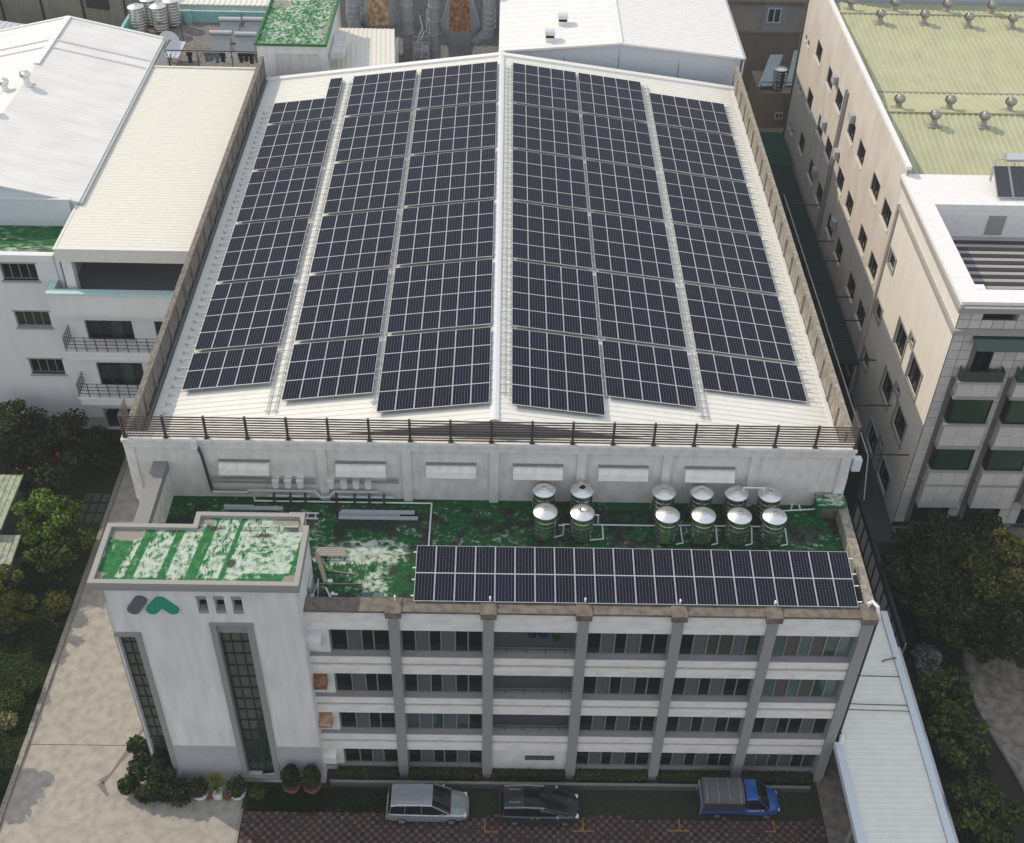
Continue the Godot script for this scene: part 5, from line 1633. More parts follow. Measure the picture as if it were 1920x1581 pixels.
	for i in 3:
		var c := MB.new()
		c.box(V(-1.0 + i * 1.1, 0.75, 0.2), V(1.05, 0.1, 2.5), Basis(Vector3.RIGHT, 0.5))
		var pn := part(h, "collector", c, M.galv, true)
		var c2 := MB.new()
		c2.box(V(-1.0 + i * 1.1, 0.80, 0.22), V(0.93, 0.08, 2.35), Basis(Vector3.RIGHT, 0.5))
		part(pn, "absorber", c2, M.pipe_dark)
	part(h, "storage_drum", tubes([V(-0.5, 1.75, -1.3), V(1.5, 1.75, -1.3)], 0.32, 16), M.steel_dome, true)
	var hs := MB.new()
	for x in [-1.2, 0.1, 1.4]:
		hs.bar(V(x, 0, -1.2), V(x, 1.5, -1.2), 0.06, 0.06); hs.bar(V(x, 0, 1.3), V(x, 0.2, 1.3), 0.06, 0.06)
	hs.tube([V(-0.6, 1.7, -1.3), V(-1.4, 1.6, -1.2), V(-1.55, 0.4, -0.6)], 0.04, 6)
	part(h, "stand", hs, M.galv, true)
	# condensers on the side wall
	for e in [[36.9, 16.0, 0], [29.8, 16.1, 0], [37.6, 11.5, 1], [31.9, 11.7, 1], [37.2, 7.0, 2], [28.3, 7.2, 2]]:
		var c := MB.new()
		c.box(near - u * e[0] + V(0, e[1], 0) + n * 0.22, V(0.85, 0.6, 0.35), bs)
		c.box(near - u * e[0] + V(0, e[1] - 0.34, 0) + n * 0.2, V(0.95, 0.06, 0.4), bs)
		solo("wall_condenser", "grey condenser on beige wall, %s window row, %s the twin downpipes" % [["top", "second", "lower"][e[2]], "beyond" if e[0] > 33 else "this side of" if e[0] < 29.9 and e[2] != 1 else "beside"], "air conditioner", c, M.plain_grey, "condensers on the beige wall")
	for x in [31.95, 28.75]:
		var sl := MB.new()
		sl.tube([V(x + 0.1, 2.3, zf + 0.05), V(x + 0.15, 2.2, zf + 0.45)], 0.07, 8)
		if x > 30: solo("wall_lamp", "small white spotlight between the ground floor bay windows", "lamp", sl, M.white_metal)

# ------------------------------------------------------------------ lane between hall and beige block
func alley():
	struct("lane", sheet(19.5, 28.1, -57, -9, 0.01), M.asphalt, "dark lane between hall and beige block", "lane")
	var f := thing("tall_black_fence", "tall black steel fence braced to the beige block", "fence", V(25.3, 0, -38))
	for i in 14:
		var z := -21.5 - i * 2.6
		part(f, "post", b(V(25.22, 0, z - 0.06), V(25.38, 6.0, z + 0.06)), M.black_metal)
		if i < 13:
			part(f, "panel", b(V(25.28, 0.3, z - 2.5), V(25.33, 5.6, z - 0.1)), M.black_metal)
	part(f, "top_rail", tubes([V(25.3, 6.0, -21.4), V(25.3, 6.0, -55.5)], 0.05, 6), M.galv)
	for z in [-21.5, -26.65, -31.85, -36.76, -39.88, -44.99, -47.97, -53.77]:
		part(f, "brace", tubes([V(25.3, 6.0, z), V(28.2, 6.0, z)], 0.05, 6), M.black_metal)
	part(f, "end_stay", tubes([V(25.3, 6.0, -21.4), V(25.3, 3.2, -20.0)], 0.04, 6), M.galv)
	var g := thing("black_panel_fence", "lower black fence with pale panels beside the planting bed", "fence", V(25.2, 0, -14))
	for i in 12:
		var z := -8.0 - i * 1.13
		part(g, "post", b(V(25.1, 0, z - 0.12), V(25.3, 3.0, z + 0.12)), M.black_metal)
		if i < 11:
			part(g, "infill_panel", b(V(25.12, 0.8, z - 1.01), V(25.22, 2.5, z - 0.12)), M.infill)
	part(g, "rail", boxes([[V(25.08, 2.5, -20.4), V(25.32, 3.02, -7.9)], [V(25.08, 0, -20.4), V(25.32, 0.8, -7.9)]]), M.black_metal)
	part(g, "end_post", tubes([V(25.2, 0.6, -7.7), V(25.2, 3.1, -7.7)], 0.05, 6), M.galv)
	var s := thing("low_black_fence", "low black fence running along the sheet canopy", "fence", V(24.9, 0, 0))
	part(s, "panel", b(V(24.85, 0, -7.8), V(24.95, 2.6, 14)), M.black_metal)
	part(s, "top_rail", b(V(24.82, 2.6, -7.8), V(24.98, 2.68, 14)), M.galv)
	var c := thing("dark_lane_canopy", "dark green sheet canopy over the lane by the beige block", "canopy", V(26.8, 0, -52))
	var m := MB.new()
	m.corr(V(25.5, 3.7, -34.5), V(2.55, -0.2, 0), V(0, 0, -30.5), 0.5, 0.04, Vector3.UP, 0.08)
	part(c, "roof_sheet", m, M.dark_green)
	var m2 := MB.new()
	m2.corr(V(25.4, 3.72, -65.1), V(2.9, -0.2, 0), V(0, 0, -6.5), 0.5, 0.04, Vector3.UP, 0.08)
	part(c, "rear_sheet", m2, M.lane_green)
	for i in 6: part(c, "post", b(V(25.45, 0, -35 - i * 6.0), V(25.6, 3.6, -34.85 - i * 6.0)), M.black_metal)
	# cream sheet canopy at the front
	var k := thing("cream_sheet_canopy", "long cream corrugated canopy with pale gutters beside the office block", "canopy", V(21.6, 0, 0))
	var m3 := MB.new()
	m3.corr(V(19.55, 4.0, 14), V(4.25, 0.0, 0), V(0, 0, -23.2), 0.33, 0.04, Vector3.UP, 0.06)
	part(k, "roof_sheet", m3, M.roof_cream)
	part(k, "gutter", boxes([[V(23.82, 3.78, -9.4), V(24.22, 4.12, 14)]]), M.pale_metal)
	part(k, "gutter", boxes([[V(19.12, 3.72, 0.05), V(19.58, 4.16, 14)]]), M.pale_metal)
	part(k, "wall_flashing", b(V(19.40, 3.95, -9.2), V(19.62, 4.2, 0.02)), M.dark_frame)
	for i in 4:
		for x in [19.6, 23.7]: part(k, "post", b(V(x, 0, -8 + i * 6.0), V(x + 0.14, 3.8, -7.86 + i * 6.0)), M.galv)
	for z in [-4.6, -2.6, -2.2]:
		var cb := MB.new()
		cb.tube([V(19.7, 4.06, z), V(21.5, 4.07, z + 0.06), V(23.9, 4.08, z + 0.1)], 0.025, 5)
		part(k, "cable", cb, M.pipe_dark)
	part(k, "branch_pipe", tubes([V(23.9, 4.15, -5.8), V(23.2, 4.2, -5.6), V(23.1, 4.05, -5.6)], 0.04, 6), M.brown_metal)
	part(k, "gutter_end", tubes([V(19.45, 4.3, 0.15), V(19.55, 4.3, -0.2)], 0.14, 10), M.pvc)

# ------------------------------------------------------------------ solar arrays
func solar_arrays():
	var pw := 1.005
	var pl := 1.67
	var px := 1.0252
	var rp := 1.6902
	var meshes := []
	for t in 4:
		var am := ArrayMesh.new()
		var fr := MB.new()
		var x := pw * 0.5
		var z := pl * 0.5
		var hgt := 0.04
		var e := 0.017
		fr.bx(V(-x, 0, -z), V(-x + e, hgt, z)); fr.bx(V(x - e, 0, -z), V(x, hgt, z))
		fr.bx(V(-x + e, 0, -z), V(x - e, hgt, -z + e)); fr.bx(V(-x + e, 0, z - e), V(x - e, hgt, z))
		fr.add_to(am)
		var gl := MB.new()
		gl.quad(V(-x + e, 0.034, z - e), V(x - e, 0.034, z - e), V(x - e, 0.034, -z + e), V(-x + e, 0.034, -z + e))
		gl.quad(V(-x + e, 0.004, -z + e), V(x - e, 0.004, -z + e), V(x - e, 0.004, z - e), V(-x + e, 0.004, z - e), Vector2.ZERO, Vector2.ZERO, Vector2.ZERO, Vector2.ZERO)
		gl.add_to(am)
		am.surface_set_material(0, M.pv_frame)
		am.surface_set_material(1, M["cell%d" % t])
		meshes.append(am)
	var r := RandomNumberGenerator.new()
	r.seed = 9
	var yr := 19.251
	var zf := -10.684
	var pz := 7.0567
	# [side, first distance from ridge, columns, rows missing at the front, rows in the last block, place]
	var groups := [[-1, 0.2903, 6, 0, 4, "ridge-side"], [-1, 6.794, 5, 1, 4, "middle"], [-1, 12.81, 5, 2, 2, "parapet-side"], [1, 0.9205, 5, 0, 4, "ridge-side"], [1, 6.21, 5, 1, 4, "middle"], [1, 11.882, 6, 2, 3, "parapet-side"]]
	var ord := ["front row at the railing", "second row from railing", "third row from railing", "fourth row from railing", "fifth row from railing", "rearmost row"]
	for g in groups:
		var s: int = g[0]
		var ang := 0.1308 if s < 0 else 0.1386
		var bs := Basis(V(cos(ang), -sin(ang) * s, 0), V(sin(ang) * s, cos(ang), 0), V(0, 0, 1))
		for blk in 6:
			var cx: float = g[1] + g[2] * px * 0.5
			var zc := zf - blk * pz - 2 * rp
			var o := thing("solar_array", "solar panel block, slope facing the %s, %s column, %s" % ["cream roof" if s < 0 else "beige block", g[5], ord[blk]], "solar array", V(RX + s * cx * cos(ang), yr - cx * sin(ang) - 0.3, zc), "solar arrays on the hall roof")
			var rmin := 999.0
			var rmax := -999.0
			for row in 4:
				for col in g[2]:
					if blk == 0 and row < g[3]: continue
					if blk == 5 and row >= g[4]:
						if not (g[4] == 2 and col == 0): continue
					var d: float = g[1] + (col + 0.5) * px - 0.01
					var z := zf - blk * pz - (row + 0.5) * rp + 0.01
					var mi := MeshInstance3D.new()
					mi.name = "solar_panel"
					mi.mesh = meshes[r.randi() % 4]
					o.add_child(mi, true)
					mi.transform = Transform3D(bs, V(RX + s * d * cos(ang), yr - d * sin(ang) - 0.035, z) - o.position)
					rmin = minf(rmin, z - rp * 0.5)
					rmax = maxf(rmax, z + rp * 0.5)
			# purlins and feet below
			var m := MB.new()
			for i in int(round((rmax - rmin) / rp)) * 2:
				var z := rmax - 0.42 - i * rp * 0.5
				var d0: float = g[1] - 0.12
				var d1: float = g[1] + g[2] * px + 0.1
				if g[5] == "parapet-side": d1 += 0.35
				if blk == 5 and g[4] == 2 and i >= 4: d1 = g[1] + px
				m.bar(V(RX + s * d0 * cos(ang), yr - d0 * sin(ang) - 0.065, z), V(RX + s * d1 * cos(ang), yr - d1 * sin(ang) - 0.065, z), 0.04, 0.05)
				for q in [0.1, 0.5, 0.9]:
					var d := lerpf(d0, d1, q)
					m.bar(V(RX + s * d * cos(ang), yr - d * sin(ang) - 0.34, z), V(RX + s * d * cos(ang), yr - d * sin(ang) - 0.06, z), 0.04, 0.04)
			part(o, "mounting_rails", m, M.galv)
	# front array on the office roof
	var a := thing("solar_array", "tilted two-row solar array along the office block's front edge", "solar array", V(7.3, 13.7, -2.4))
	var ta := 0.1552
	var fw := 22 * 1.01
	var bs2 := Basis(Vector3.RIGHT, ta)
	var m0 := V(-3.80, 14.65, -0.66)
	for row in 2:
		for col in 22:
			var mi := MeshInstance3D.new()
			mi.name = "solar_panel"
			mi.mesh = meshes[r.randi() % 4]
			a.add_child(mi, true)
			var l := (row + 0.5) * 1.665
			mi.transform = Transform3D(bs2.scaled_local(V(0.985, 1, 0.986)), m0 + V((col + 0.5) * 1.01, sin(ta) * l, -cos(ta) * l) - a.position)
	var m := MB.new()
	for q in [0.35, 1.3, 2.0, 2.95]:
		m.bar(m0 + V(-0.15, sin(ta) * q - 0.035, -cos(ta) * q), m0 + V(fw + 0.25, sin(ta) * q - 0.035, -cos(ta) * q), 0.05, 0.06)
	for i in 9:
		var x := 0.3 + i * 2.7
		m.bar(m0 + V(x, -0.1, -0.1), m0 + V(x, sin(ta) * 3.3 - 0.1, -cos(ta) * 3.3), 0.07, 0.07)
		m.bar(V(m0.x + x, 13.7, m0.z - 0.3), m0 + V(x, -0.1, -0.3), 0.07, 0.07)
		m.bar(V(m0.x + x, 13.7, m0.z - 3.1), m0 + V(x, 0.4, -3.1), 0.07, 0.07)
	part(a, "support_frame", m, M.pvc)
	# cable trays on the hall roof
	var tr := [[-1, 12.1, 12.55, "cable tray between middle and parapet arrays, cream-roof slope"], [-1, 6.5, 6.7, "cable tray between ridge and middle arrays, cream-roof slope"], [1, 0.45, 0.85, "cable tray beside the ridge cap, beige-block slope"], [1, 11.42, 11.75, "cable tray between middle and parapet arrays, beige-block slope"]]
	for e in tr:
		var t := thing("cable_tray", e[3], "cable tray", V(RX + e[0] * e[1], RY - 0.1345 * e[1], -34), "cable trays on the hall roof")
		for d in [e[1], e[2]]:
			var mm := MB.new()
			var y: float = RY - 0.1345 * d + 0.10
			mm.bx(V(RX + e[0] * d - 0.02, y, -52.5), V(RX + e[0] * d + 0.02, y + 0.07, -11.6))
			part(t, "side_rail", mm, M.galv)
		var rg := MB.new()
		for i in 60:
			var z := -11.8 - i * 0.68
			rg.bar(V(RX + e[0] * (e[1] - 0.15), RY - 0.1345 * e[1] + 0.12, z), V(RX + e[0] * (e[2] + 0.15), RY - 0.1345 * e[2] + 0.12, z), 0.035, 0.035)
		part(t, "rungs", rg, M.galv).set_meta("kind", "stuff")
	# row of roof hooks by the parapet
	var hk := MB.new()
	for i in 50:
		var z := -12.4 - i * 0.78
		var d := 18.45
		if i > 46: continue
		hk.bar(V(-d + 0.35, RY - 0.1345 * (d - 0.35) + 0.10, z), V(-d - 0.05, RY - 0.1345 * d + 0.09, z), 0.03, 0.03)
		hk.bar(V(-d + 0.1, RY - 0.1345 * d, z + 0.02), V(-d + 0.02, RY - 0.1345 * d + 0.22, z - 0.05), 0.05, 0.05)
	solo("roof_hooks", "row of small grey roof hooks beside the parapet-side arrays", "roof hook", hk, M.galv, "", "stuff")

func railing():
	var t := thing("slatted_railing", "dark brown slatted metal railing along the hall's front parapet", "railing", V(0, 18.04, -8.75))
	for i in 19:
		var x := -19.4 + i * 2.148
		part(t, "post", boxes([[V(x - 0.06, 18.04, -8.85), V(x + 0.06, 19.55, -8.73)], [V(x - 0.12, 18.04, -8.9), V(x + 0.12, 18.1, -8.68)]]), M.brown_metal)
	for k in 9:
		var y := 18.16 + k * 0.168
		part(t, "slat", b(V(-19.5, y, -8.73), V(19.3, y + 0.06, -8.68)), M.brown_metal)
	for s in [-19.5, 19.3]:
		for k in 9:
			var y := 18.16 + k * 0.168
			part(t, "return_slat", b(V(s - 0.02, y, -10.2), V(s + 0.02, y + 0.045, -8.74)), M.brown_metal)

# ------------------------------------------------------------------ things on the office roof
func roof_items():
	var y := 13.7
	var gr := "steel water tanks on the office roof"
	var tk := [
		[2.85, -6.2, 0, "steel water tank in the pair by solar array, closed lid"], [4.80, -6.15, 2, "steel water tank in the pair by solar array, lid ajar"],
		[2.80, -7.85, 0, "steel water tank against hall wall in the pair, closed lid"], [4.85, -7.85, 1, "steel water tank against hall wall, lid flipped wide open"],
		[9.30, -6.1, 0, "front-row steel tank of eight, first from the open-lid pair"], [11.2, -6.1, 0, "front-row steel tank of eight, second from the open-lid pair"], [13.1, -6.1, 0, "front-row steel tank of eight, third from the open-lid pair"], [14.95, -6.1, 0, "front-row steel tank of eight, next to scratched green floor"],
		[9.25, -7.8, 0, "wall-side steel tank of eight, first from the open-lid pair"], [11.3, -7.85, 0, "wall-side steel tank of eight, second from the open-lid pair"], [13.15, -7.8, 0, "wall-side steel tank of eight, joined by overhead pipe"], [14.95, -7.75, 0, "wall-side steel tank of eight, nearest the green box"]]
	for e in tk: tank(V(e[0], y, e[1] + 0.05), 0.62, 1.98, e[3], gr, e[2], 5)
	# feed pipes
	var pp := [
		["white feed pipe joining the pair of water tanks", [[V(3.6, 14.6, -6.1), V(3.85, 14.6, -6.1), V(3.85, 13.85, -6.1), V(3.3, 13.85, -5.9)], [V(3.85, 13.85, -6.9), V(9.0, 13.85, -6.9)], [V(5.6, 14.6, -6.9), V(5.75, 14.6, -6.9), V(5.75, 13.85, -6.9)], [V(6.0, 13.85, -6.9), V(6.0, 13.8, -5.9), V(5.3, 13.8, -5.8)]]],
		["white feed pipe joining the eight water tanks", [[V(9.9, 13.85, -6.95), V(15.4, 13.85, -6.95)], [V(10.1, 14.5, -6.2), V(10.25, 13.8, -5.7), V(9.9, 13.8, -5.6)], [V(12.0, 14.5, -6.2), V(12.1, 13.8, -5.7), V(11.8, 13.8, -5.6)], [V(13.9, 14.5, -6.2), V(13.95, 13.8, -5.7), V(13.6, 13.8, -5.6)], [V(15.7, 14.5, -6.2), V(15.85, 13.8, -5.7), V(15.5, 13.8, -5.6)]]],
		["white overhead pipe linking two wall-side tanks", [[V(13.5, 15.7, -7.8), V(13.5, 15.95, -7.8), V(14.6, 15.95, -7.8), V(14.6, 15.7, -7.8)]]],
		["white pipe along the roof floor and hall wall", [[V(-13.0, 14.1, -8.35), V(-13.0, 13.85, -8.35), V(-3.3, 13.85, -8.35), V(-3.3, 13.85, -5.2)]]],
		["white valve pipes leading to the green box", [[V(15.6, 14.1, -7.9), V(17.7, 14.1, -8.1)], [V(16.4, 14.1, -8.0), V(16.4, 14.5, -8.1)], [V(16.9, 14.1, -8.0), V(16.8, 14.4, -8.1)]]]]
	for e in pp:
		var m := MB.new()
		for q in e[1]: m.tube(q, 0.045, 6)
		solo("water_pipe", e[0], "pipe", m, M.pvc)
	# green box by the corner
	var gb := thing("green_box", "green painted equipment box in the roof corner", "box", V(18.5, y, -8.2))
	part(gb, "cabinet", b(V(17.75, y, -8.6), V(19.2, 14.75, -7.75)), M.green_paint)
	var bf := func(x, z): return [0.42, 0.1, -0.3, 1.0]
	part(gb, "lid", sheet(17.7, 19.25, -8.62, -7.7, 14.78), peel_tex(128, 96, 17.7, 19.25, -8.6, -7.7, 170, bf, 0.8))
	part(gb, "lid_edge", b(V(17.7, 14.7, -8.62), V(19.25, 14.77, -7.7)), M.green_paint)
	part(gb, "louvre", b(V(18.0, 13.8, -7.75), V(19.1, 14.5, -7.72)), M.coping)
	# wall boxes and ducts under the hoods
	var n := 0
	for x in [-11.75, -11.08, -10.42, -8.75, -8.05, -7.38, -6.72]:
		var m := MB.new()
		m.bx(V(x - 0.17, 14.85, -8.8), V(x + 0.17, 15.3, -8.4))
		m.bx(V(x - 0.19, 15.3, -8.8), V(x + 0.19, 15.34, -8.36))
		m.bx(V(x - 0.10, 14.80, -8.42), V(x + 0.10, 14.86, -8.38))
		solo("junction_box", "small white box on hall wall, %s along from the dark downpipe" % NTH[n], "junction box", m, M.white_metal, "white boxes on the hall wall")
		n += 1
	var dl := [["grey trunking under the hood nearest the tower", [[V(-15.2, 15.3, -8.6), V(-9.6, 15.3, -8.6)], [V(-15.2, 15.0, -8.6), V(-9.6, 15.0, -8.6)]], 0.05, "frame_alu"],
		["grey trunking under the second window hood", [[V(-8.9, 15.15, -8.6), V(-5.1, 15.15, -8.6)], [V(-5.7, 15.35, -8.6), V(-5.1, 15.35, -8.6)]], 0.05, "frame_alu"],
		["pale insulated pipes low along the hall wall", [[V(-13.3, 14.5, -8.5), V(-9.7, 14.5, -8.5), V(-9.35, 14.25, -8.3), V(-8.9, 14.25, -8.3), V(-8.6, 14.5, -8.5), V(-6.2, 14.5, -8.5)], [V(-15.2, 14.45, -8.4), V(-13.3, 14.45, -8.4)], [V(-12.2, 14.2, -8.4), V(-10.0, 14.2, -8.4)], [V(-8.4, 14.2, -8.4), V(-5.4, 14.2, -8.4)]], 0.08, "roof_grey"],
		["dark downpipe from the railing to the roof floor", [[V(-15.7, 18.0, -8.55), V(-15.5, 17.0, -8.6), V(-15.3, 14.3, -8.6), V(-13.3, 14.3, -8.55)]], 0.09, "pipe_dark"]]
	for e in dl:
		var m := MB.new()
		for q in e[1]: m.tube(q, e[2], 8)
		solo("wall_pipe", e[0], "pipe", m, M[e[3]])
	var hb := MB.new()
	for x in [-11.9, -11.0, -10.2, -8.5, -7.5, -6.7, -5.9]: hb.bx(V(x - 0.05, 13.7, -8.5), V(x + 0.05, 14.4, -8.2))
	solo("pipe_brackets", "black brackets holding the low pipes on the hall wall", "bracket", hb, M.pipe_dark, "", "stuff")
	solo("gutter_outlet", "white gutter outlet box below the slatted railing", "gutter", b(V(-15.85, 17.7, -8.55), V(-15.55, 18.25, -8.2)), M.white_metal)
	solo("corner_outlet", "grey outlet box at the hall's lane-side corner", "gutter", b(V(19.3, 16.6, -8.9), V(19.75, 17.4, -8.5)), M.pale_metal)
	# loose stuff on the roof
	var lp := [["pair of pale boards lying by the hall wall near tower", [[V(-14.6, 13.72, -8.0), V(-11.4, 13.80, -7.75)], [V(-14.6, 13.80, -8.0), V(-13.0, 13.88, -7.8)]]], ["stack of pale boards lying below the second hood", [[V(-8.3, 13.72, -7.7), V(-5.0, 13.80, -7.45)], [V(-8.2, 13.80, -7.75), V(-4.2, 13.88, -7.5)], [V(-8.3, 13.72, -7.4), V(-4.0, 13.78, -7.15)]]]]
	for e in lp: solo("loose_boards", e[0], "boards", boxes(e[1]), M.plain_grey, "loose boards on the office roof")
	var ld := thing("lying_ladder", "short pale ladder lying on the green roof", "ladder", V(-10.2, y, -7.4))
	for z in [-7.55, -7.15]: part(ld, "rail", b(V(-11.0, y + 0.02, z - 0.03), V(-9.4, y + 0.09, z + 0.03)), M.pvc)
	for i in 4: part(ld, "rung", b(V(-10.85 + i * 0.42, y + 0.03, -7.52), V(-10.80 + i * 0.42, y + 0.08, -7.18)), M.pvc)
	var sg := thing("metal_sheet_stack", "stack of brownish folded metal sheets beside the tower", "metal sheets", V(-8.4, y, -4.6))
	for i in 5:
		part(sg, "sheet", b(V(-9.1, y + 0.04 * i + 0.05, -5.0 + i * 0.16), V(-7.7 + 0.03 * i, y + 0.04 * i + 0.12, -4.9 + i * 0.16)), M.coping_pale)
	var bd := MB.new()
	bd.bar(V(-9.0, y + 0.9, -3.9), V(-8.45, y + 0.06, -2.6), 0.22, 0.06)
	solo("leaning_plank", "tan plank leaning from the tower wall to the roof", "plank", bd, M.wood)
	var rd := MB.new()
	rd.bar(V(-8.9, y + 0.05, -3.5), V(-7.0, y + 0.05, -3.2), 0.04, 0.04)
	rd.bar(V(-8.8, y + 0.05, -2.5), V(-6.6, y + 0.05, -2.55), 0.04, 0.04)
	solo("thin_battens", "two thin pale battens on the peeling roof paint", "battens", rd, M.wood)
	var bp := MB.new()
	bp.tube([V(-8.4, y + 0.08, -2.2), V(-8.05, y + 0.08, -1.5), V(-7.0, y + 0.08, -1.55)], 0.05, 6)
	solo("bent_pipe", "bent white plastic pipe lying near the coping", "pipe", bp, M.pvc)
	solo("white_offcut", "white flat offcut lying by the coping", "offcut", boxes([[V(-7.1, y + 0.02, -1.42), V(-6.75, y + 0.12, -1.22)]]), M.white_paint)
	var sc := MB.new()
	sc.bx(V(-9.18, y, -2.4), V(-9.0, y + 0.9, -1.5)); sc.bar(V(-9.1, y, -1.2), V(-8.7, y + 0.8, -2.0), 0.06, 0.06); sc.bar(V(-8.7, y, -1.3), V(-8.7, y + 0.9, -2.1), 0.05, 0.05); sc.bx(V(-9.1, y + 0.3, -1.45), V(-8.85, y + 0.5, -1.2))
	solo("scrap_metal_frame", "grey scrap metal frame piled against the tower", "scrap", sc, M.galv)
	solo("white_carton", "small white carton beside the scrap pile", "carton", boxes([[V(-8.35, y, -2.75), V(-8.1, y + 0.15, -2.55)]]), M.white_paint)
	solo("pipe_elbow", "white plastic pipe elbow between scrap and bent pipe", "pipe", boxes([[V(-8.1, y, -1.95), V(-7.95, y + 0.1, -1.75)], [V(-7.95, y, -1.85), V(-7.75, y + 0.1, -1.75)]]), M.pvc)
	var mt := mat("worn_mat", Color(0.13, 0.21, 0.19), 0.9, 0, T.stain, Vector3(0.6, 0.6, 0.6))
	solo("grey_green_mat", "grey-green worn mat lying at the roof edge", "mat", b(V(-6.5, y + 0.004, -2.0), V(-5.4, y + 0.02, -1.25)), mt)
	# middle landing odds and ends
	var fl: float = 10.92 - 0.3
	for i in 2:
		var d := thing("blue_drum", ["dark blue drum on the top landing, nearer the wall light", "dark blue drum with pale top beside the basket"][i], "drum", V(2.25 + i * 0.6, fl, -1.9), "drums on the top landing")
		var m := MB.new()
		m.lathe([Vector2(0.0, 0), Vector2(0.22, 0), Vector2(0.25, 0.3), Vector2(0.25, 0.7), Vector2(0.22, 0.72), Vector2(0.2, 0.6), Vector2(0.0, 0.6)], Vector3.ZERO, 18)
		part(d, "shell", m, M.blue_plastic, true)
		var w := MB.new()
		w.lathe([Vector2(0.19, 0.61), Vector2(0.0, 0.61)], Vector3.ZERO, 18)
		part(d, "contents", w, M.pale_metal, true)
	var bk := MB.new()
	bk.lathe([Vector2(0.0, 0), Vector2(0.15, 0), Vector2(0.2, 0.35), Vector2(0.17, 0.34), Vector2(0.0, 0.2)], V(3.5, fl, -1.6), 14)
	solo("green_basket", "olive green basket on the top landing", "basket", bk, M.green_paint)
	solo("red_crate", "red crate on the second landing from the top", "crate", boxes([[V(2.0, 7.16, -2.45), V(2.5, 7.5, -2.1)], [V(2.05, 7.5, -2.4), V(2.45, 7.56, -2.15)]]), M.red_paint)

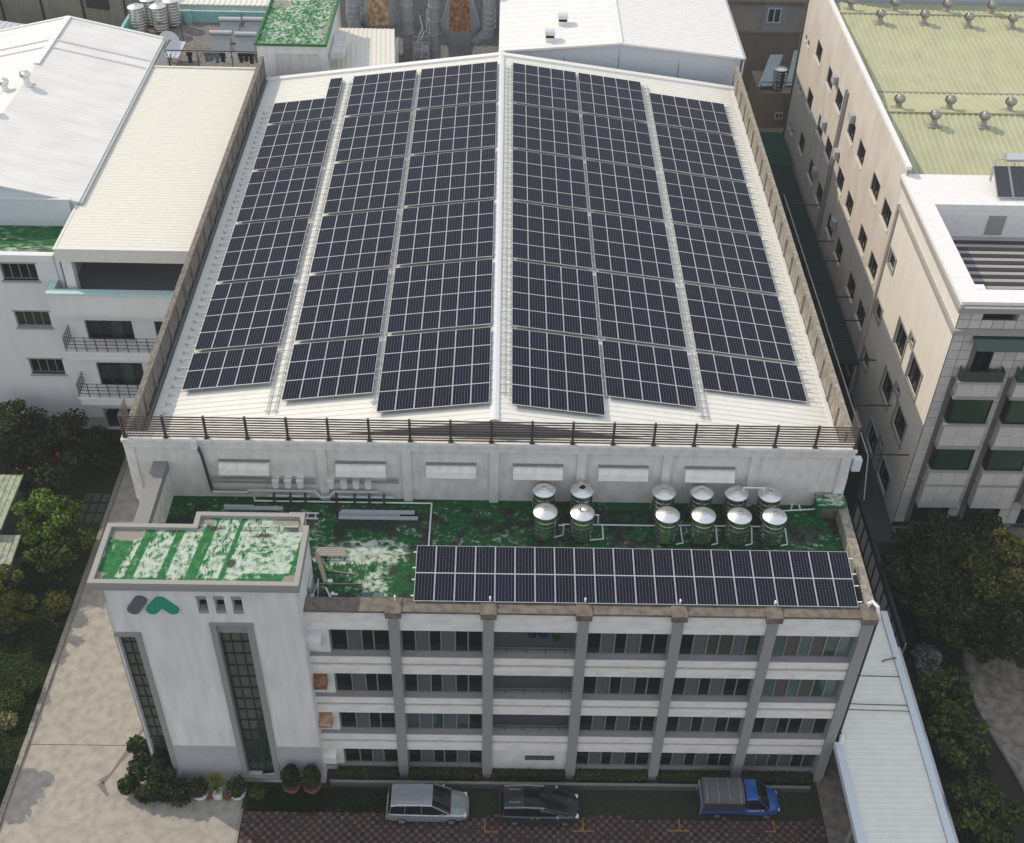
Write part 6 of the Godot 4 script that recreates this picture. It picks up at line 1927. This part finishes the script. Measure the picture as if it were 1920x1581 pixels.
# ------------------------------------------------------------------ plants
func vegetation():
	var dark := [Color(0.018, 0.032, 0.008), Color(0.030, 0.046, 0.010), Color(0.014, 0.026, 0.008)]
	var mid := [Color(0.042, 0.064, 0.012), Color(0.058, 0.080, 0.016), Color(0.030, 0.048, 0.011)]
	var bright := [Color(0.075, 0.125, 0.014), Color(0.095, 0.145, 0.018), Color(0.05, 0.095, 0.014)]
	var olive := [Color(0.066, 0.076, 0.014), Color(0.050, 0.062, 0.012), Color(0.090, 0.086, 0.016)]
	# clipped hedges between the piers
	for bay in 6:
		var x0 := -8.6 if bay == 0 else (bay - 2) * B + 0.3
		var x1 := (bay - 1) * B - 0.38
		var t := thing("clipped_hedge", ["clipped hedge under the short window bay by the tower", "clipped hedge in the bay between tower side and landing", "clipped hedge under the landing bay's blank wall", "clipped hedge in the first bay right of the landing", "clipped hedge in the bay behind the blue truck", "clipped hedge in the end bay by the sheet canopy"][bay].replace("right of", "past"), "hedge", V((x0 + x1) * 0.5, 0, -0.1), "clipped hedges between the piers")
		var cl := []
		var k := int((x1 - x0) / 0.45)
		for i in k:
			cl.append([V(lerpf(x0, x1, (i + 0.5) / k) - (x0 + x1) * 0.5, 0.42, 0.0), V(0.34, 0.36, 0.40)])
		part(t, "foliage", foliage(300 + bay, cl, int(700 * (x1 - x0)), 0.10, mid, 0.3), M.leaf, true)
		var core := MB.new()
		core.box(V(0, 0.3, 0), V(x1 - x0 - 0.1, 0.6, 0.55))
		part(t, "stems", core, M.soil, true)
	# trees beyond the black fence
	var R := [
		["leafy tree touching the beige block's tiled front", V(29.4, 0, -15.8), 4.4, 2.6, dark, 8000],
		["broad tree with yellowing crown in front of bay windows", V(33.0, 0, -13.6), 5.6, 3.2, olive, 10500],
		["dense dark tree in the middle of the planting bed", V(28.9, 0, -11.0), 4.6, 2.8, dark, 8000],
		["dark tree crowded behind the middle tree by fence", V(27.6, 0, -13.6), 4.4, 2.3, dark, 6000],
		["rounded tree at the plaza edge below the yellowing one", V(31.9, 0, -9.2), 4.6, 2.7, dark, 8000],
		["dark tree filling the gap below the ground floor windows", V(32.4, 0, -16.4), 3.8, 2.4, dark, 7500],
		["small sparse tree beside the curved bed edging", V(26.9, 0, -4.9), 3.4, 1.5, mid, 2000],
		["green bushy tree midway along the sheet canopy", V(26.9, 0, -1.6), 3.8, 1.8, mid, 4200],
		["open-crowned green tree at the canopy's far end from building", V(27.0, 0, 3.2), 4.0, 1.9, mid, 4400]]
	for i in R.size(): tree("garden_tree", R[i][0], R[i][1], R[i][2], R[i][3], 500 + i * 13, R[i][5], 0.26, R[i][4], "trees beyond the black fence", "tree", 18)
	# trees in the garden on the other side
	var Lt := [
		["dark flowering bush with red blossoms by white building", V(-31.6, 0, -24.4), 4.2, 3.4, dark, 9000],
		["dark bush beside the driveway's carport end", V(-28.3, 0, -25.4), 3.4, 1.6, dark, 3600],
		["palm-green tree at the white building's wall", V(-34.9, 0, -26.5), 5.0, 2.4, mid, 4500],
		["bright green sunlit tree beside the green shed", V(-29.3, 0, -17.6), 4.6, 2.5, bright, 9000],
		["lower green tree under the bright sunlit one", V(-28.5, 0, -14.8), 3.2, 1.8, mid, 5200],
		["yellowish tree on the lawn beside the driveway", V(-30.5, 0, -10.9), 4.4, 1.7, olive, 5000]]
	for i in Lt.size():
		var t := tree("lawn_tree", Lt[i][0], Lt[i][1], Lt[i][2], Lt[i][3], 700 + i * 17, Lt[i][5], 0.24, Lt[i][4], "trees on the lawn", "tree", 18, 0.2)
		if i == 0:
			var f := foliage(990, [[V(0, 3.0, 0), V(3.0, 1.2, 3.0)]], 90, 0.22, [Color(0.35, 0.03, 0.04), Color(0.45, 0.06, 0.05)], 0.1)
			part(t, "blossoms", f, M.leaf, true)
	tree("palm_tree", "tall feathery tree shading the driveway from the lawn", V(-30.4, 0, -1.6), 5.4, 2.0, 811, 2600, 0.3, mid, "", "tree", 7, 0.55)
	var sh := [["clipped green shrub on the lawn", V(-28.3, 0, -4.4), 0.8, mid], ["round green shrub on the lawn, beside clipped one", V(-27.9, 0, -5.6), 0.7, mid], ["variegated pale shrub on the lawn", V(-28.2, 0, -3.2), 0.6, [Color(0.3, 0.27, 0.14), Color(0.1, 0.12, 0.04)]], ["small bush at the foot of the yellowish tree", V(-27.7, 0, -11.9), 0.9, olive]]
	for e in sh: shrub("lawn_shrub", e[0], e[1], e[2], e[3], "shrubs on the lawn")
	shrub("silver_shrub", "silvery grey shrub by the black panel fence", V(27.3, 0, -8.6), 0.9, [Color(0.12, 0.14, 0.12), Color(0.16, 0.17, 0.15)], "")
	shrub("silver_shrub", "second silvery shrub nearer the sheet canopy", V(27.2, 0, -7.4), 0.8, [Color(0.12, 0.14, 0.12), Color(0.16, 0.17, 0.15)], "")
	# planting at the tower's foot
	var bt := thing("corner_shrub", "large dark leafy shrub at the tower's front corner", "shrub", V(-18.6, 0, 0.2))
	var cl := [[V(0.3, 1.3, 0.4), V(0.9, 0.8, 0.7)], [V(-0.9, 1.1, 0.0), V(0.8, 0.7, 0.8)], [V(-1.5, 0.7, 0.9), V(0.6, 0.55, 0.6)], [V(0.7, 0.8, 1.3), V(0.8, 0.7, 0.6)], [V(-0.4, 2.1, -0.5), V(0.7, 0.6, 0.6)], [V(-1.3, 1.9, -0.9), V(0.55, 0.5, 0.5)], [V(-0.3, 0.7, 1.4), V(0.8, 0.6, 0.5)], [V(0.4, 2.4, 0.3), V(0.45, 0.5, 0.45)]]
	part(bt, "foliage", foliage(41, cl, 3800, 0.26, dark), M.leaf, true)
	var tr := MB.new()
	for c in cl: tapered(tr, V(0, 0, 0.5), c[0], 0.06, 0.02, 5)
	part(bt, "stems", tr, M.bark, true)
	shrub("round_shrub", "dense dark round shrub in front of corner shrub", V(-17.2, 0, 1.55), 0.85, dark, "")
	shrub("round_shrub", "small round green bush at the lawn strip's end", V(-12.9, 0, 1.25), 0.5, mid, "")
	# pots
	var pots := [["round white bowl pot with bushy plant near round shrub", V(-16.1, 0, 1.35), "bowl", "bush"], ["square white pot with spiky yellow-green dracaena", V(-15.1, 0, 1.35), "square", "spiky"], ["round white bowl pot with bushy plant beside grass strip", V(-14.0, 0, 1.3), "bowl", "bush"], ["terracotta faceted planter with shrub, nearer strip window", V(-11.0, 0, 0.95), "facet", "shrub"], ["terracotta faceted planter with shrub, beside the hedge", V(-9.85, 0, 0.95), "facet", "shrub"], ["small red pot between bowl and square pot", V(-15.6, 0, 1.5), "red", ""], ["small red pot between square and second bowl pot", V(-14.6, 0, 1.5), "red", ""]]
	for i in pots.size():
		var e: Array = pots[i]
		var t := thing("plant_pot", e[0], "plant pot", e[1], "pots at the tower's foot")
		var m := MB.new()
		var top := 0.5
		if e[2] == "bowl": m.lathe([Vector2(0, 0), Vector2(0.25, 0), Vector2(0.42, 0.25), Vector2(0.48, 0.5), Vector2(0.42, 0.5), Vector2(0.36, 0.4), Vector2(0, 0.4)], Vector3.ZERO, 20)
		elif e[2] == "square":
			m.lathe([Vector2(0, 0), Vector2(0.28, 0), Vector2(0.36, 0.55), Vector2(0.31, 0.55), Vector2(0.28, 0.45), Vector2(0, 0.45)], Vector3.ZERO, 4, Basis(Vector3.UP, PI / 4))
		elif e[2] == "facet":
			m.lathe([Vector2(0, 0), Vector2(0.22, 0), Vector2(0.55, 0.65), Vector2(0.55, 0.75), Vector2(0.48, 0.75), Vector2(0.42, 0.6), Vector2(0, 0.6)], Vector3.ZERO, 8)
			top = 0.75
		else: m.lathe([Vector2(0, 0), Vector2(0.12, 0), Vector2(0.18, 0.25), Vector2(0.15, 0.25), Vector2(0, 0.2)], Vector3.ZERO, 14)
		part(t, "pot", m, M.terracotta if e[2] == "facet" else M.pot_red if e[2] == "red" else M.pot_white, true)
		if e[3] == "bush": part(t, "foliage", foliage(60 + i, [[V(0, 0.95, 0), V(0.6, 0.55, 0.6)]], 900, 0.15, mid), M.leaf, true)
		elif e[3] == "shrub": part(t, "foliage", foliage(60 + i, [[V(0, 1.5, 0), V(0.55, 0.8, 0.5)], [V(0.1, 2.1, 0), V(0.35, 0.4, 0.35)]], 1500, 0.16, dark), M.leaf, true)
		elif e[3] == "spiky":
			var f := MB.new()
			var r := RandomNumberGenerator.new()
			r.seed = 5
			for s in 4:
				var c := V(r.randf_range(-0.25, 0.25), r.randf_range(0.8, 1.7), r.randf_range(-0.2, 0.2))
				for k in 34:
					var d := V(r.randfn(), r.randf_range(-0.2, 1.2), r.randfn()).normalized()
					var sd := d.cross(Vector3.UP).normalized() * 0.03
					var g := r.randf_range(0.7, 1.3)
					f.col = Color(0.14 * g, 0.15 * g, 0.03 * g)
					var mp := c + d * 0.28 + V(0, 0.03, 0)
					var tip := c + d * 0.5 - V(0, 0.06, 0)
					f.quadn(c - sd * 0.5, c + sd * 0.5, mp + sd, mp - sd, Vector3.UP)
					f.tri(mp - sd, mp + sd, tip, Vector3.UP, Vector3.UP, Vector3.UP)
			part(t, "foliage", f, M.leaf, true)
			var st := MB.new()
			for s in 3: tapered(st, V(0, 0.4, 0), V(-0.2 + s * 0.2, 1.4, 0.05 * s), 0.04, 0.025, 6)
			part(t, "stem", st, M.bark, true)
	# grass: lawn and the strip by the pavers
	var gm := MB.new()
	for k in 5:
		var a := TAU * k / 5.0 + 0.3
		var d := V(cos(a), 0, sin(a))
		var s := V(-sin(a), 0, cos(a)) * 0.02
		gm.tri(d * 0.02 - s, d * 0.02 + s, d * 0.08 + V(0, 0.14, 0), d, d, Vector3.UP)
	var blade := gm.mesh()
	blade.surface_set_material(0, M.grass)
	for e in [["lawn_grass", "short grass growing all over the lawn", Rect2(-33.5, -14, 6.4, 20), 16000, 0.05], ["strip_grass", "thin grass on the strip beside the pavers", Rect2(-13.4, 0.75, 9.5, 1.5), 4200, 0.02], ["bed_groundcover", "dark ground cover under the trees beyond the fence", Rect2(25.6, -18, 3.6, 25), 7000, 0.07]]:
		var mm := MultiMesh.new()
		mm.transform_format = MultiMesh.TRANSFORM_3D
		mm.use_colors = true
		mm.mesh = blade
		mm.instance_count = e[3]
		var r := RandomNumberGenerator.new()
		r.seed = 31
		var nn := noise(9, 0.35, 3)
		for i in e[3]:
			var rc: Rect2 = e[2]
			var x := rc.position.x + r.randf() * rc.size.x
			var z := rc.position.y + r.randf() * rc.size.y
			if e[0] == "strip_grass":
				var keep := clampf(1.2 - (x + 13.4) / 9.5, 0.1, 1.0)
				if r.randf() > keep: x = -13.4 + r.randf() * 4.0
			var s := r.randf_range(0.5, 1.3)
			mm.set_instance_transform(i, Transform3D(Basis(Vector3.UP, r.randf() * TAU).scaled(V(s, s, s)), V(x, e[4], z)))
			var g := 1.0 + nn.get_noise_2d(x, z) * 0.7 + r.randf_range(-0.2, 0.2)
			mm.set_instance_color(i, Color(0.045 * g, 0.085 * g, 0.016 * g))
		var mi := MultiMeshInstance3D.new()
		mi.name = numbered(e[0])
		mi.multimesh = mm
		mi.material_override = M.grass
		add_child(mi)
		tag(mi, e[1], "grass", "", "stuff")

func shrub(called: String, label: String, at: Vector3, r: float, cols: Array, group: String):
	var t := thing(called, label, "shrub", at, group)
	var sd := int(absf(at.x * 91 + at.z * 37))
	part(t, "foliage", foliage(sd, [[V(0, r * 0.85, 0), V(r, r * 0.85, r)], [V(r * 0.4, r * 1.1, r * 0.2), V(r * 0.6, r * 0.6, r * 0.6)], [V(-r * 0.4, r * 0.9, -r * 0.3), V(r * 0.7, r * 0.6, r * 0.6)]], int(1400 * r + 300), 0.17, cols), M.leaf, true)
	var st := MB.new()
	for k in 4: tapered(st, V(0, 0, 0), V(cos(k * 1.6) * r * 0.5, r, sin(k * 1.6) * r * 0.5), 0.04, 0.015, 5)
	part(t, "stem", st, M.bark, true)

# ------------------------------------------------------------------ vehicles (front towards +x)
func sec_body(x: float, w: float, y0: float, y1: float, crown := 0.03) -> PackedVector3Array:
	return PackedVector3Array([V(x, y0, -w * 0.90), V(x, y0 + 0.16, -w * 0.985), V(x, lerpf(y0, y1, 0.55), -w), V(x, y1 - 0.10, -w * 0.975), V(x, y1 - 0.02, -w * 0.90), V(x, y1 + crown, -w * 0.45), V(x, y1 + crown * 1.2, 0), V(x, y1 + crown, w * 0.45), V(x, y1 - 0.02, w * 0.90), V(x, y1 - 0.10, w * 0.975), V(x, lerpf(y0, y1, 0.55), w), V(x, y0 + 0.16, w * 0.985), V(x, y0, w * 0.90)])

func sec_cab(x: float, wb: float, wt: float, yb: float, yt: float) -> PackedVector3Array:
	return PackedVector3Array([V(x, yb, -wb), V(x, lerpf(yb, yt, 0.55), -lerpf(wb, wt, 0.5)), V(x, yt - 0.07, -wt), V(x, yt - 0.015, -wt * 0.90), V(x, yt + 0.02, -wt * 0.5), V(x, yt + 0.03, 0), V(x, yt + 0.02, wt * 0.5), V(x, yt - 0.015, wt * 0.90), V(x, yt - 0.07, wt), V(x, lerpf(yb, yt, 0.55), lerpf(wb, wt, 0.5)), V(x, yb, wb)])

# body sections: [x, half width, bottom, top]; cab sections: [x, belt half width, roof half width, belt y, roof y]
func vehicle(called: String, label: String, at: Vector3, paint: Material, body: Array, cab: Array, roof0: int, roof1: int, pillars: Array, wheels: Array, wr: float, tread: float, cat := "car") -> Node3D:
	var t := thing(called, label, cat, at, "vehicles parked on the paver court")
	var m := MB.new()
	var ss := []
	for e in body: ss.append(sec_body(e[0], e[1], e[2], e[3]))
	m.loft(ss)
	part(t, "body", m, paint, true)
	var c := MB.new()
	var cs := []
	for e in cab: cs.append(sec_cab(e[0], e[1], e[2], e[3], e[4]))
	c.loft(cs)
	part(t, "windows", c, M.car_glass, true)
	var rf := MB.new()
	var rs := []
	for i in range(roof0, roof1 + 1):
		var full: PackedVector3Array = cs[i]
		var top := PackedVector3Array()
		for k in range(2, 9): top.append(full[k] + V(0, 0.014, 0) + V(0, 0, signf(full[k].z) * 0.012))
		rs.append(top)
	rf.loft(rs, false, false)
	part(t, "roof", rf, paint, true)
	# pillars follow the glass between belt and roof
	for p in pillars:
		for s in [-1, 1]:
			var q := MB.new()
			var a := V(p[0], p[2], s * (p[4] + 0.012))
			var e := V(p[1], p[3], s * (p[5] + 0.012))
			q.bar(a, e, 0.07, 0.03)
			part(t, "pillar", q, paint, true)
	for x in wheels:
		for s in [-1, 1]:
			var tb := Basis(Vector3.RIGHT, PI / 2 * s)
			var ty := MB.new()
			ty.lathe([Vector2(wr * 0.62, -0.02), Vector2(wr * 0.95, 0.0), Vector2(wr, 0.05), Vector2(wr, 0.17), Vector2(wr * 0.95, 0.22), Vector2(wr * 0.64, 0.215)], V(x, wr, s * (tread - 0.20)), 22, tb)
			var w := part(t, "wheel", ty, M.rubber, true)
			var rm := MB.new()
			rm.lathe([Vector2(wr * 0.64, 0.20), Vector2(wr * 0.58, 0.17), Vector2(wr * 0.2, 0.16), Vector2(0, 0.185)], V(x, wr, s * (tread - 0.20)), 22, tb)
			var rp := part(w, "rim", rm, M.dark_frame)
			var sp := MB.new()
			for k in 5:
				var a := TAU * k / 5
				sp.bar(V(x, wr, s * (tread + 0.0)), V(x + cos(a) * wr * 0.6, wr + sin(a) * wr * 0.6, s * (tread + 0.005)), 0.06, 0.03)
			part(w, "spokes", sp, M.alloy)
			var ar := MB.new()
			ar.lathe([Vector2(wr * 1.14, 0.0), Vector2(wr * 1.14, 0.02), Vector2(0.0, 0.02)], V(x, wr, s * (tread - 0.09)), 22, tb)
			part(t, "wheel_arch", ar, M.rubber, true)
	return t

func lamps(t: Node3D, fr: Array, rr: Array):
	for s in [-1, 1]:
		var m := MB.new()
		m.bx(V(fr[0], fr[2], s * fr[4]), V(fr[1], fr[3], s * fr[5]))
		part(t, "headlight", m, M.lamp_clear, true)
		var k := MB.new()
		k.bx(V(rr[0], rr[2], s * rr[4]), V(rr[1], rr[3], s * rr[5]))
		part(t, "tail_light", k, M.lamp_red, true)

func vehicles():
	# silver people carrier
	var body := [[-2.26, 0.70, 0.42, 1.02], [-2.20, 0.82, 0.30, 1.06], [-1.9, 0.87, 0.26, 1.07], [-0.6, 0.89, 0.24, 1.04], [0.75, 0.89, 0.24, 1.01], [1.15, 0.87, 0.25, 0.99], [1.75, 0.82, 0.26, 0.90], [2.08, 0.72, 0.28, 0.80], [2.24, 0.55, 0.34, 0.66]]
	var cab := [[-2.20, 0.78, 0.70, 1.02, 1.12], [-2.02, 0.81, 0.70, 1.02, 1.62], [-1.7, 0.82, 0.70, 1.02, 1.70], [-0.5, 0.83, 0.70, 1.0, 1.73], [0.25, 0.83, 0.69, 0.98, 1.68], [0.85, 0.82, 0.70, 0.97, 1.30], [1.25, 0.78, 0.72, 0.96, 1.02]]
	var pil := [[-2.12, -1.98, 1.05, 1.58, 0.80, 0.70], [-1.28, -1.20, 1.03, 1.66, 0.825, 0.70], [-0.35, -0.32, 1.0, 1.67, 0.83, 0.70], [1.24, 0.28, 0.98, 1.64, 0.80, 0.69]]
	var t := vehicle("people_carrier", "silver people carrier with ribbed roof parked by the kerb", V(-3.25, 0.02, 2.12), M.car_silver, body, cab, 1, 4, pil, [-1.45, 1.30], 0.32, 0.87)
	for i in 4:
		var m := MB.new()
		m.bar(V(-1.75, 1.745, -0.42 + i * 0.28), V(-0.25, 1.765, -0.42 + i * 0.28), 0.07, 0.03)
		part(t, "roof_rib", m, M.car_silver, true)
	for x in [-1.0, 0.05]: part(t, "door_handle", b(V(x, 0.90, 0.885), V(x + 0.2, 0.94, 0.915)), M.alloy, true)
	for s in [-1, 1]: part(t, "mirror", b(V(0.72, 1.02, s * 0.86), V(0.88, 1.14, s * 1.02)), M.car_silver, true)
	var dl := MB.new()
	for x in [-1.28, -0.32, 0.72]: dl.bar(V(x, 0.36, 0.888), V(x, 1.0, 0.885), 0.012, 0.012)
	part(t, "door_gap", dl, M.rubber, true)
	part(t, "grille", b(V(2.17, 0.45, -0.35), V(2.27, 0.60, 0.35)), M.dark_frame, true)
	lamps(t, [1.86, 2.12, 0.66, 0.80, 0.50, 0.74], [-2.24, -2.12, 0.85, 1.1, 0.70, 0.79])
	part(t, "rear_bumper", b(V(-2.34, 0.32, -0.72), V(-2.2, 0.55, 0.72)), M.car_silver, true)
	# dark grey one with a glass roof
	var body2 := [[-2.28, 0.70, 0.40, 0.98], [-2.20, 0.83, 0.28, 1.02], [-1.8, 0.90, 0.24, 1.02], [-0.5, 0.91, 0.22, 1.0], [0.9, 0.91, 0.22, 0.98], [1.35, 0.88, 0.24, 0.94], [1.85, 0.80, 0.26, 0.84], [2.12, 0.66, 0.28, 0.72], [2.26, 0.48, 0.34, 0.60]]
	var cab2 := [[-2.22, 0.76, 0.66, 1.0, 1.15], [-2.02, 0.82, 0.68, 1.0, 1.56], [-1.6, 0.84, 0.69, 0.99, 1.64], [-0.9, 0.85, 0.69, 0.98, 1.67], [0.0, 0.85, 0.68, 0.97, 1.62], [0.95, 0.83, 0.68, 0.96, 1.22], [1.55, 0.74, 0.66, 0.92, 0.97]]
	var pil2 := [[-2.10, -1.96, 1.02, 1.52, 0.81, 0.68], [0.25, 0.2, 0.98, 1.5, 0.85, 0.70], [1.5, 0.05, 0.95, 1.57, 0.76, 0.68]]
	var t2 := vehicle("glass_roof_car", "dark grey car with black glass roof parked by the kerb", V(2.95, 0.02, 2.12), M.car_grey, body2, cab2, 1, 3, pil2, [-1.42, 1.38], 0.32, 0.89)
	for s in [-1, 1]:
		var m := MB.new()
		m.bar(V(-2.0, 1.56, s * 0.69), V(-0.9, 1.645, s * 0.70), 0.08, 0.03); m.bar(V(-0.9, 1.645, s * 0.70), V(0.2, 1.56, s * 0.695), 0.08, 0.03)
		part(t2, "roof_rail", m, M.car_silver, true)
	part(t2, "roof_bar", boxes([[V(-1.75, 1.68, -0.42), V(-1.1, 1.705, -0.37)], [V(-1.75, 1.68, 0.37), V(-1.1, 1.705, 0.42)]]), M.alloy, true)
	for x in [-0.55, -0.25]: part(t2, "door_handle", b(V(x, 0.86, 0.905), V(x + 0.18, 0.90, 0.93)), M.alloy, true)
	for s in [-1, 1]: part(t2, "mirror", b(V(0.85, 1.0, s * 0.88), V(1.0, 1.1, s * 1.03)), M.alloy, true)
	lamps(t2, [1.90, 2.12, 0.66, 0.76, 0.50, 0.72], [-2.25, -2.12, 0.78, 1.0, 0.70, 0.80])
	var wp := MB.new()
	wp.bar(V(1.3, 1.08, -0.3), V(1.05, 1.22, 0.35), 0.03, 0.03)
	part(t2, "wiper", wp, M.rubber, true)
	# blue pickup with a canvas cover
	var body3 := [[0.20, 0.76, 0.35, 1.02], [0.55, 0.78, 0.30, 1.04], [1.35, 0.78, 0.30, 1.02], [1.75, 0.76, 0.30, 0.95], [2.08, 0.68, 0.32, 0.86], [2.22, 0.52, 0.38, 0.72]]
	var cab3 := [[0.22, 0.74, 0.66, 0.98, 1.80], [0.55, 0.75, 0.66, 0.98, 1.86], [0.85, 0.75, 0.65, 0.98, 1.84], [1.10, 0.75, 0.66, 0.98, 1.66], [1.62, 0.72, 0.67, 0.94, 1.0]]
	var pil3 := [[0.30, 0.30, 1.0, 1.8, 0.745, 0.66], [1.60, 0.92, 0.98, 1.76, 0.73, 0.66]]
	var t3 := vehicle("blue_pickup", "blue light truck with grey canvas covered bed", V(14.08, 0.02, 1.62), M.car_blue, body3, cab3, 0, 2, pil3, [-1.25, 1.52], 0.29, 0.76, "truck")
	part(t3, "bed", boxes([[V(-2.15, 0.55, -0.76), V(0.15, 0.72, 0.76)], [V(-2.15, 0.72, -0.78), V(0.15, 0.86, -0.73)], [V(-2.15, 0.72, 0.73), V(0.15, 0.86, 0.78)], [V(-2.19, 0.5, -0.78), V(-2.13, 0.9, 0.78)], [V(-2.1, 0.35, -0.4), V(0.3, 0.55, 0.4)]]), M.car_blue, true)
	var cv := MB.new()
	var secs := []
	for i in 9:
		var x := -2.12 + i * 0.28
		var sag := 0.02 if i % 2 == 1 else 0.0
		secs.append(PackedVector3Array([V(x, 0.88, -0.80), V(x, 1.65 - sag, -0.79 + sag), V(x, 1.85 - sag, -0.70), V(x, 1.93 - sag, -0.35), V(x, 1.95 - sag, 0), V(x, 1.93 - sag, 0.35), V(x, 1.85 - sag, 0.70), V(x, 1.65 - sag, 0.79 - sag), V(x, 0.88, 0.80)]))
	cv.loft(secs)
	part(t3, "canvas_cover", cv, M.canvas, true)
	for i in 4:
		var rb := MB.new()
		var x := -1.95 + i * 0.62
		rb.tube([V(x, 1.66, 0.80), V(x, 1.86, 0.71), V(x, 1.945, 0.35), V(x, 1.965, 0), V(x, 1.945, -0.35), V(x, 1.86, -0.71)], 0.018, 6)
		part(t3, "canvas_hoop", rb, M.galv, true)
	part(t3, "side_panel", boxes([[V(-2.1, 0.9, 0.802), V(0.1, 1.6, 0.815)]]), M.deck_dark, true)
	part(t3, "rear_frame", boxes([[V(-2.25, 0.5, -0.78), V(-2.2, 1.5, -0.74)], [V(-2.25, 0.5, 0.74), V(-2.2, 1.5, 0.78)], [V(-2.25, 1.46, -0.74), V(-2.2, 1.5, 0.74)]]), M.galv, true)
	lamps(t3, [2.08, 2.21, 0.62, 0.74, 0.40, 0.60], [-2.22, -2.17, 0.6, 0.75, 0.55, 0.72])
	for s in [-1, 1]: part(t3, "mirror", b(V(1.30, 1.05, s * 0.78), V(1.42, 1.28, s * 0.92)), M.rubber, true)
	# white characters printed on the door, too small to read
	var tx := MB.new()
	for i in 5:
		var x := 0.40 + i * 0.13
		tx.bx(V(x, 0.86, 0.782), V(x + 0.10, 0.875, 0.788)); tx.bx(V(x, 0.90, 0.782), V(x + 0.10, 0.915, 0.788)); tx.bx(V(x + 0.04, 0.83, 0.782), V(x + 0.055, 0.945, 0.788)); tx.bx(V(x, 0.83, 0.782), V(x + 0.012, 0.94, 0.788)); tx.bx(V(x + 0.085, 0.83, 0.782), V(x + 0.10, 0.94, 0.788))
	tx.bx(V(1.16, 0.85, 0.78), V(1.24, 0.93, 0.787))
	part(t3, "door_lettering", tx, M.white_paint, true)
